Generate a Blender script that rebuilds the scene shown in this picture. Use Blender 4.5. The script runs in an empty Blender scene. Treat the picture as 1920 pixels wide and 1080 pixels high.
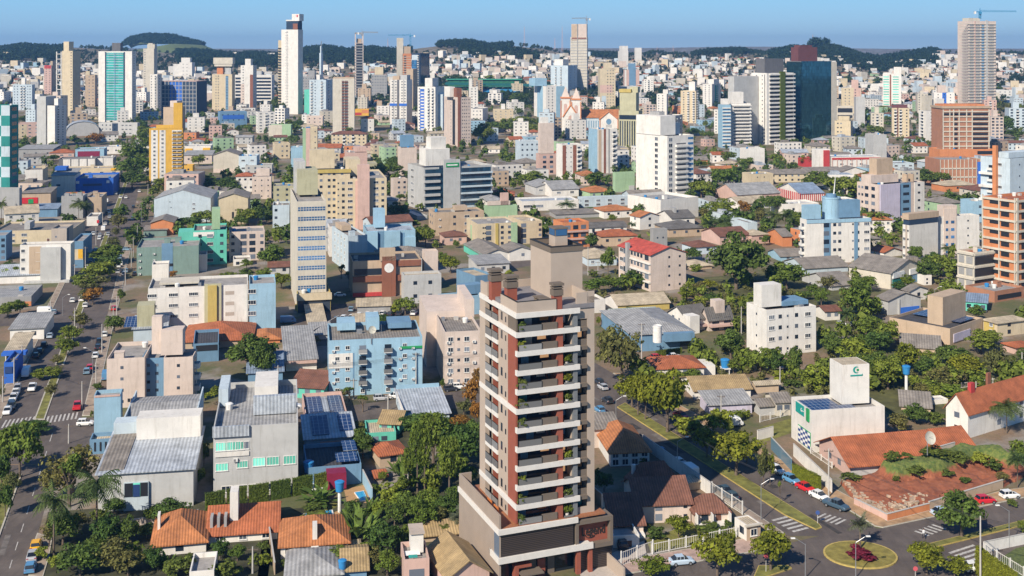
import bpy, math, random, re
from mathutils import Vector, Matrix
random.seed(7)
R=math.radians
# ------------------------------------------------------------------ camera, sky, sun, exposure
F=2150.0; HC=85.0; HV=95.0; CU=960.0          # focal length in photo pixels, camera height, horizon row, centre column
sc=bpy.context.scene
cam=bpy.data.cameras.new('camera'); camo=bpy.data.objects.new('camera',cam); sc.collection.objects.link(camo)
cam.sensor_width=36; cam.lens=36*F/1920; cam.shift_y=-(540-HV)/1920
cam.clip_end=60000; cam.clip_start=1
camo.location=(0,0,HC); camo.rotation_euler=(R(90),0,0); sc.camera=camo
SUN_EL=R(37); SHX,SHY=.56,.8285
w=bpy.data.worlds.new('World'); sc.world=w; w.use_nodes=True
nt=w.node_tree; bg=nt.nodes['Background']; sky=nt.nodes.new('ShaderNodeTexSky'); sky.sky_type='NISHITA'
sky.sun_disc=False; sky.sun_elevation=SUN_EL; sky.sun_rotation=math.atan2(-SHX,-SHY); sky.altitude=600; sky.air_density=1.0; sky.dust_density=.0; sky.ozone_density=2.2
tcw=nt.nodes.new('ShaderNodeTexCoord'); sxw=nt.nodes.new('ShaderNodeSeparateXYZ'); nt.links.new(tcw.outputs['Generated'],sxw.inputs[0])
rw=nt.nodes.new('ShaderNodeValToRGB'); e=rw.color_ramp.elements; e[0].position=.0; e[0].color=(.29,.49,.72,1); e[1].position=.07; e[1].color=(.155,.50,.82,1); e2=e.new(.30); e2.color=(.032,.13,.36,1); e3=e.new(1.0); e3.color=(.012,.065,.22,1)
nt.links.new(sxw.outputs[2],rw.inputs[0]); ml=nt.nodes.new('ShaderNodeVectorMath'); ml.operation='SCALE'; ml.inputs[3].default_value=13.5; nt.links.new(rw.outputs[0],ml.inputs[0])
tn=nt.nodes.new('ShaderNodeMix'); tn.data_type='RGBA'; tn.inputs[0].default_value=.8
nt.links.new(sky.outputs[0],tn.inputs[6]); nt.links.new(ml.outputs[0],tn.inputs[7]); nt.links.new(tn.outputs[2],bg.inputs[0]); bg.inputs[1].default_value=.07
sl=bpy.data.lights.new('sun','SUN'); sl.energy=5.0; sl.angle=R(.5); sl.color=(1,.90,.755)
so=bpy.data.objects.new('sun',sl); sc.collection.objects.link(so)
so.rotation_euler=Vector((SHX*math.cos(SUN_EL),SHY*math.cos(SUN_EL),-math.sin(SUN_EL))).to_track_quat('-Z','Y').to_euler()
sc.view_settings.view_transform='Standard'; sc.view_settings.look='None'; sc.view_settings.exposure=.46; sc.view_settings.gamma=1
sc.cycles.max_bounces=4; sc.cycles.diffuse_bounces=2; sc.cycles.glossy_bounces=2; sc.cycles.transparent_max_bounces=4; sc.cycles.volume_bounces=0

COL=sc.collection
ACC=R(21.3)                                    # the street grid's turn
# ------------------------------------------------------------------ terrain
RIDGE=[(-900,90),(-200,90),(0,93),(50,89),(90,91),(150,90),(230,95),(300,99),(380,100),(440,106),(480,104),(520,107),(570,97),(610,93),(650,99),(700,95),(740,99),(790,90),(830,84),(880,83),(920,90),(960,86),(1000,90),(1040,95),(1070,103),(1120,105),(1170,106),(1230,99),(1280,104),(1330,99),(1390,97),(1440,103),(1480,94),(1540,92),(1600,106),(1650,112),(1700,104),(1740,98),(1790,100),(1840,108),(1880,100),(1930,103),(2100,104),(2900,104)]
def lerp_tab(tab,x):
    if x<=tab[0][0]: return tab[0][1]
    for (a,b),(c,d) in zip(tab,tab[1:]):
        if x<=c: return b+(d-b)*(x-a)/(c-a)
    return tab[-1][1]
YR=3000.0
def G(X,Y):
    if Y<1050: return 0.0
    u=CU+F*X/Y
    zr=HC-(lerp_tab(RIDGE,u)-HV)*YR/F
    if Y<=YR:
        t=(Y-1050)/(YR-1050); s=t*t*(3-2*t)
        z=zr*s
        und=5*math.sin(X*.006+1)*math.sin(Y*.0045)+3*math.sin(X*.013+Y*.009)
        return z+und*min(1,t*3)*(1-t)
    t=min(1,(Y-YR)/900)
    z=zr*(1-t)+(-10)*t
    if Y>5200: z=max(z,-10+(108+7*math.sin(X*.0013)+4*math.sin(X*.004+2))*min(1,(Y-5200)/1500))
    return z
def place(u,v):
    Y=F*HC/max(v-HV,1)
    if Y<1050: return (u-CU)*Y/F,Y,0.0
    Y=1000.0
    while Y<YR:
        X=(u-CU)*Y/F
        if HV+F*(HC-G(X,Y))/Y<=v: break
        Y+=8
    X=(u-CU)*Y/F
    return X,Y,G(X,Y)
def proj(X,Y,Z): return CU+F*X/Y, HV+F*(HC-Z)/Y
# ------------------------------------------------------------------ materials
MATS={}
def newmat(name):
    m=bpy.data.materials.new(name); m.use_nodes=True
    n=m.node_tree.nodes; l=m.node_tree.links
    return m,n,l,n['Principled BSDF']
def noise(n,l,scale,detail=4,vec=None,rough=.6):
    t=n.new('ShaderNodeTexNoise'); t.inputs['Scale'].default_value=scale; t.inputs['Detail'].default_value=detail; t.inputs['Roughness'].default_value=rough
    if vec is not None: l.new(vec,t.inputs['Vector'])
    return t.outputs['Fac']
def ramp(n,l,fac,p0,c0,p1,c1):
    r=n.new('ShaderNodeValToRGB'); e=r.color_ramp.elements
    e[0].position=p0; e[0].color=(*c0,1); e[1].position=p1; e[1].color=(*c1,1); l.new(fac,r.inputs[0]); return r.outputs[0]
def mix(n,l,fac,a,b,mode='MIX'):
    m=n.new('ShaderNodeMix'); m.data_type='RGBA'; m.blend_type=mode
    for s,x in ((0,fac),(6,a),(7,b)):
        if isinstance(x,(int,float)): m.inputs[s].default_value=x
        elif isinstance(x,tuple): m.inputs[s].default_value=(*x,1)
        else: l.new(x,m.inputs[s])
    return m.outputs[2]
def coords(n,l,scale=(1,1,1),kind='Object'):
    t=n.new('ShaderNodeTexCoord'); mp=n.new('ShaderNodeMapping'); mp.inputs['Scale'].default_value=scale
    l.new(t.outputs[kind],mp.inputs[0]); return mp.outputs[0]
def sc3(c,k): return tuple(min(1,x*k) for x in c)
WALLC=dict(W=(.76,.73,.68),C=(.62,.52,.36),B=(.50,.38,.27),P=(.60,.41,.35),Q=(.64,.53,.46),G=(.50,.50,.49),H=(.34,.34,.34),D=(.14,.14,.15),L=(.31,.49,.62),S=(.15,.28,.42),A=(.52,.61,.67),
 Y=(.72,.42,.06),O=(.62,.24,.10),o=(.42,.20,.12),R=(.50,.05,.05),M=(.13,.54,.42),V=(.19,.28,.25),N=(.26,.10,.06),T=(.47,.40,.34),K=(.02,.045,.09),U=(.03,.14,.55),E=(.46,.44,.29),I=(.02,.24,.22),Z=(.56,.52,.64),X=(.60,.55,.46),J=(.36,.52,.32),F=(.52,.40,.12),a=(.15,.055,.06))
def wall(k):
    key='wall_'+k
    if key in MATS: return MATS[key]
    m,n,l,p=newmat('painted_wall_'+k); c=WALLC[k]
    v=coords(n,l); v2=coords(n,l,(1.2,1.2,.12))
    b=ramp(n,l,noise(n,l,.22,6,v,.7),.3,sc3(c,.80),.66,c)
    st=ramp(n,l,noise(n,l,.9,6,v2,.7),.30,(.62,.60,.56),.47,(1,1,1))
    o=n.new('ShaderNodeObjectInfo'); hr=ramp(n,l,o.outputs['Random'],0,(.90,.90,.90),1,(1.0,1.0,1.0))
    b=mix(n,l,.6,b,st,'MULTIPLY'); b=mix(n,l,1.0,b,hr,'MULTIPLY')
    l.new(b,p.inputs['Base Color']); p.inputs['Roughness'].default_value=.85
    MATS[key]=m; return m
ROOFC=dict(t=(.44,.135,.055),o=(.50,.19,.07),r=(.55,.09,.06),n=(.22,.095,.062),e=(.27,.24,.21),g=(.36,.36,.36),m=(.46,.50,.55),f=(.34,.32,.30),k=(.07,.07,.08),w=(.72,.70,.66),b=(.25,.33,.45),y=(.42,.30,.15),c=(.55,.46,.33),s=(.36,.42,.40),d=(.16,.15,.14))
def roofmat(k,ax='x'):
    key='roof_'+k+ax
    if key in MATS: return MATS[key]
    m,n,l,p=newmat('roof_'+k+'_'+ax); c=ROOFC[k]
    v=coords(n,l); b=ramp(n,l,noise(n,l,.35,6,v,.75),.30,sc3(c,.48),.68,sc3(c,1.12))
    b2=mix(n,l,ramp(n,l,noise(n,l,1.6,4,v),.5,(0,0,0),.75,(.5,.5,.5)),b,sc3(c,.5))
    if k not in 'f':
        wv=n.new('ShaderNodeTexWave'); wv.bands_direction='X' if ax=='x' else 'Y'
        wv.inputs['Scale'].default_value=.65 if k in 'tonrcy' else .45; wv.inputs['Distortion'].default_value=.6 if k in 'tonrcy' else .1; wv.inputs['Detail'].default_value=1
        l.new(v,wv.inputs[0])
        st=ramp(n,l,wv.outputs['Fac'],.15,(.72,.72,.72),.7,(1.05,1.05,1.05)); b2=mix(n,l,.8,b2,st,'MULTIPLY')
        bp=n.new('ShaderNodeBump'); bp.inputs['Strength'].default_value=.5; bp.inputs['Distance'].default_value=.1; l.new(wv.outputs['Fac'],bp.inputs['Height']); l.new(bp.outputs[0],p.inputs['Normal'])
    l.new(b2,p.inputs['Base Color']); p.inputs['Roughness'].default_value=.45 if k=='m' else .8
    MATS[key]=m; return m
def flat(name,c,rough=.7,metal=0,var=.12,scale=1.5,kind='Object'):
    if name in MATS: return MATS[name]
    m,n,l,p=newmat(name)
    v=coords(n,l,kind=kind); b=ramp(n,l,noise(n,l,scale,5,v),.3,sc3(c,1-var*1.5),.7,sc3(c,1+var*.5)); l.new(b,p.inputs['Base Color'])
    p.inputs['Roughness'].default_value=rough; p.inputs['Metallic'].default_value=metal
    MATS[name]=m; return m
def glassmat(name='window_glass',c=(.018,.028,.045),rough=.12):
    if name in MATS: return MATS[name]
    m,n,l,p=newmat(name)
    o=n.new('ShaderNodeObjectInfo'); b=ramp(n,l,o.outputs['Random'],.5,c,1,tuple(x*3+.13 for x in c) if name=='window_glass' else tuple(x*2+.02 for x in c))
    l.new(b,p.inputs['Base Color']); p.inputs['Roughness'].default_value=rough; MATS[name]=m; return m
def facade_glass(name,c,c2,sx,sz,rough=.08):
    if name in MATS: return MATS[name]
    m,n,l,p=newmat(name)
    v=coords(n,l); br=n.new('ShaderNodeTexBrick'); br.offset=0; br.inputs['Scale'].default_value=1; br.inputs['Brick Width'].default_value=sx; br.inputs['Row Height'].default_value=sz; br.inputs['Mortar Size'].default_value=.07
    br.inputs['Color1'].default_value=(*c,1); br.inputs['Color2'].default_value=(*sc3(c,1.9),1); br.inputs['Mortar'].default_value=(*c2,1)
    cx=n.new('ShaderNodeSeparateXYZ'); l.new(v,cx.inputs[0]); ad=n.new('ShaderNodeMath'); l.new(cx.outputs[0],ad.inputs[0]); l.new(cx.outputs[1],ad.inputs[1]); cb=n.new('ShaderNodeCombineXYZ'); l.new(ad.outputs[0],cb.inputs[0]); l.new(cx.outputs[2],cb.inputs[1]); l.new(cb.outputs[0],br.inputs[0])
    l.new(br.outputs[0],p.inputs['Base Color']); p.inputs['Roughness'].default_value=rough
    if rough<.06:
        p.inputs['Metallic'].default_value=.85; bp=n.new('ShaderNodeBump'); bp.inputs['Strength'].default_value=.2; l.new(noise(n,l,.25,3,v),bp.inputs['Height']); l.new(bp.outputs[0],p.inputs['Normal'])
    MATS[name]=m; return m
LEAFC=dict(r=(.145,.20,.032),d=(.085,.14,.03),y=(.165,.195,.02),o=(.145,.15,.05),p=(.09,.13,.04),u=(.30,.15,.03),s=(.11,.15,.03),g=(.21,.26,.035),k=(.13,.20,.04),a=(.22,.17,.10),f=(.032,.062,.028),h=(.11,.15,.025),m=(.20,.02,.05),w=(.13,.15,.10))
def leafmat(k):
    key='leaf_'+k
    if key in MATS: return MATS[key]
    m,n,l,p=newmat('foliage_'+k); c=LEAFC[k]
    gi=n.new('ShaderNodeNewGeometry'); b=ramp(n,l,gi.outputs['Random Per Island'],0,sc3(c,.5),1,sc3(c,1.55))
    o=n.new('ShaderNodeObjectInfo'); hr=ramp(n,l,o.outputs['Random'],0,(.72,.82,.8),1,(1.25,1.1,1.0)); b=mix(n,l,1.0,b,hr,'MULTIPLY')
    v=coords(n,l); b=mix(n,l,.6,b,ramp(n,l,noise(n,l,3.0,2,v),.35,(.55,.6,.6),.65,(1.2,1.15,1)),'MULTIPLY')
    l.new(b,p.inputs['Base Color']); p.inputs['Roughness'].default_value=.75; p.inputs['Specular IOR Level'].default_value=.25
    tr=n.new('ShaderNodeBsdfTranslucent'); l.new(b,tr.inputs[0]); ms=n.new('ShaderNodeMixShader'); ms.inputs[0].default_value=.3
    l.new(p.outputs[0],ms.inputs[1]); l.new(tr.outputs[0],ms.inputs[2]); l.new(ms.outputs[0],n['Material Output'].inputs[0])
    MATS[key]=m; return m
# ------------------------------------------------------------------ mesh helper
class MB:
    def __init__(s): s.v=[]; s.f=[]; s.m=[]
    def quad(s,a,b,c,d,mi=0):
        i=len(s.v); s.v+=[a,b,c,d]; s.f.append((i,i+1,i+2,i+3)); s.m.append(mi)
    def tri(s,a,b,c,mi=0):
        i=len(s.v); s.v+=[a,b,c]; s.f.append((i,i+1,i+2)); s.m.append(mi)
    def box(s,x0,x1,y0,y1,z0,z1,mi=0,top=True,bot=True):
        i=len(s.v); s.v+=[(x0,y0,z0),(x1,y0,z0),(x1,y1,z0),(x0,y1,z0),(x0,y0,z1),(x1,y0,z1),(x1,y1,z1),(x0,y1,z1)]
        fs=[(0,1,5,4),(1,2,6,5),(2,3,7,6),(3,0,4,7)]
        if top: fs.append((4,5,6,7))
        if bot: fs.append((3,2,1,0))
        for f in fs: s.f.append(tuple(i+k for k in f)); s.m.append(mi)
    def prism(s,poly,z0,z1,mi=0,bot=False):
        n=len(poly); i=len(s.v); s.v+=[(x,y,z0) for x,y in poly]+[(x,y,z1) for x,y in poly]
        for k in range(n): s.f.append((i+k,i+(k+1)%n,i+n+(k+1)%n,i+n+k)); s.m.append(mi)
        s.f.append(tuple(i+n+k for k in range(n))); s.m.append(mi)
        if bot: s.f.append(tuple(i+n-1-k for k in range(n))); s.m.append(mi)
    def tube(s,p,q,r0,r1,n=6,mi=0,cap=True):
        p=Vector(p); q=Vector(q); d=(q-p); 
        if d.length<1e-6: return
        d.normalize(); a=d.orthogonal().normalized(); b=d.cross(a); i=len(s.v)
        for c,r in ((p,r0),(q,r1)):
            for k in range(n):
                t=2*math.pi*k/n; s.v.append(tuple(c+a*(r*math.cos(t))+b*(r*math.sin(t))))
        for k in range(n): s.f.append((i+k,i+(k+1)%n,i+n+(k+1)%n,i+n+k)); s.m.append(mi)
        if cap: s.f.append(tuple(i+n+k for k in range(n))); s.m.append(mi); s.f.append(tuple(i+n-1-k for k in range(n))); s.m.append(mi)
    def lathe(s,prof,n=16,cx=0,cy=0,mi=0):
        i=len(s.v)
        for r,z in prof:
            for k in range(n):
                t=2*math.pi*k/n; s.v.append((cx+r*math.cos(t),cy+r*math.sin(t),z))
        for j in range(len(prof)-1):
            for k in range(n):
                a=i+j*n+k; b=i+j*n+(k+1)%n; s.f.append((a,b,b+n,a+n)); s.m.append(mi)
        j=len(prof)-1; s.f.append(tuple(i+j*n+k for k in range(n))); s.m.append(mi)
    def merge(s,me,M):
        i=len(s.v); s.v+=[tuple(M@v.co) for v in me.vertices]
        for p in me.polygons: s.f.append(tuple(i+k for k in p.vertices)); s.m.append(p.material_index)
    def mesh(s,name,mats):
        me=bpy.data.meshes.new(name); me.from_pydata(s.v,[],s.f)
        if not isinstance(mats,(list,tuple)): mats=[mats]
        for m in mats: me.materials.append(m)
        if len(mats)>1: me.polygons.foreach_set('material_index',s.m)
        me.update(); return me
    def build(s,name,mats,parent=None,loc=(0,0,0),rz=0): return link(name,s.mesh(name,mats),parent,loc,rz)
def link(name,me,parent=None,loc=(0,0,0),rz=0):
    o=bpy.data.objects.new(name,me); COL.objects.link(o); o.location=loc
    if rz: o.rotation_euler=(0,0,rz)
    if parent is not None: o.parent=parent
    return o
TAGGED=[]                                      # every top-level thing, for labels that need an ordinal
def tag(o,label,cat,group=None,auto=False):
    o['label']=label; o['category']=cat
    if group: o['group']=group
    TAGGED.append((o,auto)); return o
def empty(name,loc,rz=0):
    o=bpy.data.objects.new(name,None); COL.objects.link(o); o.location=loc; o.rotation_euler=(0,0,rz); o.empty_display_size=.5; return o
def struct(o): o['kind']='structure'; return o
def stuff(o): o['kind']='stuff'; return o
# ------------------------------------------------------------------ window kinds, each mesh shared by its copies; they face -y, origin in the middle
WCACHE={}; PANE={}; NEARW='wgtqjh'
def put_window(nm,me,root,loc,rz,near):
    k=('n',)+eval(me['k']) if near and 'k' in me.keys() else None
    if k in PANE: o=link(nm,WCACHE[k],root,loc,rz); link('pane',PANE[k],o); return o
    return link(nm,me,root,loc,rz)
def M_(k):
    return dict(frame=lambda:flat('white_frame',(.72,.71,.68),.5),glass=glassmat,dark=lambda:flat('dark_opening',(.018,.02,.026),.5),green=lambda:glassmat('green_glass',(.12,.46,.36),.25),
     conc=lambda:flat('concrete',(.45,.43,.40),.85),rail=lambda:flat('white_rail',(.70,.69,.66),.6),brown=lambda:flat('brown_shutter',(.13,.055,.035),.6),metal=lambda:flat('grey_metal',(.35,.36,.38),.4,.5),railg=lambda:glassmat('railing_glass',(.15,.15,.15),.15),ac=lambda:flat('ac_white',(.66,.66,.64),.5),
     blueg=lambda:glassmat('blue_glass',(.03,.10,.22),.1))[k]()
WSIZE=dict(w=(1.35,1.25),d=(1.3,1.2),g=(2.6,1.5),s=(.7,.7),t=(2.4,1.3),h=(3.4,1.3),v=(1.2,1.3),b=(2.6,2.2),c=(2.6,2.2),l=(2.4,1.8),a=(.85,.6),q=(1.6,1.5),j=(4.6,1.5),x=(1.0,2.1),z=(3.4,2.4))
WNAME=dict(w='window',d='window',g='window',s='window',t='window',h='window',v='window',b='balcony',c='balcony',l='window',a='air_conditioner',q='window',j='window',x='door',z='garage_door')
def wmesh(k,sx=1,sz=1):
    key=(k,round(sx,1),round(sz,1))
    if key in WCACHE: return WCACHE[key]
    W,H=WSIZE[k]; W*=key[1]; H*=key[2]; a=MB(); x=W/2; z=H/2; t=.09
    if k in 'wgtqjh':
        for b in ((-x,x,-z,-z+t),(-x,x,z-t,z),(-x,-x+t,-z+t,z-t),(x-t,x,-z+t,z-t)): a.box(b[0],b[1],-.09,.05,b[2],b[3],0)
        a.box(-x-.06,x+.06,-.16,.05,-z-.08,-z-.005,0)
        nm={'w':1,'q':1,'g':3,'t':2,'j':5,'h':4}[k]
        for i in range(nm):
            xx=-x+t+(W-2*t)*(i+1)/(nm+1); a.box(xx-.035,xx+.035,-.075,.0,-z+t,z-t,0)
        if key[0] in NEARW: q=MB(); q.quad((-x+t,-.03,-z+t),(x-t,-.03,-z+t),(x-t,-.03,z-t),(-x+t,-.03,z-t)); PANE[('n',)+key]=q.mesh('pane',[M_('green' if k=='g' else 'glass')]); WCACHE[('n',)+key]=a.mesh('window',[M_('frame')])
        a.quad((-x+t,-.03,-z+t),(x-t,-.03,-z+t),(x-t,-.03,z-t),(-x+t,-.03,z-t),1)
        me=a.mesh('window',[M_('frame'),M_('green' if k=='g' else 'glass')]); me['k']=str(key)
    elif k in 'dsl':
        a.box(-x,x,-.04,.05,-z,z,0); me=a.mesh('window',[M_('glass')])
    elif k=='v':
        a.box(-x,x,-.08,.05,-z,z,0); a.quad((-x*.5,-.09,-z*.8),(x*.5,-.09,-z*.8),(x*.5,-.09,z*.8),(-x*.5,-.09,z*.8),1); me=a.mesh('window',[M_('brown'),M_('glass')])
    elif k in 'bc':
        a.box(-x*.8,x*.8,-.04,.05,-z,z*.95,0)
        a.box(-x,x,-1.2,.0,-z-.16,-z,1)
        if k=='b':
            a.box(-x,x,-1.2,-1.08,-z,-z+1.0,1); a.box(-x,-x+.1,-1.08,0,-z,-z+1.0,1); a.box(x-.1,x,-1.08,0,-z,-z+1.0,1)
        else:
            a.box(-x,x,-1.2,-1.16,-z,-z+.95,2); a.box(-x,x,-1.22,-1.14,-z+.95,-z+1.0,3); a.box(-x,-x+.04,-1.14,0,-z,-z+.95,2); a.box(x-.04,x,-1.14,0,-z,-z+.95,2)
        me=a.mesh('balcony',[M_('glass'),M_('rail'),M_('railg'),M_('metal')])
    elif k=='a':
        a.box(-x,x,-.42,.0,-z,z,0); a.quad((-x*.8,-.43,-z*.8),(x*.2,-.43,-z*.8),(x*.2,-.43,z*.8),(-x*.8,-.43,z*.8),1); me=a.mesh('air_conditioner',[M_('ac'),M_('metal')])
    elif k=='x':
        a.box(-x-.08,x+.08,-.06,.05,-z,z+.08,1); a.box(-x,x,-.09,.05,-z,z,0); me=a.mesh('door',[M_('brown'),M_('frame')])
    elif k=='z':
        a.box(-x,x,-.05,.05,-z,z,0)
        for i in range(6): a.box(-x,x,-.08,-.05,-z+H*i/6+.03,-z+H*(i+.7)/6,0)
        me=a.mesh('garage_door',[M_('metal')])
    WCACHE[key]=me; return me
def cols(s):
    out=[]
    for tok in s.split():
        m=re.match(r'^(\d+)([a-z])$',tok)
        if m:
            n=int(m[1]); out+=[(m[2],(i+.5)/n) for i in range(n)]
        else: out.append((tok[0],float(tok[1:])))
    return out
# ------------------------------------------------------------------ buildings, given by where their near corner and edges fall; all real geometry on the ground
FOOT=[]; SHORT=[]; SCREEN=[]
def wsolve(P,u,e):                             # length along e from P until column u
    k=u-CU; den=F*e[0]-k*e[1]
    return (k*P[1]-F*P[0])/den if abs(den)>1e-6 else 12
def roof_shape(mb,w,d,h,shape,rise,ov):
    x0,x1,y0,y1=-ov,w+ov,-ov,d+ov; t=.18
    if shape=='x':
        m=d/2; k=rise/m; e=h-ov*k
        mb.quad((x0,y0,e),(x1,y0,e),(x1,m,h+rise),(x0,m,h+rise)); mb.quad((x1,y1,e),(x0,y1,e),(x0,m,h+rise),(x1,m,h+rise))
        mb.quad((x0,y0,e-t),(x1,y0,e-t),(x1,y0,e),(x0,y0,e)); mb.quad((x0,y0,e-t),(x0,y0,e),(x0,m,h+rise),(x0,m,h+rise-t)); mb.quad((x0,y1,e),(x0,y1,e-t),(x0,m,h+rise-t),(x0,m,h+rise))
        mb.quad((x1,y0,e),(x1,y0,e-t),(x1,m,h+rise-t),(x1,m,h+rise)); mb.quad((x1,y1,e-t),(x1,y1,e),(x1,m,h+rise),(x1,m,h+rise-t))
        mb.quad((x0,y0,e-t),(x0,m,h+rise-t),(x1,m,h+rise-t),(x1,y0,e-t))
    elif shape=='y':
        m=w/2; k=rise/m; e=h-ov*k
        mb.quad((x0,y1,e),(x0,y0,e),(m,y0,h+rise),(m,y1,h+rise)); mb.quad((x1,y0,e),(x1,y1,e),(m,y1,h+rise),(m,y0,h+rise))
        mb.quad((x0,y1,e-t),(x0,y0,e-t),(x0,y0,e),(x0,y1,e)); mb.quad((x1,y0,e-t),(x1,y1,e-t),(x1,y1,e),(x1,y0,e))
        mb.quad((x0,y0,e),(x0,y0,e-t),(m,y0,h+rise-t),(m,y0,h+rise)); mb.quad((x1,y0,e-t),(x1,y0,e),(m,y0,h+rise),(m,y0,h+rise-t))
        mb.quad((x0,y0,e-t),(x0,y1,e-t),(m,y1,h+rise-t),(m,y0,h+rise-t)); mb.quad((x1,y1,e-t),(x1,y0,e-t),(m,y0,h+rise-t),(m,y1,h+rise-t))
    elif shape=='h':
        e=h-.15
        if w>=d:
            m=d/2+ov; a=(x0+m,d/2,h+rise); b=(x1-m,d/2,h+rise)
            mb.quad((x0,y0,e),(x1,y0,e),b,a); mb.quad((x1,y1,e),(x0,y1,e),a,b); mb.tri((x0,y1,e),(x0,y0,e),a); mb.tri((x1,y0,e),(x1,y1,e),b)
        else:
            m=w/2+ov; a=(w/2,y0+m,h+rise); b=(w/2,y1-m,h+rise)
            mb.tri((x0,y0,e),(x1,y0,e),a); mb.tri((x1,y1,e),(x0,y1,e),b); mb.quad((x0,y1,e),(x0,y0,e),a,b); mb.quad((x1,y0,e),(x1,y1,e),b,a)
        mb.box(x0,x1,y0,y1,e-.2,e-.004,0,top=False)
    elif shape=='s':                           # shed, falling to the front
        mb.box(0,1,0,1,0,1); v=mb.v[-8:]
        mb.v[-8:]=[(x0 if p[0]==0 else x1,y0 if p[1]==0 else y1,(h if p[1]==0 else h+rise)+(0 if p[2]==0 else t)) for p in v]
    elif shape=='v':                           # barrel vault, axis along y
        n=10
        for i in range(n):
            a0=math.pi*i/n; a1=math.pi*(i+1)/n; c=w/2; r=w/2+ov
            p=lambda a,y:(c-r*math.cos(a),y,h+rise*math.sin(a))
            mb.quad(p(a0,y1),p(a0,y0),p(a1,y0),p(a1,y1))
def proud(loc,rz,w,d,h,panels):              # windows sit on the outermost plain panel of their wall
    f='f' if rz==0 else 'l' if rz<0 else 'r'; fr=loc[0]/w if f=='f' else 1-loc[1]/d if f=='l' else loc[1]/d; o=0
    for pn in panels:
        pr=pn[7] if len(pn)>7 else .06
        if pn[0] in ('panel','lift_tower','upper') and pn[1]==f and pn[2]<fr<pn[3] and pn[4]*h<loc[2]<pn[5]*h and pr<3.1: o=max(o,pr)
    return (loc[0],loc[1]-o,loc[2]) if f=='f' else (loc[0]-o,loc[1],loc[2]) if f=='l' else (loc[0]+o,loc[1],loc[2])
def B(t,label,ul,uc,ur,vb,vt,wc,rc='ff',fl=4,FF='',LF='',name='apartment_building',cat='building',rot=None,dep=None,mode='L',boxes=(),panels=(),ws=(1,1),par=.8,rise=None,ov=.5,short=None,z0w=0,wins=(),Z0=None):
    ou,ov_=480*t[0],270*t[1]; X=lambda a:None if a is None else ou+a/4
    ul,uc,ur=X(ul),X(uc),X(ur); vb=ov_+vb/4; vt=ov_+vt/4
    if ur is None and mode=='L': ul,uc,ur=None,ul,uc
    A=ACC if rot is None else R(rot)
    Px,Py,Pz=place(uc,vb)
    ex=(math.cos(A),math.sin(A)); ey=(-math.sin(A),math.cos(A))
    if Z0 is not None: Pz=Z0
    h=(vb-vt)*Py/F
    if mode=='L':
        w=wsolve((Px,Py),ur,ex); d=wsolve((Px,Py),ul,ey) if ul is not None else (dep or 12)
        O=(Px,Py)
    else:
        w=-wsolve((Px,Py),ul,ex); d=wsolve((Px,Py),ur,ey) if ur is not None else (dep or 12)
        O=(Px-ex[0]*w,Py-ex[1]*w)
    if not (2.5<d<46) or (dep and (ul if mode=='L' else ur) is None): d=dep or (12 if d<0 or d>46 else 3)
    w=max(w,2)
    root=empty(name,(O[0],O[1],Pz),A); tag(root,label,cat)
    us=[proj(O[0]+ex[0]*a+ey[0]*b_,O[1]+ex[1]*a+ey[1]*b_,Pz)[0] for a in (0,w) for b_ in (0,d)]; SCREEN.append((min(us),max(us),vt,vb))
    c=(O[0]+ex[0]*w/2+ey[0]*d/2,O[1]+ex[1]*w/2+ey[1]*d/2); FOOT.append((c[0],c[1],w/2+1.0,d/2+1.0,A))
    if short: SHORT.append((short,)+proj(c[0],c[1],Pz)+(w*F/Py/2,c[0],c[1]))
    far=Py>900; dn=-4 if Py>1000 else 0
    wm=wall(wc); mb=MB(); shape=rc[1]; rm=roofmat(rc[0],'y' if shape=='y' else 'x')
    if rise is None: rise=.32*(d if shape=='x' else w if shape=='y' else min(w,d))/2*(1 if shape!='v' else .7)
    if shape=='f':
        p=min(par,h*.3); tk=.22
        mb.box(0,w,0,d,dn,h,0,top=False,bot=False)
        for q in ((0,w,0,tk),(0,w,d-tk,d),(0,tk,tk,d-tk),(w-tk,w,tk,d-tk)): mb.quad((q[0],q[2],h),(q[1],q[2],h),(q[1],q[3],h),(q[0],q[3],h))
        a=(tk,w-tk,tk,d-tk); zz=h-p
        mb.quad((a[0],a[2],zz),(a[0],a[2],h),(a[1],a[2],h),(a[1],a[2],zz)); mb.quad((a[0],a[3],zz),(a[1],a[3],zz),(a[1],a[3],h),(a[0],a[3],h))
        mb.quad((a[0],a[2],zz),(a[0],a[3],zz),(a[0],a[3],h),(a[0],a[2],h)); mb.quad((a[1],a[2],zz),(a[1],a[2],h),(a[1],a[3],h),(a[1],a[3],zz))
        r=MB(); r.box(tk+.004,w-tk-.004,tk+.004,d-tk-.004,zz-.2,zz); r.build('roof',rm,root)
    else:
        mb.box(0,w,0,d,dn,h-.02,0,bot=False)
        if shape=='x':
            for xx in (0,w): mb.tri((xx,0,h-.02),(xx,d,h-.02),(xx,d/2,h+rise-.05))
        if shape=='y':
            for yy in (0,d): mb.tri((0,yy,h-.02),(w,yy,h-.02),(w/2,yy,h+rise-.05))
        if shape=='v':
            for yy in (0.02,d-.02):
                i=len(mb.v); n=10; pts=[(w/2-w/2*math.cos(math.pi*k/n),yy,h+rise*math.sin(math.pi*k/n)-.03) for k in range(n+1)]; mb.v+=pts; mb.f.append(tuple(range(i,i+n+1))); mb.m.append(0)
        r=MB(); roof_shape(r,w,d,h,shape,rise,ov if not far else ov); r.build('roof',rm,root)
    mb.build('wall',wm,root)
    # openings
    fh=(h-(par if shape=='f' else 0)-z0w)/fl; per={}
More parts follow.
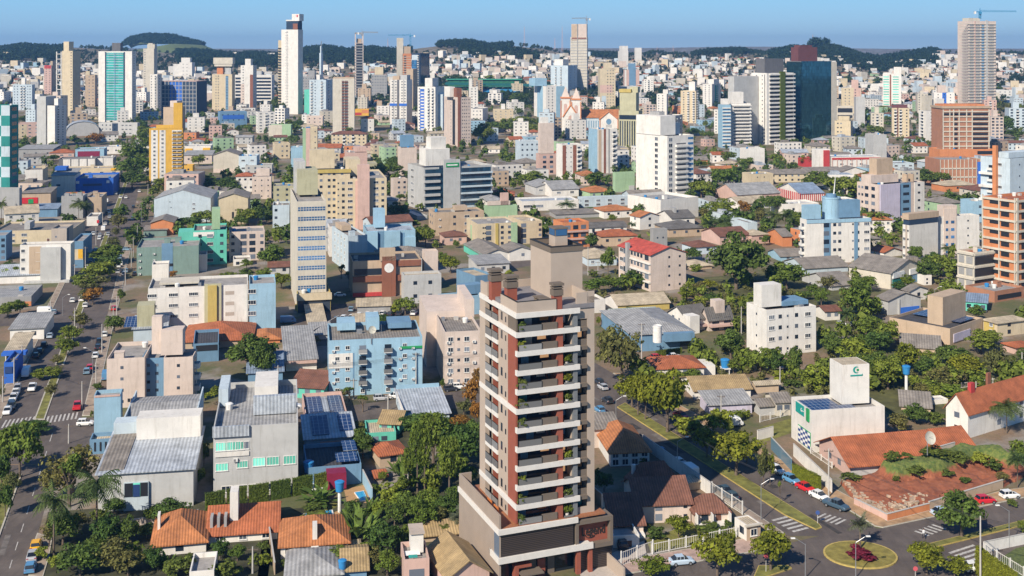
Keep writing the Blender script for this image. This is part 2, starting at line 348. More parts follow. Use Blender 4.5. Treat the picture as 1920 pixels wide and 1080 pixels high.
    for face,spec in (('f',FF),('l' if mode=='L' else 'r',LF)):
        for k,fr in cols(spec):
            W,H=WSIZE[k]; sx,sz=ws
            sx2=min(sx,(w if face=='f' else d)*.9/W); sz2=min(sz,fh*.92/H)
            for i in range(fl):
                if k=='x' or k=='z':
                    if i>0: continue
                    z=H*sz2/2+.02
                elif k in 'bc': z=z0w+i*fh+H*sz2/2+.1
                elif k=='a': z=z0w+i*fh+fh*.28
                else: z=z0w+i*fh+fh*.56
                if k in 'bc' and i==0 and fl>2: k2='w'
                else: k2=k
                me=wmesh(k2,sx2,sz2)
                if face=='f': loc=(w*fr,0,z); rz=0
                elif face=='l': loc=(0,d*(1-fr),z); rz=-math.pi/2
                else: loc=(w,d*fr,z); rz=math.pi/2
                per.setdefault(WNAME[k2],[]).append((me,loc,rz))
    for face,k,fr,zf,sx,sz in wins:
        me=wmesh(k,sx,sz); loc,rz={'f':((w*fr,0,h*zf),0),'l':((0,d*(1-fr),h*zf),-math.pi/2),'r':((w,d*fr,h*zf),math.pi/2)}[face]; per.setdefault(WNAME[k],[]).append((me,loc,rz))
    for nm,lst in per.items():
        lst.sort(key=lambda q:-q[1][2])
        lst=[(me,proud(loc,rz,w,d,h,panels),rz) for me,loc,rz in lst]
        for me,loc,rz in lst[:100]:
            put_window(nm,me,root,loc,rz,Py<430)
        if len(lst)>100:
            mm=MB(); mats=list(lst[100][0].materials)
            for me,loc,rz in lst[100:]:
                if list(me.materials)==mats: mm.merge(me,Matrix.Translation(loc)@Matrix.Rotation(rz,4,'Z'))
            stuff(mm.build(nm,mats,root))
    for bx in boxes:                           # (name, x0,x1,y0,y1 as fractions, z0,z1 metres above the roof line, colour[, roof])
        nm,a0,a1,b0,b1,z0,z1,cc=bx[:8]; q=MB()
        zz0=h+z0 if z0>-90 else 0
        q.box(a0*w,a1*w,b0*d,b1*d,zz0,h+z1); o=q.build(nm,wall(cc) if len(cc)==1 else mm_(cc),root)
        if len(bx)>8:
            q=MB(); q.box(a0*w+.25,a1*w-.25,b0*d+.25,b1*d-.25,h+z1,h+z1+.03); q.build('roof',roofmat(bx[8]),o)
    for pn in panels:                          # (name, face, from, to as fractions, bottom, top as fractions, colour, proud)
        nm,fc,a0,a1,z0,z1,cc=pn[:7]; pr=pn[7] if len(pn)>7 else .06; q=MB()
        if fc=='f': q.box(a0*w,a1*w,-pr,0.02,z0*h,z1*h)
        elif fc=='l': q.box(-pr,.02,d*(1-a1),d*(1-a0),z0*h,z1*h)
        elif fc=='r': q.box(w-.02,w+pr,d*a0,d*a1,z0*h,z1*h)
        elif fc=='t':                          # lies on the roof
            rz=lambda x,y:(h-min(par,h*.3)) if shape=='f' else h+(rise*y/d if shape=='s' else rise*(1-abs(2*y/d-1)) if shape=='x' else rise*(1-abs(2*x/w-1)) if shape=='y' else rise)
            zb=.35 if shape!='f' else .05+pr
            cs=[(a0*w,z0*d),(a1*w,z0*d),(a1*w,z1*d),(a0*w,z1*d)]; i=len(q.v); q.v+=[(x,y,rz(x,y)+zb-.06) for x,y in cs]+[(x,y,rz(x,y)+zb) for x,y in cs]
            for f_ in ((0,1,5,4),(1,2,6,5),(2,3,7,6),(3,0,4,7),(4,5,6,7),(3,2,1,0)): q.f.append(tuple(i+k_ for k_ in f_)); q.m.append(0)
        q.build(nm,wall(cc) if len(cc)==1 else mm_(cc),root)
    if shape=='f' and Py<1000 and w>7 and d>7 and not any(pn[1]=='t' for pn in panels):
        zt=h-min(par,h*.3); rr=random.Random(int(w*100+d*10))
        for _ in range(rr.randrange(2,6)):
            x,y=rr.uniform(.8,w-2.6),rr.uniform(.8,d-2.6); q=MB(); k=rr.random()
            if k<.35: q.lathe([(.65,zt),(.8,zt+1.1),(.82,zt+1.15),(.5,zt+1.35)],10,x+.9,y+.9); q.build('water_tank',mm_('tank') if rr.random()<.5 else M_('frame'),root)
            elif k<.7: q.box(x,x+rr.uniform(.8,1.8),y,y+rr.uniform(.6,1.4),zt,zt+rr.uniform(.5,1.1)); q.build('roof_unit',M_('metal') if rr.random()<.5 else M_('conc'),root)
            elif k<.85: q.tube((x,y,zt),(x,y,zt+rr.uniform(1.5,3.5)),.05,.04,5); q.tube((x-.5,y,zt+1.4),(x+.5,y,zt+1.4),.03,.03,4); q.build('aerial',M_('metal'),root)
            else: q.box(x,x+2.2,y,y+1.8,zt,zt+1.9); q.box(x-.1,x+2.3,y-.1,y+1.9,zt+1.9,zt+2.05); q.build('roof_hatch',wm,root)
    root['dims']=(w,d,h); return root
def mm_(c):
    return {'blueg':lambda:M_('blueg'),'glass':glassmat,'dark':lambda:M_('dark'),'conc':lambda:M_('conc'),'green':lambda:M_('green'),'solar':solar,'mglass':lambda:facade_glass('mirror_curtain_glass',(.035,.10,.13),(.012,.03,.04),1.6,3.2,.05),'dglass':lambda:facade_glass('dark_curtain_glass',(.012,.035,.06),(.02,.03,.04),1.6,3.2),'iglass':lambda:facade_glass('green_curtain_glass',(.02,.22,.20),(.25,.40,.38),6,3.3),
     'bglass':lambda:facade_glass('blue_curtain_glass',(.02,.09,.20),(.3,.36,.42),4,3.2),'hedge':lambda:leafmat('h'),'railg':lambda:M_('railg'),'tank':lambda:flat('tank_blue',(.03,.22,.50),.5),'red':lambda:flat('sign_red',(.55,.02,.03),.5),'teal':lambda:flat('sign_teal',(.01,.30,.26),.5),'tilet':lambda:roofmat('t'),'metalw':lambda:roofmat('m'),'cement':lambda:roofmat('e'),'pool':lambda:flat('pool_water',(.03,.30,.55),.08),'navy':lambda:flat('sign_navy',(.02,.05,.16),.5),'maroon':lambda:flat('sign_maroon',(.22,.015,.05),.5),'yel':lambda:flat('sign_yellow',(.75,.42,.03),.5),'wht':lambda:flat('sign_white',(.8,.8,.78),.5),'grn':lambda:flat('sign_green',(.02,.28,.09),.5)}[c]()
def solar():
    if 'solar' in MATS: return MATS['solar']
    m,n,l,p=newmat('solar_panel'); v=coords(n,l); br=n.new('ShaderNodeTexBrick'); br.offset=0; br.inputs['Scale'].default_value=1; br.inputs['Brick Width'].default_value=1.05; br.inputs['Row Height'].default_value=1.7; br.inputs['Mortar Size'].default_value=.035
    br.inputs['Color1'].default_value=(.012,.03,.10,1); br.inputs['Color2'].default_value=(.018,.045,.13,1); br.inputs['Mortar'].default_value=(.4,.45,.5,1); l.new(v,br.inputs[0]); l.new(br.outputs[0],p.inputs['Base Color']); p.inputs['Roughness'].default_value=.25
    MATS['solar']=m; return m
# ------------------------------------------------------------------ vegetation: leaf-clump crowns shared by their copies
def leafquads(mb,c,r,n,s,rnd,sq=1.0,out=None):
    for _ in range(n):
        d=Vector((rnd.gauss(0,1),rnd.gauss(0,1),rnd.gauss(0,1)))
        if d.length<1e-3: continue
        d.normalize()
        if d.z<-.5: d.z*=-.6
        p=Vector(c)+Vector((d.x*r,d.y*r,d.z*r*sq))*(.55+.5*rnd.random())
        nn=(d+Vector((rnd.uniform(-.7,.7),rnd.uniform(-.7,.7),rnd.uniform(-.4,.8)))).normalized()
        a=nn.orthogonal().normalized(); b=nn.cross(a); t=rnd.random()*6.28; a,b=a*math.cos(t)+b*math.sin(t),b*math.cos(t)-a*math.sin(t)
        l=s*(.7+.7*rnd.random()); wd=l*(.55+.3*rnd.random())
        mb.quad(tuple(p-a*l-b*wd*.2),tuple(p+b*wd),tuple(p+a*l+b*wd*.1),tuple(p-b*wd))
PROTO={}
def crown_mesh(kind,i):
    key=(kind,i)
    if key in PROTO: return PROTO[key]
    rnd=random.Random(hash(kind)%1000*0+ord(kind)*31+i*7); mb=MB(); zc,rz,n,m,s=.56,.42,38,56,.034
    if kind in 'sgkmh': zc,rz,n,m,s=.5,.48,24,46,.05
    if kind=='d': n,m,zc,rz=42,58,.53,.46
    if kind=='y': n,m,s,zc,rz=34,50,.036,.60,.38
    if kind=='o': n,m,s,zc,rz=36,32,.034,.55,.44
    if kind=='u': n,m,s=28,34,.036
    if kind=='w': n,m,s=1,1,.01
    if kind in 'pw':
        nf=26 if kind=='p' else 30; zt=.80
        for f in range(nf):
            az=f*2.399+rnd.random()*.4; el=rnd.uniform(-.5,1.25) if kind=='p' else rnd.uniform(.0,1.4); L=.56*(.8+.3*rnd.random()); p=Vector((0,0,zt)); d=Vector((math.cos(az)*math.cos(el),math.sin(az)*math.cos(el),math.sin(el)*.55)); st=L/7
            side=Vector((-math.sin(az),math.cos(az),0)); pts=[p.copy()]
            for k in range(7): p=p+d*st; d=(d+Vector((0,0,-.115 if kind=='p' else -.10))).normalized(); pts.append(p.copy())
            for k in range(14):
                t_=(k+.5)/2; j=int(t_); fr_=t_-j; c=pts[j].lerp(pts[min(j+1,7)],fr_); wdt=.12*math.sin(math.pi*(k+2)/17)+.015; ax=(pts[min(j+1,7)]-pts[j]).normalized()*.016
                for sg in (-1,1):
                    e_=c+side*sg*wdt+ax*2.5+Vector((0,0,-wdt*(.25+.45*rnd.random()))); mb.quad(tuple(c-ax),tuple(c+ax),tuple(e_+ax*.5),tuple(e_-ax*.3))
                mb.quad(tuple(c-ax*2+side*.004),tuple(c-ax*2-side*.004),tuple(c+ax*2-side*.004),tuple(c+ax*2+side*.004))
    elif kind=='b':
        def br(p,d,l,r,dep):
            q=p+d*l; mb.tube(p,q,r,r*.65,4,1,False)
            if dep==0: leafquads(mb,q,.07,9,.02,rnd,1); return
            for k in range(3 if dep>1 else 4):
                e=(d+Vector((rnd.uniform(-.8,.8),rnd.uniform(-.8,.8),rnd.uniform(-.05,.55)))).normalized(); br(q,e,l*(.6+.25*rnd.random()),r*.6,dep-1)
        br(Vector((0,0,.28)),Vector((0,0,1)),.14,.028,4)
    elif kind=='c':
        for lv in range(7):
            z=.45+.5*lv/6; R_=.5*(1-.55*abs(lv-3.2)/3.5)
            for k in range(7): a=k*.9+lv; c=(R_*.75*math.cos(a),R_*.75*math.sin(a),z+.03); leafquads(mb,c,.15,44,.03,rnd,.6)
    elif kind=='k':
        for f in range(34):
            bx,by=rnd.uniform(-.28,.28),rnd.uniform(-.28,.28); az=rnd.random()*6.28; el=rnd.uniform(.5,1.4); L=rnd.uniform(.45,.75); d=Vector((math.cos(az)*math.cos(el),math.sin(az)*math.cos(el),math.sin(el))); side=Vector((-math.sin(az),math.cos(az),0)); p=Vector((bx,by,.12)); st=L/5; pts=[]
            for k in range(6): pts.append(p.copy()); p=p+d*st; d=(d+Vector((0,0,-.16))).normalized()
            for k in range(5):
                w0,w1=.075*math.sin(math.pi*(k+.15)/5.2),.075*math.sin(math.pi*(k+1.15)/5.4)+.004
                for sg in (-1,1): mb.quad(tuple(pts[k]),tuple(pts[k+1]),tuple(pts[k+1]+side*sg*w1+Vector((0,0,.02))),tuple(pts[k]+side*sg*w0+Vector((0,0,.02))))
    else:
        asx,asy=rnd.uniform(.85,1.1),rnd.uniform(.85,1.1)
        for k in range(n):
            d=Vector((rnd.gauss(0,1),rnd.gauss(0,1),rnd.gauss(0,.9))).normalized(); q=rnd.uniform(.35,.88)
            if d.z<-.3 and kind not in 'sgmh': d.z*=.75
            c=(d.x*.5*q*asx,d.y*.5*q*asy,zc+d.z*rz*q); r=rnd.uniform(.11,.19)
            leafquads(mb,c,r,m,s,rnd,.85)
        leafquads(mb,(0,0,zc),.28,90,.06,rnd,rz/.5)
    me=mb.mesh('crown',[leafmat(kind if kind in LEAFC else 'r')]+([bark()] if kind=='b' else []))
    PROTO[key]=me; return me
def bark(): return flat('bark',(.16,.12,.09),.9,var=.3,scale=6)
def trunk_mesh(kind,i):
    key=('t'+kind,i)
    if key in PROTO: return PROTO[key]
    rnd=random.Random(ord(kind)+i); mb=MB()
    if kind in 'pw':
        z=0; p=Vector((0,0,0)); 
        for k in range(5): q=p+Vector((rnd.uniform(-.004,.004),rnd.uniform(-.004,.004),.165)); mb.tube(p,q,.022-.002*k if kind=='p' else .05-.004*k,.02-.002*k if kind=='p' else .046-.004*k,7,0,False); p=q
    elif kind=='c': mb.tube((0,0,0),(0,0,.95),.045,.012,7)
    else:
        mb.tube((0,0,0),(rnd.uniform(-.02,.02),rnd.uniform(-.02,.02),.38),.032,.022,7)
        for k in range(5):
            a=k*1.3+rnd.random(); mb.tube((0,0,.3),(.26*math.cos(a),.26*math.sin(a),.6+.1*rnd.random()),.016,.006,5)
    me=mb.mesh('trunk',[bark()]); PROTO[key]=me; return me
RT=random.Random(11)
def tree_at(loc,h,w,kind,name='tree'):
    i=RT.randrange(3); r=empty(name,loc,RT.random()*6.28)
    c=link('crown' if name!='shrub' else 'foliage',crown_mesh(kind,i),r); c.scale=(w,w,h)
    if kind not in 'sgkmh':
        t=link('trunk',trunk_mesh(kind,i),r); tw=min(w,h*1.2); t.scale=(tw,tw,h) if kind!='p' else (h*.75,h*.75,h)
    return r
KDESC=dict(r='leafy green tree',d='dark dense tree',y='yellow green tree',o='loose olive tree',b='nearly bare tree',p='feathery palm tree',w='small silvery palm',c='tall slender conifer',s='low green shrub',g='bright green bush',k='broad banana clump',u='orange autumn tree',m='burgundy flower bed',h='clipped green bush')
KNAME=dict(p='palm_tree',w='palm_tree',c='conifer_tree',s='shrub',g='shrub',k='banana_plant',m='flower_bed',h='shrub')
PEND=[]; LOTZ=lambda x,y:0
def TREES(t,s):
    for e in s.split(';'):
        e=e.split()
        if len(e)<5: continue
        x,y,w,h=map(float,e[:4]); k=e[4]; u=480*t[0]+x/4; v=270*t[1]+y/4; X,Y,Z=place(u,v); q=Y/F/4; Z=max(Z,LOTZ(X,Y))
        z_=1.25 if t==(0,1) else 1.0; o=tree_at((X,Y,Z),h*q*1.08*z_,w*q*1.12*z_,k,KNAME.get(k,'tree')); PEND.append((o,KDESC[k],KNAME.get(k,'tree').replace('_',' ').replace('shrub','bush').replace('conifer tree','tree'),X,Y,Z,'%ss of the town'%KNAME.get(k,'tree').replace('_',' ')))
def relabel():
    for o,desc,cat,X,Y,Z,grp in PEND:
        u,v=proj(X,Y,Z); best=None
        for nm,su,sv,hw,sx,sy in SHORT:
            d=math.hypot(X-sx,(Y-sy)*.6)
            if best is None or d<best[0]: best=(d,nm,su,sv,hw,sx,sy)
        _,nm,su,sv,hw,sx,sy=best
        rel=('before the ' if Y<sy else 'behind the ') if abs(u-su)<hw+2 else ('left of the ' if u<su else 'right of the ')
        tag(o,desc+' '+rel+nm,cat,grp,True); o['_u']=u; o['_v']=v
    by={}
    for o,auto in TAGGED: by.setdefault(o['label'],[]).append(o)
    for lab,l in by.items():
        if len(l)<2: continue
        if not all('_u' in o.keys() for o in l): continue
        l.sort(key=lambda o:o['_u']); n=len(l); W=['','','two','three','four','five','six','seven','eight','nine','ten','eleven','twelve','thirteen','fourteen','fifteen']
        if n<=15:
            for i,o in enumerate(l):
                o['label']=lab+', '+('leftmost of '+W[n] if i==0 else 'rightmost of '+W[n] if i==n-1 else ORD[i]+' of '+W[n]+' from left')
    for o,_ in TAGGED:
        for k in ('_u','_v'):
            if k in o.keys(): del o[k]
ORD=['top','second','third','fourth','fifth','sixth','seventh','eighth','ninth','tenth','eleventh','twelfth','thirteenth','fourteenth','fifteenth']
# ------------------------------------------------------------------ ground, roads, pavements, lots
def ground():
    m,n,l,p=newmat('ground_earth'); v=coords(n,l)
    a=ramp(n,l,noise(n,l,.045,6,v,.65),.42,(.21,.145,.095),.60,(.10,.11,.04)); b=ramp(n,l,noise(n,l,.03,5,v,.6),.52,(0,0,0),.6,(1,1,1))
    c=mix(n,l,b,a,(.26,.235,.21)); d=mix(n,l,.7,c,ramp(n,l,noise(n,l,1.2,5,v,.7),.3,(.6,.6,.6),.7,(1.15,1.1,1.05)),'MULTIPLY')
    l.new(d,p.inputs['Base Color']); p.inputs['Roughness'].default_value=.9
    xs=[-5200+80*i for i in range(131)]; ys=[40,400,800,1050]+[1050+26*i for i in range(1,76)]+[3050+110*i for i in range(55)]
    mb=MB(); mb.v=[(x,y,G(x,y)) for y in ys for x in xs]; nx=len(xs)
    for j in range(len(ys)-1):
        for i in range(nx-1): mb.f.append((j*nx+i,j*nx+i+1,(j+1)*nx+i+1,(j+1)*nx+i)); mb.m.append(0)
    o=mb.build('ground',m); struct(o)
    for pl in o.data.polygons: pl.use_smooth=True
ground()
def asphalt():
    if 'asphalt' in MATS: return MATS['asphalt']
    m,n,l,p=newmat('asphalt'); v=coords(n,l); v2=coords(n,l,(1,.25,1))
    a=ramp(n,l,noise(n,l,.12,6,v,.7),.3,(.078,.062,.055),.7,(.135,.112,.098)); b=ramp(n,l,noise(n,l,.5,7,v2,.75),.33,(.66,.66,.67),.62,(1.12,1.1,1.06)); l.new(mix(n,l,.8,a,b,'MULTIPLY'),p.inputs['Base Color']); p.inputs['Roughness'].default_value=.85; MATS['asphalt']=m; return m
GRASS=lambda:flat('grass',(.19,.185,.04),.9,var=.4,scale=.5); PAV=lambda:flat('pavement',(.33,.26,.20),.9,var=.3,scale=.5); KERB=lambda:flat('kerb',(.46,.43,.36),.85,var=.2); YKERB=lambda:flat('yellow_kerb',(.46,.35,.10),.8,var=.2); EARTH=lambda:flat('red_earth',(.28,.085,.04),.95,var=.45,scale=.4); WPAINT=lambda:flat('road_paint',(.50,.48,.45),.8,var=.35,scale=2)
def P2(u,v): X,Y,_=place(u,v); return (X,Y)
def sheet(name,pts,z,mat,world=False):
    pts=pts if world else [P2(*p) for p in pts]; a=sum(p[0]*q[1]-q[0]*p[1] for p,q in zip(pts,pts[1:]+pts[:1]))
    if a<0: pts=pts[::-1]
    mb=MB(); mb.v=[(x,y,z) for x,y in pts]; mb.f=[tuple(range(len(pts)))]; mb.m=[0]
    return struct(mb.build(name,mat()))
def slab(name,pts,z0,z1,mat,top=None,inset=.18,world=False):
    pts=pts if world else [P2(*p) for p in pts]; a=sum(p[0]*q[1]-q[0]*p[1] for p,q in zip(pts,pts[1:]+pts[:1]))
    if a<0: pts=pts[::-1]
    mb=MB(); mb.prism(pts,z0,z1,0); 
    if top:
        cx=sum(p[0] for p in pts)/len(pts); cy=sum(p[1] for p in pts)/len(pts); n=len(pts); q=[]
        for i in range(n):
            p0,p1,p2=Vector(pts[i-1]),Vector(pts[i]),Vector(pts[(i+1)%n]); e1=(p1-p0).normalized(); e2=(p2-p1).normalized(); nn=(Vector((-e1.y,e1.x))+Vector((-e2.y,e2.x))); nn=nn/max(nn.length_squared,.2)*2 if nn.length>.1 else Vector((0,0)); q.append(tuple(p1+nn*inset))
        i=len(mb.v); mb.v+=[(x,y,z1+.012) for x,y in q]; mb.f.append(tuple(range(i,i+n))); mb.m.append(1)
        return struct(mb.build(name,[mat(),top()]))
    return struct(mb.build(name,mat()))
def Lv(a,b,v,vp): return (a+(vp-a)*(b-v)/(b-HV),v)
VL=326; VR=120
# left avenue
sheet('road',[Lv(0,790,870,VL),Lv(0,790,330,VL),Lv(150,795,330,VL),Lv(150,795,870,VL)],.004,asphalt)
sheet('road',[(-60,1130),(-60,872),Lv(66,1010,872,VL),Lv(52,1080,1130,VL)],.006,asphalt)
sheet('road',[(-160,875),(-160,815),(180,782),(205,836)],.012,asphalt)
sheet('road',[(-80,616),(-80,594),(160,580),(160,604)],.012,asphalt)
sheet('road',[(120,436),(120,414),(330,404),(330,425)],.012,asphalt)
for v0,v1 in ((787,702),(684,612),(592,545),(538,470),(462,436),(402,340)):
    slab('median',[Lv(64,787,v0,VL),Lv(64,787,v1,VL),Lv(84,787,v1,VL),Lv(84,787,v0,VL)],.0,.16,KERB,GRASS,.3)
slab('median',[(-70,1100),(-70,890),Lv(0,1005,890,VL),Lv(0,1005,1100,VL)],.0,.16,KERB,GRASS,.3)
slab('pavement',[Lv(150,795,780,VL),Lv(150,795,612,VL),Lv(172,795,612,VL),Lv(172,795,780,VL)],.0,.13,KERB,PAV)
slab('pavement',[Lv(150,795,580,VL),Lv(150,795,440,VL),Lv(174,795,440,VL),Lv(174,795,580,VL)],.0,.13,KERB,PAV)
slab('pavement',[Lv(0,790,784,VL),Lv(0,790,618,VL),Lv(-24,790,618,VL),Lv(-24,790,784,VL)],.0,.13,KERB,PAV)
slab('pavement',[Lv(0,790,578,VL),Lv(0,790,440,VL),Lv(-18,790,440,VL),Lv(-18,790,578,VL)],.0,.13,KERB,PAV)
slab('pavement',[(53,1080),(66,1010),(70,1000),(98,1010),(92,1045),(80,1085)],.0,.13,KERB,PAV)
# mid street, car park
sheet('road',[(540,806),(540,776),(930,724),(930,756)],.008,asphalt)
sheet('car_park',[(575,650),(548,606),(596,572),(850,560),(850,622),(700,645)],.010,asphalt)
sheet('road',[(880,520),(880,505),(1130,445),(1140,470)],.008,asphalt)
# right avenue and its crossing
sheet('road',[Lv(1190,812,1005,VR),Lv(1190,812,600,VR),Lv(1600,965,600,VR),Lv(1600,965,1005,VR)],.004,asphalt)
sheet('road',[(1040,1140),(1165,1078),(1420,1032),(1545,1003),(1655,990),(2000,917),(2080,1140)],.008,asphalt)
slab('median',[(1172,756),Lv(1174,756,982,VR),(1541,990),(1530,994),Lv(1157,764,966,VR),(1157,764)],.0,.17,YKERB,GRASS,.14)
slab('median',[(1735,1022),(1820,1001),(1900,981),(1960,966),(1960,974),(1900,991),(1800,1016),(1742,1030)],.0,.17,YKERB,GRASS,.14)
slab('median',[(1422,1062),(1478,1061),(1485,1067),(1440,1082),(1410,1090)],.0,.17,YKERB,GRASS,.14)
slab('pavement',[Lv(1190,812,1000,VR),Lv(1190,812,700,VR),Lv(1174,812,700,VR),Lv(1172,812,1000,VR)],.0,.13,KERB,PAV)
slab('pavement',[(1160,1080),(1420,1034),(1446,1018),(1432,1002),(1370,1016),(1165,1052)],.0,.14,KERB,lambda:flat('pink_pavement',(.42,.30,.25),.9,var=.25,scale=.6))
slab('pavement',[Lv(1600,965,700,VR),(1600,962),(1640,987),(1656,990),(1885,941),(1960,925),(1960,910),(1880,920),(1742,958),(1664,978),(1600,936),Lv(1616,962,700,VR)],.0,.13,KERB,lambda:flat('tan_pavement',(.42,.27,.15),.95,var=.3,scale=.5))
cx,cy=P2(1613,1041); slab('roundabout',[(cx+6.1*math.cos(i*math.pi/16),cy+5.3*math.sin(i*math.pi/16)) for i in range(32)],.0,.2,YKERB,lambda:flat('dry_grass',(.24,.20,.045),.95,var=.3,scale=.8),.3,True)
def zebra(name,a,b,c,n):                     # from a to b along the row of bars, bars as long as a->c
    A_,B_,C_=Vector(P2(*a)),Vector(P2(*b)),Vector(P2(*c)); d=C_-A_; mb=MB()
    for i in range(n):
        p=A_+(B_-A_)*(i+.2)/n; q=A_+(B_-A_)*(i+.65)/n
        mb.quad((p.x,p.y,.02),(q.x,q.y,.02),(q.x+d.x,q.y+d.y,.02),(p.x+d.x,p.y+d.y,.02))
    struct(mb.build(name,WPAINT()))
zebra('crosswalk',(0,803),(62,795),(9,788),8); zebra('crosswalk',(83,794),(146,785),(88,781),8)
zebra('crosswalk',(1444,974),(1492,1000),(1472,967),5) ; zebra('crosswalk',(1526,971),(1572,985),(1545,962),5); zebra('crosswalk',(1712,997),(1752,982),(1738,1006),5); zebra('crosswalk',(1776,1035),(1840,1068),(1822,1020),6)
mb=MB()
for i in range(9):
    a=Vector(P2(*Lv(26,1040,1100-34*i,VL))); b=Vector(P2(*Lv(26,1040,1084-34*i,VL))); mb.quad((a.x-.08,a.y,.018),(a.x+.08,a.y,.018),(b.x+.08,b.y,.018),(b.x-.08,b.y,.018))
struct(mb.build('lane_marking',WPAINT()))
# lawns and yards
for nm,pts,mt in (('lawn',[(1424,802),(1424,832),(1484,812),(1484,784)],GRASS),('lawn',[(1208,1014),(1212,1038),(1372,1006),(1424,984),(1400,972),(1300,980)],GRASS),('lawn',[(1868,1052),(1905,1028),(1990,1010),(1990,1085),(1900,1085)],lambda:flat('lush_grass',(.10,.13,.035),.9,var=.4)),('lawn',[(582,958),(640,938),(632,950),(600,968)],GRASS),
  ('garden_ground',[(500,960),(700,935),(900,800),(900,1100),(480,1100)],lambda:flat('garden_soil',(.06,.06,.028),.95,var=.5,scale=.3)),('garden_ground',[(90,960),(360,940),(520,950),(500,1100),(60,1100)],lambda:flat('garden_soil',(.06,.06,.028),.95,var=.5,scale=.3)),
  ('garden_ground',[(1540,690),(1960,660),(1960,760),(1680,790)],lambda:flat('wild_grass',(.10,.10,.03),.95,var=.5,scale=.2)),('garden_ground',[(1320,520),(1560,500),(1600,600),(1380,640)],lambda:flat('wild_grass',(.10,.10,.03),.95,var=.5,scale=.2)),('lawn',[(1760,745),(1830,735),(1840,755),(1775,765)],GRASS),('paved_yard',[(1140,1040),(1212,1012),(1222,1042),(1160,1062)],lambda:flat('tile_yard',(.45,.40,.36),.8)),
  ('paved_yard',[(1085,1062),(1140,1045),(1175,1090),(1090,1090)],lambda:flat('tile_yard',(.45,.40,.36),.8)),('paved_yard',[(580,1000-20),(640,955),(632,985),(585,985)],lambda:flat('tan_yard',(.40,.24,.11),.9)),('paved_yard',[(645,918),(700,905),(705,945),(650,940)],lambda:flat('tan_yard',(.40,.24,.11),.9)),('garden_ground',[(660,750),(900,760),(900,820),(650,860)],lambda:flat('garden_soil',(.06,.06,.028),.95,var=.5,scale=.3))):
    sheet(nm,pts,.022 if nm!='garden_ground' else .006,mt)
def pool(pts,label):
    p=[P2(*q) for q in pts]; mb=MB(); a=sum(s[0]*t[1]-t[0]*s[1] for s,t in zip(p,p[1:]+p[:1])); p=p if a>0 else p[::-1]
    mb.prism(p,0,.25,0); c=Vector((sum(q[0] for q in p)/len(p),sum(q[1] for q in p)/len(p))); e=[tuple(c+(Vector(q)-c)*.9) for q in p]
    i=len(mb.v); mb.v+=[(x,y,.262) for x,y in e]; mb.f.append(tuple(range(i,i+len(e)))); mb.m.append(1)
    o=mb.build('swimming_pool',[M_('rail'),mm_('pool')]); tag(o,label,'pool')
pool([(562,972),(570,965),(624,958),(626,968),(600,976)],'long swimming pool beside the clipped hedge and a tan terrace')
pool([(664,925),(682,922),(690,940),(676,942)],'blue corner pool behind the dark roofed pool house')
pool([(1872,742),(1886,737),(1925,740),(1925,752),(1880,752)],'white rimmed pool in the garden at the right edge')
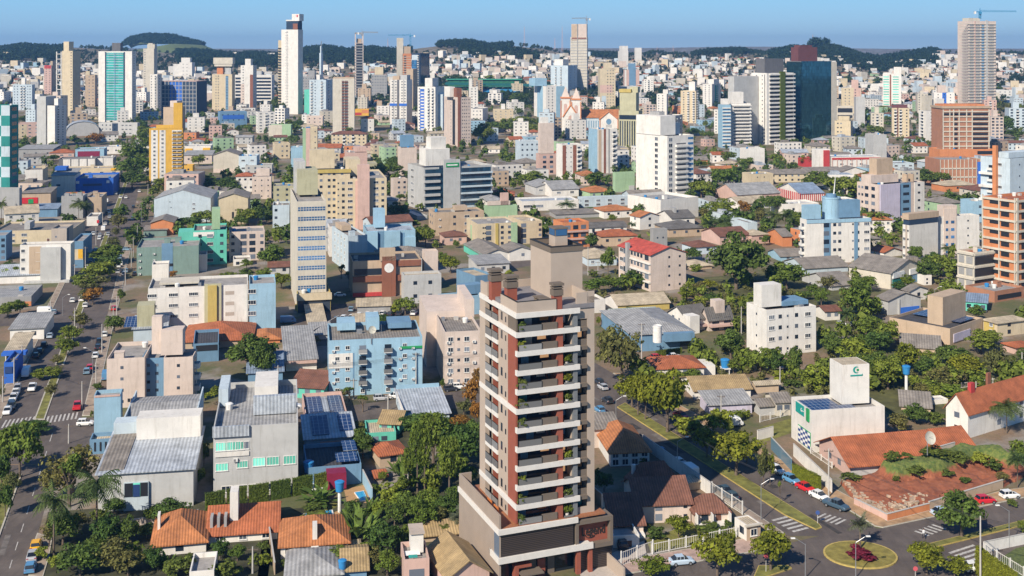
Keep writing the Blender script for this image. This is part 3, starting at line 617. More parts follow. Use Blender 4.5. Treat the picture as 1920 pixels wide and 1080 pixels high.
# the red earth lot: a bank held by a low wall
def lot():
    rnd=random.Random(3); pts=[(1572,906),(1602,946),(1664,977),(1742,957),(1880,915),(1930,890),(1880,862),(1790,858),(1700,884),(1640,890)]
    p=[P2(*q) for q in pts]; m,n,l,pb=newmat('red_lot'); v=coords(n,l)
    e=ramp(n,l,noise(n,l,.5,6,v,.7),.3,(.17,.05,.025),.7,(.34,.12,.06)); t=n.new('ShaderNodeTexCoord'); sx=n.new('ShaderNodeSeparateXYZ'); l.new(t.outputs['Object'],sx.inputs[0])
    g=n.new('ShaderNodeMath'); g.operation='MULTIPLY_ADD'; l.new(sx.outputs[2],g.inputs[0]); g.inputs[1].default_value=.26; l.new(noise(n,l,.22,6,v,.8),g.inputs[2])
    k=ramp(n,l,g.outputs[0],1.08,(0,0,0),1.0,(1,1,1)); r=n.new('ShaderNodeMapRange'); l.new(g.outputs[0],r.inputs[0]); r.inputs[1].default_value=1.0; r.inputs[2].default_value=1.15
    l.new(mix(n,l,r.outputs[0],e,ramp(n,l,noise(n,l,1.3,5,v,.7),.35,(.05,.09,.02),.65,(.17,.19,.045))),pb.inputs['Base Color']); pb.inputs['Roughness'].default_value=.95
    def inside(x,y):
        c=False
        for (ax,ay),(bx,by) in zip(p,p[1:]+p[:1]):
            if (ay>y)!=(by>y) and x<(bx-ax)*(y-ay)/(by-ay)+ax: c=not c
        return c
    def dist(x,y):
        d=9e9
        for a,b in zip(p,p[1:]+p[:1]):
            A_,B_=Vector(a),Vector(b); t_=max(0,min(1,(Vector((x,y))-A_).dot(B_-A_)/(B_-A_).length_squared)); d=min(d,(A_+(B_-A_)*t_-Vector((x,y))).length)
        return d
    def segd(x,y,a,b):
        A_,B_=Vector(a),Vector(b); t_=max(0,min(1,(Vector((x,y))-A_).dot(B_-A_)/(B_-A_).length_squared)); return (A_+(B_-A_)*t_-Vector((x,y))).length
    xs=[q[0] for q in p]; ys=[q[1] for q in p]; st=.7; nx=int((max(xs)-min(xs))/st)+2; ny=int((max(ys)-min(ys))/st)+2; y0=min(ys); x0=min(xs)
    from mathutils import noise as mn
    mb=MB(); H=[]
    for j in range(ny):
        for i in range(nx):
            x,y=x0+i*st,y0+j*st
            if inside(x,y):
                d=dist(x,y); df=min(segd(x,y,a_,b_) for a_,b_ in ((p[0],p[1]),(p[1],p[2]),(p[2],p[3]),(p[3],p[4]))); f=max(0,min(1,(df-8.5+3.2*mn.noise((x*.16,y*.16,7)))/2.6)); f=f*f*(3-2*f); z=.45+min(1,d/2)*(.35+2.3*f+.05*min(df,12))+.5*mn.noise((x*.35,y*.35,0))*min(1,d)+.25*mn.noise((x*1.1,y*1.1,3))*min(1,d)
            else: z=-.6
            mb.v.append((x,y,z))
    for j in range(ny-1):
        for i in range(nx-1):
            if any(mb.v[(j+a)*nx+i+b][2]>0 for a in (0,1) for b in (0,1)): mb.f.append((j*nx+i,j*nx+i+1,(j+1)*nx+i+1,(j+1)*nx+i)); mb.m.append(0)
    o=struct(mb.build('red_earth_bank',m))
    def hz(x,y):
        i=int((x-x0)/st); j=int((y-y0)/st); return mb.v[min(j,ny-1)*nx+min(i,nx-1)][2]
    global LOTZ
    LOTZ=lambda x,y:max(0,hz(x,y)) if inside(x,y) else 0
    rb=MB()
    for _ in range(420):
        q=rnd.random(); a,b=(p[0],p[1]) if q<.3 else (p[1],p[2]) if q<.6 else (p[2],p[3]); t_=rnd.random(); c=Vector(a)+(Vector(b)-Vector(a))*t_; x,y=c.x+rnd.uniform(-1.5,1.5),c.y+abs(rnd.gauss(0,2.2))+.4
        if not inside(x,y): continue
        s=rnd.uniform(.08,.32); z=hz(x,y); r_=[Vector((rnd.uniform(-1,1),rnd.uniform(-1,1),rnd.uniform(-1,1)))*s*.4 for _ in range(8)]
        i=len(rb.v); rb.box(x-s,x+s,y-s,y+s,z-.05,z+s*1.2); rb.v[i:]=[tuple(Vector(w_)+d_) for w_,d_ in zip(rb.v[i:],r_)]
    stuff(rb.build('rubble',flat('rubble',(.48,.36,.26),.95,var=.4,scale=1)))
    for a,b,h,lab,c in ((p[2],p[3],1.3,'short brick retaining wall along the red earth lot on the side street','O'),(p[1],p[2],1.2,'broken retaining wall below the red earth lot along the avenue','P'),(p[3],p[4],1.6,'old stained retaining wall behind the parked light blue car','B'),(p[8],p[9],3.0,'grey stained boundary wall above the red earth lot','H'),(p[7],p[8],3.2,'rendered wall section below the terracotta rear wing','X')):
        A_,B_=Vector(a),Vector(b); L=(B_-A_).length; an=math.atan2((B_-A_).y,(B_-A_).x); q=MB(); q.box(0,L,-.12,.12,0,h); o=q.build('retaining_wall',wall(c),None,(a[0],a[1],0),an); q=MB(); q.box(-.05,L+.05,-.18,.18,h,h+.08); q.build('coping',M_('conc'),o); tag(o,lab,'wall')
lot()

PR=random.Random(8)
def patches():
    for k in range(26):
        if k<12: v=PR.uniform(350,1060)**1.0; t=PR.uniform(.08,.92); a=Lv(0,790,v,VL)[0] if v<860 else Lv(-60,1080,v,VL)[0]; b=Lv(150,795,v,VL)[0] if v<860 else Lv(40,1080,v,VL)[0]; vp=VL
        else: v=PR.uniform(720,985); t=PR.uniform(.08,.92); a=Lv(1195,812,v,VR)[0]; b=Lv(1590,965,v,VR)[0]; vp=VR
        u=a+(b-a)*t; X,Y=P2(u,v); an=math.atan2(CU-vp,F); ex,ey=(math.cos(an),math.sin(an)),(-math.sin(an),math.cos(an)); w_,l_=PR.uniform(.7,2.2),PR.uniform(1.5,9)
        pts=[(X+ex[0]*p+ey[0]*q,Y+ex[1]*p+ey[1]*q) for p,q in ((-w_/2,-l_/2),(w_/2,-l_/2),(w_/2*PR.uniform(.8,1.1),l_/2),(-w_/2,l_/2))]
        sheet('road_patch',pts,.0165+.0004*k,(lambda:flat('tar_patch',(.05,.044,.042),.9,var=.4,scale=.8)) if PR.random()<.6 else (lambda:flat('pale_patch',(.16,.14,.125),.9,var=.3,scale=.8)),True)
patches()
# ------------------------------------------------------------------ downtown and the far towers (photo tiles; quarter-pixel figures inside each tile)
T=(0,0)
B(T,'green and white checkered tower at the left edge of the view',-330,75,138,1560,790,'I','ff',14,'','',mode='R',rot=-2,dep=14,short='checkered tower',cat='tower',
  panels=[('panel','f',.84,1,.1*i,.1*i+.1,'A' if i%2 else 'I',.3) for i in range(10)]+[('panel','f',.60,.84,.1*i,.1*i+.1,'I' if i%2 else 'A',.2) for i in range(10)]+[('window','f',.05,.58,.071*i+.02,.071*i+.055,'glass',.1) for i in range(14)]+[('window','r',.2,.8,.071*i+.02,.071*i+.055,'glass',.1) for i in range(14)])
B(T,'tall cream tower with rounded crown and grey shaded side',465,545,604,890,385,'C','ff',24,'d.86','',mode='R',rot=-16,cat='tower',short='rounded crown tower',
  boxes=[('crown',0,.5,.2,.8,0,11,'C'),('lattice',-.55,-.48,0,.1,-52,-1,'W'),('lattice',-.12,-.05,0,.1,-52,-1,'W')]+[('lattice',-.55,0,0,.12,-52+6*i,-51.4+6*i,'W') for i in range(9)])
B(T,'pink and white tower left of the tall cream tower',330,385,420,730,490,'P','ff',14,'d.3 d.8','',mode='R',rot=-2,boxes=[('stair_tower',.75,1.05,.2,.9,-40,6,'B')],panels=[('panel','f',.05,.95,.9,1,'R',.1)])
B(T,'white and pale blue apartment block at far left with central balconies',95,240,262,830,638,'A','ff',9,'d.1 d.25 b.45 b.6 d.78 d.9','',mode='R',rot=-2,boxes=[('stair_tower',.4,.6,.3,.7,0,8,'W')],short='pale apartments')
B(T,'white apartment tower with dark balcony side, left of the green glass tower',355,412,497,1100,792,'W','ff',16,'','b.3 d.7',mode='R',rot=-14,short='dark balcony tower',boxes=[('annex',-1.4,0,.1,.9,-999,-17,'W'),('annex',-1.4,-.2,0,.9,-60,8,'G'),('stair_tower',.3,.8,.4,.8,0,6,'W')])
B(T,'tall green glass tower between white piers',738,990,1020,920,388,'W','ff',27,'','d.5',mode='R',rot=-8,cat='tower',short='green glass tower',name='office_tower',
  panels=[('curtain_glass','f',.24,.49,.02,.98,'iglass',.3),('curtain_glass','f',.51,.75,.02,.98,'iglass',.3),('fin','f',.49,.51,.02,.98,'S',.7),('fin','f',.20,.235,0,.99,'K',.3),('fin','f',.755,.79,0,.99,'K',.3)]+[('slab','f',.25,.74,.036*i+.02,.036*i+.028,'A',.55) for i in range(27)],
  boxes=[('plant_room',.38,.63,.2,.8,0,9.5,'D')])
B(T,'low white and dark podium hall under the green glass tower',740,1030,1048,1022,925,'G','ff',3,'d.1 d.2 d.3 d.42 t.62 t.72 t.82','',mode='R',rot=-8,dep=14,name='podium_hall',panels=[('panel','f',.35,.5,.05,.95,'K',.1)])
B(T,'slim grey concrete tower with stepped top, right of the green glass tower',1075,1155,1180,760,365,'X','ff',22,'d.15','',mode='R',rot=-8,cat='tower',boxes=[('crown',.3,1,.2,.9,0,6,'X'),('crown',.4,.8,.2,.9,6,7.5,'X')])
B(T,'beige blind-sided block behind the tall cream tower',605,640,712,800,562,'B','ff',10,'d.4 d.8','',rot=5,boxes=[('stair_tower',0,.4,.2,.8,0,5,'C')])
B(T,'white balcony tower standing before the dark netted block',1125,1180,1212,835,558,'W','ff',13,'d.2 b.75','d.5',mode='R',rot=-12)
B(T,'dark blue netted concrete shell under construction',1210,1470,1552,885,612,'K','ff',9,'','',mode='R',rot=-10,name='construction_block',short='dark netted shell',
  panels=[('slab','f',0,1,.11*i+.1,.11*i+.118,'H',.3) for i in range(8)]+[('column','f',.1*i,.1*i+.02,0,1,'H',.2) for i in range(11)]+[('net','f',.25,.62,.05,.98,'U',.1)],boxes=[('slab',0,1,0,1,-.1,.5,'P')])
B(T,'stepped white block with tall stair box above the netted shell',1305,1345,1440,600,470,'W','ff',5,'d.3 d.6','',dep=14,rot=-5,boxes=[('stair_tower',.1,.8,.2,.8,0,8,'W'),('annex',-.5,.1,.1,.8,-999,-3,'W')])
B(T,'cream tower topped by a flared concrete water tank',1590,1740,1762,835,560,'C','ff',13,'d.2 d.32 d.75','',mode='R',rot=-4,cat='tower',short='flared tank tower',
  boxes=[('tank_stem',.2,.5,.3,.7,0,10,'O'),('water_tank',.1,.98,.1,.9,10,13,'X'),('water_tank',.06,1.02,.05,.95,13,21,'X'),('stair_tower',.62,.9,.3,.7,0,8,'G')],panels=[('panel','f',.68,.82,0,.95,'S',.05)])
B(T,'low blue glazed building right of the netted shell',1650,1852,None,965,842,'S','bf',3,'5d','',dep=18,panels=[('sign','f',.1,.9,.55,.8,'U',.1)])
B(T,'tall white tower with brown balcony strip beyond the flared water tank',1805,1898,1925,840,490,'W','ff',17,'d.2','d.5',mode='R',rot=-6,cat='tower',panels=[('panel','f',.75,1.0,0,.8,'N',.15),('panel','f',.0,.3,0,.6,'Q',.05)],boxes=[('stair_tower',.3,.75,.2,.8,0,8,'W')])
B(T,'grey barrel roofed sports hall at the foot of the green glass tower',500,745,None,1025,985,'G','mv',1,'','',dep=30,rise=9,name='sports_hall',short='grey sports hall')
B(T,'yellow apartment tower with white window columns',1118,1370,1378,1390,962,'Y','ff',14,'q.16 q.40','',mode='R',rot=8,dep=15,cat='tower',short='yellow tower',ws=(.9,.8),par=.5,
  panels=[('panel','f',.06,.26,.02,.97,'W',.1),('panel','f',.31,.49,.02,.97,'W',.1),('panel','f',.68,.97,.02,.97,'W',.1)]+[('balcony','f',.70,.82,.068*i+.03,.068*i+.062,'dark',.13) for i in range(14)]+[('balcony','f',.84,.97,.068*i+.03,.068*i+.062,'dark',.13) for i in range(14)]+[('balcony_rail','f',.68,.98,.068*i+.025,.068*i+.04,'Y',.9) for i in range(14)],
  boxes=[('stair_tower',.72,.98,.2,.8,0,16,'Y'),('stair_tower',.2,.72,.3,.9,0,2,'Y')])
B(T,'beige tower with grey shaded side right behind the yellow tower',1225,1312,1390,1040,805,'B','ff',10,'','',mode='R',rot=-14,boxes=[('stair_tower',.4,1,.2,.7,0,6,'Q')])
B(T,'small white gabled house with three windows below the cream tower with the water tank',1700,1790,None,1020,985,'W','ny',1,'d.3 d.7','',dep=10,name='house',cat='house')
B(T,'pink apartment building by the foot of the white tower with dark balcony side',135,310,None,1040,925,'P','ff',4,'d.2 t.5 t.8','',dep=16,panels=[('panel','f',0,.38,0,.9,'C',.1)])
T=(1,0)
TALL=B(T,'tallest white tower with red emblem on its crown',190,315,352,860,222,'W','ff',30,'d.33','',mode='R',rot=-22,cat='tower',short='tallest white tower',
  boxes=[('crown',.27,.98,.1,.9,0,10.5,'K'),('crown',.62,1.06,.05,.95,10.5,19,'W'),('crown',.25,.7,.08,.92,10.5,12,'W'),('lower_wing',-.22,.22,.1,.8,-999,-13,'C')],
  panels=[('panel','f',.70,.98,1.0,1.07,'N',.2)]+[('balcony','f',.24,.40,.033*i+.012,.033*i+.022,'W',1.0) for i in range(30)]+[('window','f',-.2,-.02,.033*i+.012,.033*i+.026,'dark',-2.0) for i in range(24)])
B(T,'white banded office with dark floors left of the tallest white tower',-160,118,None,780,562,'W','ff',8,'','',dep=18,rot=0,panels=[('window','f',.02,.98,.115*i+.04,.115*i+.105,'glass',.1) for i in range(8)],boxes=[('stair_tower',.2,.7,.3,.9,0,5,'G')])
B(T,'slender white blade tower with a slanting tip',475,488,503,640,400,'A','ff',16,'','',mode='R',rot=-12,cat='tower',boxes=[('blade',.2,.8,.2,.8,0,11,'A'),('blade',.45,.65,.4,.6,11,19,'H')])
B(T,'grey concrete block right of the tallest white tower',330,440,458,725,575,'H','ff',7,'6d','',mode='R',rot=-3,boxes=[('stair_tower',.5,.95,.3,.8,0,9,'H')])
B(T,'small white building with a round arched facade',260,308,None,840,760,'W','fv',4,'d.5','',dep=14,rise=6,rot=2)
B(T,'orange and dark concrete frame tower under construction with crane',724,741,806,740,325,'Q','ff',1,'','',rot=8,cat='tower',name='construction_tower',short='orange construction tower',
  panels=[('slab','f',0,1,.05*i+.04,.05*i+.055,'H',.5) for i in range(19)]+[('opening','f',.12,.92,.05*i+.055,.05*i+.088,'dark',.1) for i in range(19)]+[('column','f',.1,.16,0,1,'Q',.4),('column','f',.9,1,0,1,'Q',.4)],
  boxes=[('frame',0,.12,0,.2,0,15,'Q'),('frame',.85,1,0,.2,0,15,'Q'),('frame',0,1,0,.3,12.5,15,'H'),('frame',.2,.8,.3,.8,0,6,'B')])
B(T,'pale blue apartment tower with white balconies left of the beige tower with dark strip',400,525,575,872,600,'A','ff',12,'b.15 d.35 b.75','b.4',mode='R',rot=-8,boxes=[('stair_tower',.3,.5,.3,.8,0,6,'W'),('annex',-.35,0,.1,.9,-999,-12,'M')])
B(T,'beige tower with a dark central balcony strip',575,738,742,1000,592,'X','ff',18,'','',mode='R',rot=5,dep=15,cat='tower',short='dark strip tower',
  panels=[('balcony_strip','f',.42,.70,.02,.96,'D',.05)]+[('balcony_rail','f',.42,.70,.0535*i+.02,.0535*i+.035,'N',.8) for i in range(18)]+[('panel','f',.54,.56,.02,.96,'X',.6)],boxes=[('crown',.02,.98,.1,.9,0,1.5,'B')])
B(T,'grey office block with small windows behind the beige tower with dark strip',840,866,982,742,562,'H','ff',8,'6d','',rot=2,boxes=[('stair_tower',.2,.75,.2,.8,0,11,'C')])
B(T,'twin shafted white tower with a purple band',1005,1130,1172,965,602,'W','ff',17,'d.15 d.35 d.72 d.9','',mode='R',rot=-10,cat='tower',short='tower with purple band',
  panels=[('panel','f',.42,.56,0,1,'D',.1),('band','f',-.02,.42,.46,.51,'U',.3),('band','f',.56,1.01,.46,.51,'U',.3),('panel','f',.2,.26,0,1,'H',.1),('panel','f',.8,.85,0,1,'H',.1)],boxes=[('crown',.1,.5,.2,.8,0,4,'B'),('crown',.55,.95,.2,.8,0,5,'G')])
B(T,'plain tan slab tower beside the tower with purple band',1128,1178,1212,830,522,'B','ff',14,'','d.5',mode='R',rot=-12)
B(T,'unfinished tower with orange brick infill and concrete core',1055,1165,1170,660,405,'O','ff',1,'','',mode='R',rot=5,dep=12,name='construction_tower',cat='tower',short='orange brick tower',
  panels=[('slab','f',.4,1,.07*i+.05,.07*i+.065,'X',.3) for i in range(13)]+[('opening','f',.5,.65,.07*i+.065,.07*i+.1,'dark',.1) for i in range(13)]+[('core','f',0,.4,0,1,'X',.5)],boxes=[('core',0,.45,.1,.9,0,24,'X'),('core',.5,.95,.1,.9,0,11,'B')])
B(T,'dark blue glass tower with white balcony corner',1168,1232,1302,660,402,'K','ff',15,'b.75','',mode='R',rot=-20,cat='tower',panels=[('panel','f',.02,.7,.8,.95,'A',.3),('panel','f',.02,.55,0,.8,'bglass',.1),('panel','r',.05,.95,.03,.97,'dglass',.1)],short='dark blue tower')
B(T,'white balcony tower with blue recesses',1212,1345,1420,985,655,'W','ff',14,'b.62 b.85 d.1','',mode='R',rot=-18,cat='tower',short='blue recess tower',panels=[('panel','f',.14,.38,0,.95,'U',.05),('panel','r',.4,.95,.02,.55,'U',.08)]+[('window','f',.18,.36,.07*i+.02,.07*i+.05,'W',.12) for i in range(13)],boxes=[('crown',.3,.72,.2,.8,0,9,'W'),('annex',1,1.25,.3,.9,-999,-8,'A')])
B(T,'beige and brown tower with rows of small windows',1410,1515,1612,1100,730,'Q','ff',14,'s.35 s.5 s.65 s.85','s.5',rot=24,cat='tower',short='beige and brown tower',ws=(1.3,1.3),panels=[('panel','f',-.02,.18,0,1.02,'N',.5),('panel','l',.62,.8,.02,.95,'dark',.1)],boxes=[('crown',0,.4,.1,.6,0,8,'N'),('crown',-.3,.1,.3,.7,0,9,'W')])
B(T,'slim white tower in front of the green stadium stand',1575,1600,1665,900,655,'W','ff',12,'d.3 d.7','',rot=5,boxes=[('stair_tower',0,.35,.2,.8,0,10,'W')])
B(T,'white four storey flats right of the beige and brown tower',1615,1700,1742,935,820,'W','ff',4,'d.2 d.5 d.8','d.5',mode='R',rot=-8,dep=14)
B(T,'long cream flats with brown roof boxes below the stadium',1780,1930,None,915,825,'C','ff',4,'4w','',dep=16,rot=3,boxes=[('stair_tower',.4,.6,.3,.8,0,6,'W')])
B(T,'ochre apartment block with brown roof and balconies',565,828,None,1110,1005,'C','nh',4,'d.08 d.2 b.36 d.48 b.62 d.8 d.92','',dep=14,rot=3,short='ochre apartment block')
B(T,'cream low block with brown roof left of the beige tower with dark strip',380,500,None,960,875,'Q','ff',3,'3d','',dep=14,rot=4)
B(T,'bright painted container-like hall with orange and yellow sides',740,845,None,870,820,'Y','rf',1,'','',dep=12,rot=3,panels=[('panel','f',.0,.5,.1,.5,'R',.1),('panel','f',.5,1,.4,.9,'O',.1)])
B(T,'church-like hall with orange roof above the ochre apartment block',790,885,None,990,890,'W','th',2,'d.3 d.7','',dep=16,rot=10)
B(T,'white four storey block under the tower with purple band',905,1000,None,875,795,'W','ff',4,'d.2 d.5 d.8','',dep=12,rot=3,boxes=[('stair_tower',.0,.4,.3,.8,0,6,'B')])
B(T,'grey green block with mint gable left of the ochre apartment block',95,262,None,1025,940,'J','ff',2,'','',dep=14,rot=5,panels=[('panel','f',0,.6,0,1,'X',.1)])
# the stadium
X_,Y_,Z_=place(480+1665/4,705/4)
st=empty('stadium',(X_,Y_,Z_),R(-2)); tag(st,'green football stadium stand with long green roof','stadium'); SHORT.append(('green stadium',480+1665/4,176,60,X_,Y_))
SG=flat('stand_green',(.02,.16,.08),.6,var=.5,scale=.2)
m=MB(); m.box(-45,105,0,6,0,8); m.build('lower_stand',SG,st)
m=MB(); m.box(-45,60,20,32,9,19); m.build('upper_stand',SG,st)
m=MB(); m.quad((-47,-6,13),(107,-6,10.5),(107,12,13),(-47,12,16)); m.box(-47,107,-6.2,-6,9.6,10.5); m.build('roof',flat('stand_roof',(.015,.12,.10),.5),st)
m=MB(); m.box(-47,62,18,34,19.2,20.4); m.build('roof',flat('stand_roof_upper',(.04,.30,.19),.5),st)
m=MB(); m.quad((5,-20,3),(60,-20,3),(60,-2,7),(5,-2,7)); m.build('canopy',flat('blue_sheet',(.04,.22,.42),.5),st)
for i in range(12): m=MB(); m.box(-44+13*i,-43.2+13*i,-.6,0,0,10.5); m.build('column',M_('rail'),st)
T=(2,0)
B(T,'towering grey netted skyscraper under construction with bulging outline',445,560,586,690,180,'Q','ff',1,'','',mode='R',rot=-10,cat='tower',name='construction_tower',short='netted skyscraper',
  boxes=[('net',-.06,1.03,-.05,1.03,-999,-20,'X'),('net',.02,.42,-.08,.5,-25,-.5,'B')],panels=[('slab','f',-.04,1.02,.042*i+.02,.042*i+.026,'G',1.2) for i in range(19)]+[('net_seam','f',.38,.42,0,1.0,'H',1.3),('net_seam','f',.02,.98,.78,.80,'N',1.3)])
B(T,'grey white apartment tower left of the netted skyscraper',290,420,490,700,492,'A','ff',10,'b.3 b.6','d.3 d.7',mode='R',rot=-25,boxes=[('stair_tower',.1,.6,.2,.8,0,9,'W')])
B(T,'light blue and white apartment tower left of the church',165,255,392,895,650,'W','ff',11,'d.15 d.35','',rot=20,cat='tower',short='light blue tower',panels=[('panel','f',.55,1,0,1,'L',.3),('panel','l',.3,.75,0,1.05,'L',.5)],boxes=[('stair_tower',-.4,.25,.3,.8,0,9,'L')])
B(T,'cream tower with a brick coloured band right of the church spires',645,660,776,810,520,'C','ff',13,'d.5 d.68 d.85','',rot=3,cat='tower',short='brick band tower',panels=[('panel','f',0,.8,.38,.58,'P',.1),('panel','f',.1,.4,0,.3,'A',.1)],boxes=[('crown',.3,.8,.2,.8,0,8,'C')])
B(T,'left one of two far white slab towers on the ridge',795,828,872,500,385,'W','ff',9,'','',rot=8,cat='tower',boxes=[('wing',0,.95,.0,.7,0,11,'W')])
B(T,'right one of two far white slab towers on the ridge',918,925,972,470,358,'W','ff',9,'','',rot=3,cat='tower')
B(T,'blue and brick tower between the church and the far slabs',845,955,962,660,525,'P','ff',8,'','',mode='R',rot=4,dep=12,panels=[('panel','f',.3,.75,0,1.15,'S',.5),('panel','f',.0,.12,0,1,'W',.1)],boxes=[('crown',.3,.75,.1,.7,0,10,'S')])
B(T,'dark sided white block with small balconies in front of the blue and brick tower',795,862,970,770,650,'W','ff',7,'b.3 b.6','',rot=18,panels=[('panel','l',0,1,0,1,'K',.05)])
B(T,'khaki office building with stepped terrace top',800,950,1085,1105,832,'E','ff',7,'','d.3 d.6',mode='R',rot=-22,short='khaki office building',panels=[('rib','f',.12*i+.02,.12*i+.06,0,.72,'E',.8) for i in range(8)]+[('window','f',.12*i+.065,.12*i+.11,.03,.72,'glass',.1) for i in range(8)]+[('window','f',.03,.97,.76,.88,'glass',.1)],boxes=[('terrace',0.03,.85,.1,.9,0,16,'E'),('terrace',.0,.6,.05,.95,16,19,'F'),('stair_tower',.5,.9,.3,.9,16,21,'E')])
B(T,'white stepped tower right of the khaki office building',1085,1160,1225,885,705,'W','ff',9,'d.2 d.6','',mode='R',rot=-15,boxes=[('stair_tower',.6,1.1,.2,.8,0,5,'W')])
B(T,'white flats with blue shaded side behind the big hotel tower',1135,1215,1280,1060,870,'W','ff',8,'d.3 d.7','b.3 b.7',mode='R',rot=-25)
B(T,'cream tower with dark balcony half right of the khaki office building',1265,1380,1456,925,682,'C','ff',13,'d.2 b.5 b.85','b.3 b.7',mode='R',rot=-22,cat='tower',boxes=[('stair_tower',.5,.9,.2,.8,0,10,'W')],short='dark balcony half tower')
B(T,'white tower with teal glass bay behind the cream and dark balcony tower',1430,1500,1566,810,632,'W','ff',11,'d.3 d.7','b.5',mode='R',rot=-25,panels=[('panel','r',.3,.7,0,.95,'I',.1)],boxes=[('stair_tower',.4,1,.2,.8,0,6,'W')])
B(T,'grey paired glass tower left of the tall white tower with green garden strip',1628,1640,1802,800,592,'G','ff',12,'','',rot=3,cat='tower',panels=[('window','f',.06,.30,.03,.95,'dglass',.1),('window','f',.36,.60,.03,.95,'dglass',.1),('window','f',.66,.9,.03,.95,'dglass',.1)])
B(T,'white tower with wrapped curved balconies',1640,1790,1800,1100,775,'W','ff',12,'','',mode='R',rot=8,dep=16,cat='tower',short='curved balcony tower',panels=[('balcony','f',.15,.95,.078*i+.02,.078*i+.05,'dark',.1) for i in range(12)]+[('balcony_rail','f',.08,1.02,.078*i+.0,.078*i+.03,'W',1.4) for i in range(13)],boxes=[('crown',.1,.7,.2,.8,0,10,'W')])
B(T,'narrow blue and white tower next to the white curved balcony tower',1545,1575,1640,1110,785,'L','ff',12,'','',rot=10,panels=[('balcony','f',.1,.95,.078*i+.02,.078*i+.05,'bglass',.1) for i in range(12)]+[('balcony_rail','f',.05,1,.078*i+.05,.078*i+.075,'W',.6) for i in range(12)],boxes=[('crown',.2,.9,.3,.8,0,5,'W')])
B(T,'tall white tower with a green garden strip down its balconies',1795,1910,2112,1085,548,'W','ff',17,'','s.35 s.72',rot=30,cat='tower',short='garden strip tower',ws=(1.6,1.5),
  panels=[('panel','l',.86,.9,0,.98,'dark',.1)]+[('balcony','f',.12,.98,.057*i+.022,.057*i+.05,'dark',.1) for i in range(17)]+[('balcony_rail','f',.10,1.03,.057*i+.0,.057*i+.022,'W',1.3) for i in range(18)]+[('hanging_garden','f',.46,.64,.0,1.02,'hedge',1.9)],boxes=[('crown',.1,.8,.3,.9,0,13,'D'),('wing',-.9,-.02,.5,.9,-999,-3,'G')])
T=(3,0)
B(T,'dark blue mirrored glass tower with a brown roof box',140,250,478,1070,462,'D','ff',1,'','',rot=26,cat='tower',name='office_tower',short='dark mirrored tower',panels=[('curtain_glass','f',.0,.98,.0,1.0,'mglass',.2),('curtain_glass','l',.0,1,.0,.99,'mglass',.2),('edge','f',.985,1.16,0,.99,'X',.4)],
  boxes=[('roof_box',.0,.62,.2,.7,0,13,'a'),('roof_box',.1,.5,.3,.7,13,15,'a')])
B(T,'white tower with pale green glass bands and brown stripes',860,1000,1075,815,558,'W','ff',13,'','',mode='R',rot=-18,cat='tower',short='green band tower',panels=[('balcony','f',.04,.34,.073*i+.02,.073*i+.05,'green',.1) for i in range(13)]+[('balcony','f',.54,.86,.073*i+.02,.073*i+.05,'green',.1) for i in range(13)]+[('panel','f',.38,.46,0,.98,'N',.2),('panel','r',.3,.4,0,1,'N',.1)],boxes=[('crown',.6,1,.2,.8,0,9,'W')])
B(T,'cream apartment block with peach upper box',550,700,795,860,662,'C','ff',9,'d.2 d.4 d.7','d.3 d.7',mode='R',rot=-18,boxes=[('crown',.5,.85,.2,.8,0,10,'P')],panels=[('panel','f',.62,.98,.5,1,'P',.1)])
B(T,'grey slab with blue shadowed flank right of the mirrored tower',645,660,727,950,728,'G','ff',10,'','',rot=-5)
B(T,'dark terrace building in front of the cream apartment block',510,640,660,930,800,'X','ff',3,'','',mode='R',rot=-5,dep=14,panels=[('opening','f',.1,.95,.2,.5,'dark',.1),('opening','f',.1,.95,.65,.9,'dark',.1)])
B(T,'cream block with long balconies below the grey slab',500,620,722,1075,910,'C','ff',5,'d.2 d.4','t.3 t.6',mode='R',rot=-25,short='long balcony block',boxes=[('stair_tower',.2,.9,.2,.7,0,4,'C')])
B(T,'tall curved residential skyscraper under construction with crane',1422,1500,1710,830,158,'Q','ff',30,'','',rot=15,cat='tower',name='construction_tower',short='curved skyscraper',
  panels=[('slab','f',-.32,.98,.0325*i+.02,.0325*i+.027,'X',1.0) for i in range(30)]+[('opening','f',a,b,.0325*i+.03,.0325*i+.047,'H',.15) for i in range(29) for a,b in ((.06,.2),(.28,.42),(.74,.92))]+[('recess','f',.48,.58,.0,.97,'S',.1),('fin','f',.62,.70,0,1.01,'G',.8),('fin','f',.22,.26,0,1.0,'P',.6)],boxes=[('crown',.1,.5,.2,.8,0,4,'X')])
B(T,'cream apartment block with purple edged balconies',930,1060,1132,1030,812,'C','ff',9,'b.2 b.5 d.85','',mode='R',rot=-15,short='cream balcony block',panels=[('fin','f',.3,.36,0,1,'a',.5)],boxes=[('roof_garden',.0,.9,.1,.8,0,3,'a')])
B(T,'white apartment block left of the brick construction',1130,1185,1312,1060,835,'W','ff',9,'s.3 s.7','b.5',rot=15,ws=(1.3,1.3),boxes=[('stair_tower',.1,.5,.3,.8,0,14,'X'),('stair_tower',.7,1.2,.3,.8,0,11,'W')])
B(T,'blue and white flats beneath the curved skyscraper',1245,1400,1480,860,700,'W','ff',7,'d.2 d.5 d.8','b.5',mode='R',rot=-10,panels=[('panel','f',.4,.6,0,1,'U',.1)],boxes=[('stair_tower',.2,.6,.3,.8,0,9,'Q')])
B(T,'white low office with horizontal windows at far right',1690,1830,None,760,680,'W','ff',4,'4t','',dep=18,rot=0)
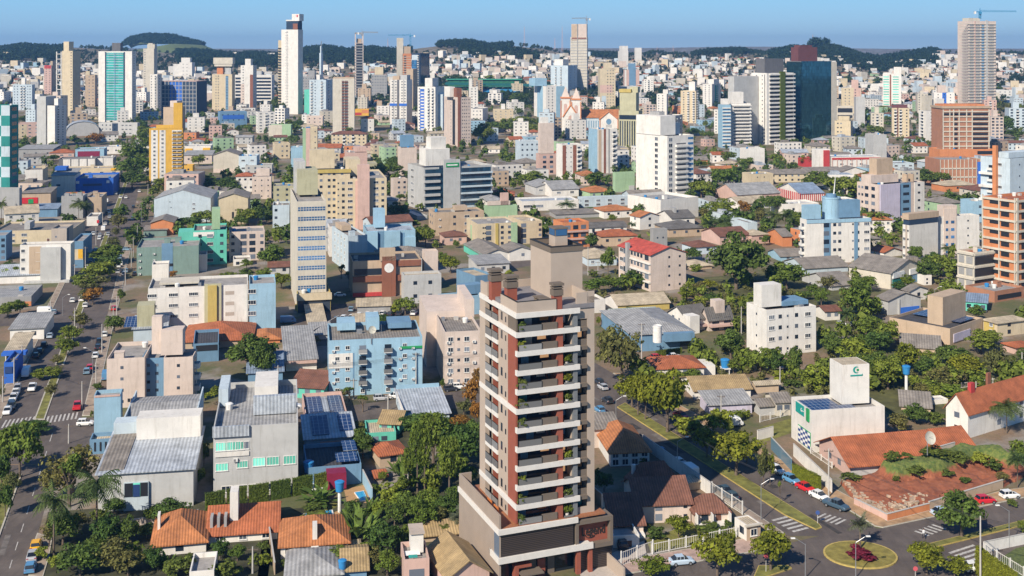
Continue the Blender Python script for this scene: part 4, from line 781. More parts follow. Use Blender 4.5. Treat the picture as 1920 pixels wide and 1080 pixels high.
B(T,'unfinished brick and concrete block with scaffold top',1310,1660,1672,1210,812,'o','ff',1,'','',mode='R',rot=4,dep=20,name='construction_block',short='brick construction block',
  panels=[('slab','f',0,1.01,.093*i+.0,.093*i+.02,'X',.5) for i in range(11)]+[('column','f',a,a+.02,0,.98,'X',.4) for a in (0,.14,.22,.34,.5,.62,.98)]+[('opening','f',.64,.97,.093*i+.03,.093*i+.075,'dark',.12) for i in range(10)]+[('opening','f',.24,.32,.093*i+.03,.093*i+.075,'dark',.12) for i in range(10)]+[('opening','f',.02,.6,.093*i+.03,.093*i+.075,'dark',.12) for i in (9,)],
  boxes=[('formwork',-.02,1.02,-.04,1,0,1.6,'B'),('formwork',.05,.95,.2,.9,1.6,3,'O')])
B(T,'low brick coloured podium under the brick construction block',1290,1590,1610,1390,1195,'o','ff',1,'','',mode='R',rot=4,dep=22,name='construction_podium',panels=[('column','f',.1*i,.1*i+.015,0,1,'X',.3) for i in range(11)]+[('slab','f',0,1,.3,.35,'X',.3),('slab','f',0,1,.63,.68,'X',.3)])
# the church
def church():
    X0,Y0,Z0=place(960+365/4,1000/4+2); k=Y0/F; a=R(-4)
    r=empty('church',(X0,Y0,Z0),a); tag(r,'white and orange twin spired church with orange roof and rose window','church'); SHORT.append(('church',960+580/4,248,54,X0+20,Y0)); FOOT.append((X0+65*k,Y0+8,70*k,14,0))
    s=k/4; W1=wall('W'); O1=wall('O'); rt=roofmat('o')
    def tower(x0,x1,top,nm):
        t=MB(); t.box(x0,x1,0,9,0,top); o=t.build('bell_tower',W1,r)
        t=MB()
        for x in (x0-.5,x1-.5): t.box(x,x+1,-.5,.5,0,top-2)
        o2=t.build('pilaster',O1,o)
        t=MB(); t.box(x0-.7,x1+.7,-.7,9.7,top,top+1.6); t.build('cornice',O1,o)
        m=(x0+x1)/2; t=MB(); z=top+1.6; q=[(x0+.5,.5),(x1-.5,.5),(x1-.5,8.5),(x0+.5,8.5)]
        for i in range(4): t.tri((*q[i],z),(*q[(i+1)%4],z),(m,4.5,z+80*s*1.0))
        t.build('spire',wall('Q'),o)
        t=MB(); t.box(m-1.8,m+1.8,-.12,.1,top-14,top-6); t.lathe([(1.8,0),(1.8,0)],8); t=MB()
        pts=[(m-1.7,-.12,top-16),(m+1.7,-.12,top-16),(m+1.7,-.12,top-7)]+[(m+1.7*math.cos(x*math.pi/6),-.12,top-7+1.7*math.sin(x*math.pi/6)) for x in range(1,6)]+[(m-1.7,-.12,top-7)]
        t.v+=pts; t.f.append(tuple(range(len(pts)))); t.m.append(0); t.build('window',wall('P'),o)
    zt=(1000-735)*s
    tower(2*s,70*s,zt,'l'); tower(82*s,150*s,zt-1.5,'r')
    g=MB(); g.box(70*s,82*s,1,9,0,200*s); g.tri((20*s,-.6,130*s),(130*s,-.6,130*s),(75*s,-.6,215*s)); g.box(20*s,130*s,-.5,1,0,130*s); g.build('facade',W1,r)
    g=MB(); 
    for sg in (-1,1): g.tube((75*s,-.7,218*s),(75*s+sg*58*s,-.7,128*s),.8,.8,5)
    g.build('gable_trim',O1,r)
    g=MB(); p=[(75*s+18*s*math.cos(t*math.pi/8),-.75,110*s+30*s*math.sin(t*math.pi/8)) for t in range(0,9)]+[(57*s,-.75,50*s),(93*s,-.75,50*s)]; g.v+=p; g.f.append(tuple(range(len(p)))); g.m.append(0); g.build('window',wall('P'),r)
    n=MB(); n.box(155*s,440*s,9,34,0,120*s); n.build('nave',wall('A'),r)
    n=MB(); n.quad((153*s,8,118*s),(440*s,8,118*s),(440*s,21,178*s),(153*s,21,178*s)); n.quad((440*s,35,118*s),(153*s,35,118*s),(153*s,21,178*s),(440*s,21,178*s)); n.build('roof',rt,r)
    for i in range(7): n=MB(); n.box((172+18*i)*s,(178+18*i)*s,8.8,9.1,15*s,95*s); n.build('window',wall('S'),r)
    t=MB(); t.box(290*s,430*s,2,9,0,112*s,bot=False); t.tri((290*s,2,112*s),(430*s,2,112*s),(360*s,2,168*s)); t.build('transept',W1,r)
    t=MB(); t.quad((284*s,30,108*s),(284*s,1.4,108*s),(360*s,1.4,172*s),(360*s,30,172*s)); t.quad((436*s,1.4,108*s),(436*s,30,108*s),(360*s,30,172*s),(360*s,1.4,172*s)); t.build('roof',rt,r)
    t=MB(); 
    for x in (290,424): t.box(x*s,(x+7)*s,1.5,2.1,0,112*s)
    for sg in (-1,1): t.tube((360*s,1.7,168*s),((360+sg*70)*s,1.7,110*s),.7,.7,5)
    t.build('gable_trim',O1,r)
    t=MB(); c=(360*s,92*s); p=[(c[0]+20*s*math.cos(i*math.pi/10),1.9,c[1]+22*s*math.sin(i*math.pi/10)) for i in range(20)]; t.v+=p; t.f.append(tuple(range(20))); t.m.append(0); t.build('rose_window',wall('S'),r)
    t=MB(); t.box(338*s,382*s,1.85,2.05,0,70*s); t.build('door',wall('G'),r)
    t=MB(); t.box(442*s,446*s,8,30,0,118*s); t.build('buttress',O1,r)
church()
# cranes
def crane(u,v0,v1,Y,jl,jr,rot,label,col='conc',short=None):
    X=(u-CU)*Y/F; z0=HC-(v0-HV)*Y/F; z1=HC-(v1-HV)*Y/F; k=Y/F
    r=empty('tower_crane',(X,Y,z0),R(rot)); tag(r,label,'crane'); H=z1-z0; m=M_(col) if col!='bl' else flat('crane_blue',(.04,.22,.40),.5)
    t=MB()
    for sx in (-.8,.8):
        for sy in (-.8,.8): t.tube((sx,sy,0),(sx,sy,H),.28,.28,4)
    n=max(2,int(H/3))
    for i in range(n): t.tube((-.8,-.8,H*i/n),(.8,-.8,H*(i+1)/n),.18,.18,4); t.tube((-.8,.8,H*i/n),(-.8,-.8,H*(i+1)/n),.18,.18,4)
    t.build('mast',m,r)
    t=MB(); t.tube((0,-.6,H),(jl*k,-.6,H),.3,.3,4); t.tube((0,.6,H),(jl*k,.6,H),.3,.3,4); t.tube((0,0,H+1.6),(jl*k,0,H+.8),.25,.2,4)
    n=14
    for i in range(n): t.tube((jl*k*i/n,-.6,H),(jl*k*(i+.5)/n,0,H+1.4),.12,.12,3); t.tube((jl*k*(i+.5)/n,0,H+1.4),(jl*k*(i+1)/n,.6,H),.12,.12,3)
    t.build('jib',m,r)
    t=MB(); t.tube((0,0,H),(jr*k,0,H),.7,.7,4); t.build('counter_jib',m,r)
    t=MB(); e=jr*k; t.box(min(e,e*.7),max(e,e*.7),-.9,.9,H-2.2,H+.4); t.build('counterweight',M_('frame'),r)
    t=MB(); t.tube((0,0,H),(0,0,H+4),.5,.2,4); t.box(-1.2,1.2,-1.6,0,H-2.4,H-.1); t.build('cab',m,r)
crane(480+1158/4,352/4,266/4,1640,-42,9,0,'dark blue tower crane over the orange brick unfinished tower','bl')
crane(480+795/4,270/4,246/4,1300,30,-8,0,'small tower crane on top of the orange construction tower','metal')
crane(960+560/4,178/4,140/4,1420,-28,7,0,'small tower crane on top of the netted skyscraper','metal')
crane(1440+1590/4,140/4,88/4,1150,68,-11,0,'bright blue tower crane on the curved skyscraper','bl')
# radio masts on the ridge
for u,v0,v1,lab in ((983,95,50,'leftmost lattice radio mast on the hill ridge'),(1040,93,72,'shortest lattice radio mast among the ridge houses'),(1054,92,50,'red and white radio mast beside the netted skyscraper'),(727,97,73,'lone lattice mast on the ridge above the orange construction tower'),(1232,106,88,'thin mast right of the far white slab towers'),(1262,103,86,'tall thin mast near the ridge hospital'),(1524,93,65,'white mast on the wooded hill behind the mirrored tower'),(1338,175,148,'slim pole mast above the suburb left of the mirrored tower'),(858,135,102,'slim mast on the hillside right of the dark blue tower')):
    X,Y,Z=((u-CU)*2900/F,2900,HC-(v0-HV)*2900/F) if v0<130 else place(u,v0)
    H=(v0-v1)*Y/F; r=empty('radio_mast',(X,Y,Z-6)); tag(r,lab,'mast'); t=MB()
    for i in range(3): a=i*2.094; t.tube((2.2*math.cos(a),2.2*math.sin(a),0),(.3*math.cos(a),.3*math.sin(a),H+6),.5,.28,4)
    t.build('lattice_mast',flat('mast_red',(.5,.34,.32),.5),r)
    t=MB(); t.tube((0,0,H+6),(0,0,H+10),.2,.15,4); t.build('antenna',M_('metal'),r)
# ------------------------------------------------------------------ middle distance
T=(0,1)
B(T,'bright blue shop with grey roof at the avenue corner',565,850,None,390,258,'U','gf',2,'','',dep=30,rot=12,short='bright blue shop',name='shop_building',cat='shop',panels=[('sign','f',.2,.7,.55,.68,'navy',.1),('window','f',.02,.1,.7,.85,'wht',.5),('window','f',.82,.9,.7,.85,'wht',.5)],par=1.2)
B(T,'white gable-less shop wall left of the bright blue shop',385,560,None,400,240,'W','gs',1,'t.3','',dep=22,rot=12,rise=2,name='shop_building',cat='shop',boxes=[('roof_box',.0,.5,.5,.9,2,4,'U')])
B(T,'shop with a maroon billboard under a pale blue rim',565,780,None,112,40,'L','ff',1,'','',dep=18,rot=12,name='shop_building',cat='shop',panels=[('billboard','f',.08,.85,.1,.78,'maroon',.15)])
B(T,'long low store front of white panels above a red strip',440,720,None,190,112,'D','ff',1,'','',dep=16,rot=12,name='shop_building',cat='shop',panels=[('panel','f',.12+.22*i,.31+.22*i,.2,.95,'W',.2) for i in range(4)]+[('sign','f',0,1,.0,.14,'red',.3)])
B(T,'two square white panels shop beside the white panel store front',720,850,None,180,105,'G','ff',1,'','',dep=16,rot=12,name='shop_building',cat='shop',panels=[('panel','f',.05,.4,.1,.95,'W',.3),('panel','f',.45,.98,.1,.95,'W',.3)])
B(T,'long low cream store with yellow sign by the tree lined avenue',440,900,None,255,185,'C','ff',1,'5t','',dep=14,rot=12,name='shop_building',cat='shop',panels=[('sign','f',.85,.95,.7,.95,'yel',.3)])
B(T,'cream store with a picture poster on its white front',150,185,320,320,195,'C','ef',1,'','',dep=22,rot=14,name='shop_building',cat='shop',panels=[('panel','f',0,1,0,1,'W',.1),('poster','f',.2,.7,.12,.5,'P',.2),('awning','f',-.2,1,0,.12,'S',.8)])
B(T,'brick red roofed low shop left of the maroon billboard shop',370,555,None,112,65,'P','th',1,'3t','',dep=14,rot=12,name='shop_building',cat='shop')
B(T,'grey blind wall building at the shaded avenue side',460,622,655,555,388,'H','gf',1,'','',mode='R',rot=8,dep=26,short='grey blind wall building',name='shop_building')
B(T,'beige blind wall next to the grey blind wall building',652,762,None,545,400,'B','gf',1,'','',dep=20,rot=12,name='shop_building')
B(T,'low shop with red and pink signboards below the green checkered tower',165,380,None,480,370,'B','es',1,'','',dep=18,rot=12,rise=1,name='shop_building',cat='shop',panels=[('sign','f',0,.55,.3,.7,'red',.3),('sign','f',.22,.4,.3,.6,'grn',.4),('awning','f',0,.55,-.2,.1,'yel',.6)])
B(T,'low blue shed roof in the shade under the grey blind wall building',260,430,None,550,490,'S','bs',1,'','',dep=14,rise=1,rot=12,name='shed')
B(T,'grey podium of the green checkered tower',-120,145,165,556,330,'H','ff',2,'','',mode='R',rot=-2,dep=30,name='podium')
B(T,'large white warehouse with stained gable wall',1155,1580,None,590,410,'A','gy',1,'','',dep=30,rot=8,rise=4.2,name='warehouse',cat='warehouse',short='white gable warehouse',ov=.2,wins=[('f','w',.70,.75,1,.8),('f','w',.70,.55,1,.8),('f','w',.70,.35,1,.8),('f','s',.28,.85,.7,.6),('f','s',.30,.62,.7,.6)])
B(T,'green flat building behind the white gable warehouse',1575,1622,None,520,375,'J','ff',3,'d.5','',dep=14,rot=8)
B(T,'old cream warehouse with rusty roof right of the white gable warehouse',1640,1860,None,600,405,'C','ey',2,'','',dep=22,rot=10,name='warehouse',cat='warehouse',panels=[('door','f',.45,.52,.2,.45,'dark',.1)])
B(T,'small brick hall with grey gable roof on the avenue corner',1130,1300,None,688,588,'O','ey',1,'','',dep=16,rot=10,name='brick_hall',short='brick hall')
B(T,'green fence walled yard shed in front of the small brick hall',1075,1250,None,695,648,'V','es',1,'','',dep=10,rise=.6,rot=10,name='shed')
B(T,'mint green building with sage stair tower and white upper band',1345,1450,1700,910,650,'M','ef',4,'d.2 t.5 d.85','',dep=18,rot=14,short='mint building',panels=[('panel','f',.0,.62,.83,.95,'W',.12)],boxes=[('stair_tower',.55,.8,.1,.5,0,8,'J'),('annex',-.45,0,.0,.6,-999,-.5,'M')])
B(T,'sage green flat blind building in front of the mint building',1005,1025,1490,990,778,'V','ff',4,'a.05 a.28','',dep=22,rot=13,short='sage blind building',panels=[('panel','f',.40,.58,0,1.12,'S',.1),('panel','f',.40,.58,.3,.4,'dark',.2)])
B(T,'small white stair block at the right end of the sage blind building',1440,1550,None,960,830,'W','ff',1,'','',dep=8,rot=13,name='stair_block')
B(T,'cream four storey flats with balconies right of the mint building',1720,1985,None,880,660,'Q','ff',4,'d.1 l.4 l.65 d.92','d.5',dep=14,rot=14,short='cream balcony flats')
B(T,'low white annex below the cream balcony flats',1750,1880,None,915,865,'W','ef',1,'2d','',dep=8,rot=14)
B(T,'long cream building with brown roof and shaded windows at far left',-60,540,640,740,640,'C','ef',2,'t.25 t.4 x.7','',mode='R',rot=9,dep=26,short='long cream building',boxes=[('stair_tower',.38,.45,.1,.4,0,3,'G')])
B(T,'taupe stair tower with small window beside the long cream building',385,500,550,860,632,'T','ff',2,'s.3','',mode='R',rot=8,dep=10,name='stair_block',panels=[('panel','r',.1,.3,.1,1,'D',.1)])
B(T,'white and grey stepped block with windows at left below the long cream building',150,530,560,1030,748,'W','ff',4,'w.06 w.35','',mode='R',rot=9,dep=14,short='white stepped block',boxes=[('annex',.42,.82,-.25,.0,-999,-1,'G'),('annex',.1,1,-.35,.0,-999,-13,'G')],panels=[('recess','f',.18,.42,.15,.95,'B',.1)])
B(T,'dark blue side building with yellow sign next to the white stepped block',540,625,None,930,730,'S','ff',2,'','',dep=20,rot=11,name='shop_building',panels=[('panel','f',.1,.98,.3,.7,'C',.1),('sign','f',.55,.95,.35,.7,'yel',.2)])
B(T,'blue flats at the left edge by the white stepped block',-90,45,None,880,690,'S','ff',4,'3d','',dep=14,rot=14)
B(T,'wide white low warehouse wall with pitted concrete upper gable',1600,1790,None,215,80,'X','ey',1,'','',dep=20,rot=5,rise=3,name='warehouse',panels=[('panel','f',0,1,0,.2,'Q',.1)])
B(T,'low blue white building right of the pitted concrete warehouse',1790,1925,None,215,90,'A','mf',2,'2t','',dep=16,rot=5)
B(T,'orange awning shop right of the yellow tower',1385,1580,None,90,15,'W','gf',1,'','',dep=16,rot=8,name='shop_building',cat='shop',panels=[('awning','f',.02,.3,.4,.75,'yel',.5),('awning','f',.7,.98,.4,.8,'yel',.5)])
B(T,'pale grey low roofs building behind the orange trees right of the yellow tower',1380,1590,None,150,85,'Q','gs',1,'3d','',dep=18,rise=2,rot=8)
B(T,'small orange house right of the yellow tower',1380,1445,None,220,160,'Y','ff',1,'d.5','',dep=10,rot=8,name='house',cat='house')
B(T,'white house with red tile roof at the left of the old cream warehouse',1770,1910,None,360,240,'W','th',2,'d.2 d.5 d.8','',dep=12,rot=8,name='house',cat='house')
B(T,'grey flat roofed sheds in the left background beneath the sports hall',140,400,None,110,40,'H','gs',1,'3d','',dep=24,rise=1.5,rot=8,name='shed')
B(T,'white shop with round blue sign at the head of the avenue',780,1020,None,75,20,'W','gf',1,'4d','',dep=16,rot=8,name='shop_building',cat='shop',panels=[('sign','f',.75,.95,.3,.85,'U',.3)])
B(T,'low white shop with red corner on the shaded avenue corner',650,735,None,615,545,'W','ef',1,'','',dep=14,rot=12,name='shop_building',cat='shop',panels=[('sign','f',.9,1.1,.3,.6,'red',.3)])
B(T,'small white tall stair block standing on the white long apartment roof',1140,1265,None,1080,905,'W','ff',1,'','',dep=7,rot=14,name='stair_block')
T=(1,1)
B(T,'white ten storey slab with ribbon windows and cream base',258,305,527,1240,432,'X','ff',10,'','',dep=24,rot=14,cat='tower',short='ribbon window slab',
  panels=[('window','f',.03,.97,.955-.0915*i-.045,.955-.0915*i-.008,'blueg',.02) for i in range(10)]+[('mullion','f',.03+.0935*j,.045+.0935*j,.05,.95,'X',.05) for j in range(11)]+[('mullion','f',.03,.97,.955-.0915*i-.028,.955-.0915*i-.024,'W',.05) for i in range(10)]+[('panel','f',-.06,1.12,-.02,.05,'F',2.5)],
  boxes=[('stair_tower',.15,.85,.45,.8,0,8.5,'E'),('stair_tower',.1,.45,.6,.95,0,11,'G')])
B(T,'long white apartment with mustard parapet behind the ribbon window slab',305,330,705,640,195,'C','ff',9,'d.1 d.26 d.42 d.58 d.68 d.84','',dep=16,rot=12,short='mustard parapet block',panels=[('parapet','f',-.02,1.02,.94,1.0,'F',.6)],boxes=[('stair_tower',.2,.7,.3,.7,0,9,'C')])
B(T,'green white and peach striped shaft rising behind the mustard parapet apartment',350,460,None,300,-120,'C','ff',10,'s.85','',dep=12,rot=8,short='striped shaft tower',panels=[('panel','f',0,.22,0,1,'J',.1),('panel','f',.22,.5,0,1,'P',.15)])
B(T,'cream apartment building with a pink lift tower',575,610,980,640,262,'C','ff',8,'s.02 d.12 t.26 t.78 d.92','s.5',dep=18,rot=12,short='pink lift tower',
  panels=[('lift_tower','f',.40,.64,0,1.28,'P',3.0),('panel','f',.36,.40,0,.95,'P',.1)],boxes=[('stair_tower',.2,.5,.3,.7,0,8,'C')])
B(T,'pink building with a pink roof box behind the pink lift tower apartment',665,690,835,300,65,'P','ff',5,'','',dep=14,rot=14,boxes=[('roof_box',.4,1,.2,.7,0,3,'P')])
B(T,'cream block right of the pink roof box',835,910,None,240,145,'E','ff',4,'','',dep=14,rot=14)
B(T,'blank cream slab left of the grey office with ribbon glass',1085,1205,None,235,28,'Q','ff',5,'','',dep=12,rot=15,boxes=[('stair_tower',.1,.9,.4,.9,0,8,'S')])
B(T,'modern grey office with dark ribbon glass and green sign',1138,1258,1770,505,178,'G','ff',6,'','j.3',rot=24,dep=30,name='office_building',short='ribbon glass office',par=1.5,
  panels=[('window','f',.02,.22,.155*i+.08,.155*i+.18,'dglass',.1) for i in range(6)]+[('window','f',.55,.98,.155*i+.08,.155*i+.18,'dglass',.1) for i in range(6)]+[('slab','f',.0,.23,.155*i+.03,.155*i+.085,'G',1.2) for i in range(6)]+[('slab','f',.53,1.0,.155*i+.04,.155*i+.075,'A',1.2) for i in range(6)]+[('window','f',.22,.28,.0,1,'dglass',.3),('panel','f',.28,.52,.03,1.17,'G',.8),('sign','f',.315,.5,.99,1.09,'grn',1.0),('lettering','f',.33,.48,1.025,1.055,'wht',1.05)],
  boxes=[('plant_room',.1,.45,.3,.7,0,9,'W'),('plant_room',.2,.42,.4,.7,9,15,'W')])
B(T,'pale grey entrance canopy of the ribbon glass office',1105,1210,1285,570,540,'G','mf',1,'','',dep=22,rot=22,name='canopy')
B(T,'pink balcony flats left of the grey ribbon glass office',1010,1030,1135,425,262,'Q','ef',4,'d.4 d.8','',dep=14,rot=18)
B(T,'cream two storey shop and flats in front of the ribbon glass office',1295,1340,1710,690,515,'B','ef',3,'a.1 d.4 t.65 d.85','d.3 d.6',dep=16,rot=16,short='cream shop flats',boxes=[('stair_tower',.45,.7,.3,.7,0,2,'B')])
B(T,'sky blue stepped building with white flat roof',745,830,1195,840,655,'L','mf',4,'','d.5',dep=18,rot=12,short='blue stepped building',panels=[('recess','f',.22,.36,0,.98,'S',.02),('shaft','f',.0,.22,0,.98,'L',1.2),('shaft','f',.37,.68,0,.98,'L',1.2),('shaft','f',.78,1.0,0,.72,'L',1.2),('recess','f',.69,.78,0,.9,'S',.05)],boxes=[('lift_tower',.2,.42,.5,.9,0,7.5,'L')])
B(T,'white and pale blue long flats left of the sky blue stepped building',570,690,835,965,690,'A','ff',5,'','w.2 w.4 w.6 w.8',rot=22,dep=24,short='pale blue long flats',boxes=[('roof_box',.1,.6,.5,.9,0,2,'B')])
SHOP=B(T,'brown and beige shop with a round white sign on its square tower',700,725,1240,1150,880,'B','kf',3,'','',dep=18,rot=12,name='shop_building',cat='shop',short='round sign shop',
  panels=[('window','f',.02,.42,.60,.78,'glass',.1),('fascia','f',.0,1,.42,.58,'N',.8),('fascia','f',.6,1,.82,.98,'N',.5),('sign_tower','f',.42,.62,0.0,1.12,'N',1.5),('sign_tower','f',.39,.61,1.0,1.35,'B',1.5),('awning','f',0,.42,.02,.12,'R',.8)])
B(T,'grey chimney-like plain tower block right of the round sign shop',1245,1262,1365,1090,805,'Q','ff',1,'','',dep=7,rot=14,name='stair_block',short='plain grey stair block')
B(T,'low white shop with curved corner under the plain grey stair block',1090,1110,1390,1200,985,'G','cf',2,'d.3 d.7','',dep=20,rot=14)
B(T,'cream and sage apartment building with dark balcony column',1580,1660,1960,775,600,'C','ff',4,'s.15 s.2 l.28 d.62 d.8','',dep=14,rot=16,short='sage apartment',panels=[('panel','f',.84,1,0,1,'J',.1),('panel','f',.45,.52,0,1,'F',.4),('ladder','l',.4,.5,.1,.8,'J',.2)])
B(T,'pale green two storey block above the cream and sage apartment',1710,1722,1960,585,465,'J','ff',2,'','',dep=16,rot=15,boxes=[('roof_box',.1,.8,.5,.9,0,2,'Q'),('stair_tower',.5,.75,.5,.9,0,6,'P')])
B(T,'white gabled shed with grey sheet roof and teal side',1560,1700,1920,890,830,'W','ey',1,'','',dep=24,rot=18,name='shed',short='teal sided shed',panels=[('panel','l',0,1,0,1,'M',.1)])
B(T,'light house with brown hip roof below the cream shop flats',1415,1580,None,760,690,'P','nh',1,'d.3 d.7','',dep=10,rot=16,name='house',cat='house')
B(T,'low grey house behind trees left of the white ribbon window slab',95,250,None,980,920,'G','nx',1,'2d','',dep=8,rot=12,name='house',cat='house')
B(T,'white flats in the left shadow of the ribbon window slab',-30,115,None,415,245,'Q','ff',4,'3s','',dep=14,rot=10,boxes=[('stair_tower',.2,.9,.2,.7,0,4,'Q')])
B(T,'yellow cream flats with brown roof left of the mustard parapet apartment',130,300,None,445,315,'E','ff',3,'d.2 d.6','',dep=14,rot=10)
B(T,'grey white long house below the yellow cream flats',125,250,None,640,460,'A','ef',3,'d.2','',dep=14,rot=10)
B(T,'cream flats in shadow above the round green trees at left',40,140,255,110,-5,'C','ef',3,'d.5 d.8','d.5',rot=18,dep=14)
B(T,'sky blue slab right of the cream flats in shadow',262,350,None,175,25,'L','ff',4,'','',dep=12,rot=10)
B(T,'cream building with zigzag roof steps behind the yellow tower trees',-80,120,None,225,160,'G','ff',2,'4d','',dep=14,rot=8)
B(T,'low grey house with solar roof left of the hero tower chimneys',1660,1900,None,980,905,'G','gs',1,'3d','',dep=14,rise=1,rot=16,name='house',cat='house')
B(T,'blue grey cube house left of the brown chimneys of the tall new tower',1645,1780,1925,1160,975,'S','cf',3,'','',mode='R',rot=30,dep=14)
T=(2,1)
B(T,'large white hotel tower with corner windows and curved balconies',930,1165,1362,420,-60,'W','ff',11,'q.12','q.66',rot=33,dep=20,cat='tower',short='white hotel tower',ws=(1.7,1.4),
  panels=[('balcony','f',.34,.70,.082*i+.03,.082*i+.06,'D',.1) for i in range(11)]+[('balcony_rail','f',.30,.74,.082*i+.0,.082*i+.035,'W',1.5) for i in range(11)]+[('window','f',.78,.98,.082*i+.03,.082*i+.065,'bglass',.1) for i in range(12)],
  boxes=[('upper_block',-.02,.55,.2,.98,0,11,'W'),('upper_block',.35,.85,.3,.9,0,6.5,'A'),('plant_room',.3,.5,.5,.8,11,13,'H')])
B(T,'white windowless podium of the hotel tower',868,1115,1398,575,420,'W','gf',1,'','',rot=33,name='podium',short='hotel podium',par=1.4)
B(T,'white flats with vertical brick stripe left of the hotel tower',332,375,525,262,5,'W','ff',7,'s.2 s.45 b.85','',dep=14,rot=18,short='brick striped flats',panels=[('panel','f',.03,.2,0,.98,'N',.1),('panel','f',.55,.72,0,.98,'N',.1)])
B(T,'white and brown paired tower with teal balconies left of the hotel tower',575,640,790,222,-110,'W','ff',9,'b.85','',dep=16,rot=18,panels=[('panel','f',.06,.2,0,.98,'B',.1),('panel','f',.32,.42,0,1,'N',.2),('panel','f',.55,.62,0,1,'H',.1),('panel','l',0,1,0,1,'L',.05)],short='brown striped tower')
B(T,'pale teal flats with many windows at left of the brick striped flats',25,60,205,185,-20,'A','ff',5,'4d','',dep=14,rot=14,short='pale teal flats')
B(T,'cream flats with balconies between the pale teal flats and the brick striped flats',180,205,335,230,75,'P','ff',4,'l.3 l.7','',dep=14,rot=16,boxes=[('stair_tower',.1,.9,.3,.9,0,21,'Q'),('stair_tower',.2,.6,.4,.8,21,25,'W')])
B(T,'white mint shop block with roof garden left of the hotel podium',755,775,920,360,215,'J','ff',1,'','',dep=16,rot=20,panels=[('panel','f',.7,.98,0,.3,'G',.2)])
B(T,'long white low school-like building with dark windows left of the hotel podium',492,525,870,475,405,'A','gf',2,'t.1 t.35 t.6 t.88','2d',dep=16,rot=17,short='long white building')
B(T,'wide low white store with blue glazed entrance',20,75,500,505,430,'W','mf',1,'j.1 j.3','',dep=18,rot=14,name='shop_building',cat='shop',short='blue glazed store')
B(T,'long grey roofed workshop behind the blue glazed store',-40,180,400,385,320,'G','gy',1,'3t','',dep=20,rot=18,rise=2.5,name='warehouse',cat='warehouse')
B(T,'second grey roofed workshop right of the long grey roofed workshop',200,300,500,400,340,'W','gx',1,'2t','',dep=16,rot=18,name='warehouse',cat='warehouse')
B(T,'orange tile roofed house left of the hotel podium',615,690,905,560,500,'W','oh',1,'3d','',dep=14,rot=20,name='house',cat='house',short='orange tile house')
B(T,'white gabled house with orange roof in front of the hotel podium',885,960,1105,645,545,'W','oy',2,'d.5','d.5',rot=30,dep=12,name='house',cat='house')
B(T,'white house with dark roof at the foot of the hotel podium',1090,1200,1370,620,555,'W','dx',1,'d.3 d.7','',dep=9,rot=18,name='house',cat='house',boxes=[('chimney',.3,.4,.3,.6,0,4,'H')])
B(T,'orange scaffolded house under construction right of the cream and sage apartment',310,380,575,780,590,'O','tf',3,'l.2 l.5 l.8','',dep=14,rot=20,short='scaffolded orange house',panels=[('slab','f',0,1.0,.6,.66,'P',.8),('slab','f',0,1,.3,.36,'P',.8),('panel','f',.75,1,-.35,.25,'O',1)])
B(T,'cream small flats left of the scaffolded orange house',-30,80,225,750,580,'C','cf',4,'l.05 d.9','',dep=14,rot=20)
B(T,'long dark roofed house right of the scaffolded orange house',575,860,None,680,625,'W','dx',1,'4d','',dep=10,rot=14,name='house',cat='house')
B(T,'white house with orange hip roof and solar panel',670,940,None,770,690,'B','th',1,'3d','',dep=12,rot=12,name='house',cat='house')
B(T,'grey blind cube with two small windows',1035,1060,1165,770,640,'H','ef',1,'s.3 s.7','',dep=11,rot=18,short='grey cube building')
B(T,'cream four storey flats with red tile roof and stair tower',800,1040,1305,1110,830,'Q','ry',4,'s.52 s.82','t.10 l.22 d.42 d.52 d.62 d.72 l.88',rot=25,short='red roofed flats',rise=2.4,ov=.5,ws=(1.1,1.1),panels=[('stair_tower','l',.30,.37,0,1.15,'H',1.2),('balcony_rail','l',.38,1.0,.22,.26,'W',.5),('balcony_rail','l',.38,1.0,.47,.51,'W',.5),('balcony_rail','l',.38,1.0,.72,.76,'W',.5)])
B(T,'dark slate roofed house beneath the hotel podium',1175,1440,None,700,635,'B','dh',1,'3d','',dep=16,rot=16,name='house',cat='house')
B(T,'white house with brown roof left of the big dark tree',1275,1370,1535,830,770,'A','nh',1,'d.6','',dep=14,rot=20,name='house',cat='house')
B(T,'long maroon roofed terrace house row behind the big dark tree',1420,1560,1780,760,690,'P','nx',1,'3d','',dep=9,rot=22,name='house',cat='house')
B(T,'salmon house with tan roof right of the maroon roofed row',1710,1800,1925,750,680,'P','ch',1,'d.5','',dep=14,rot=20,name='house',cat='house')
B(T,'grey barrel vaulted hall with rounded gable',1520,1690,2010,430,380,'P','gx',1,'','',dep=30,rot=22,rise=5,name='sports_hall',short='grey vaulted hall')
B(T,'cream flats beyond the grey vaulted hall',1780,1790,1960,310,225,'C','ff',2,'s.3 s.6','',dep=12,rot=15)
B(T,'plain white slab left of the tower with green garden strip',1740,1750,1895,175,35,'W','ff',1,'','',dep=10,rot=12)
B(T,'long shed with clay coloured low roof behind the orange tile house',330,740,None,560,530,'H','es',1,'','',dep=12,rise=.8,rot=14,name='shed')
B(T,'low white house at left of the tan lift tower of the new building',-20,150,None,880,800,'W','ey',1,'d.6','',dep=12,rot=18,name='house',cat='house')
B(T,'thatched tan roof shelter right of the red roofed flats',1345,1500,None,945,915,'B','ch',1,'','',dep=10,rot=20,name='shelter')
B(T,'white wall hall with chimney left of the maroon terrace row',1640,1770,1840,660,590,'A','ef',1,'','',dep=8,rot=18)
T=(3,1)
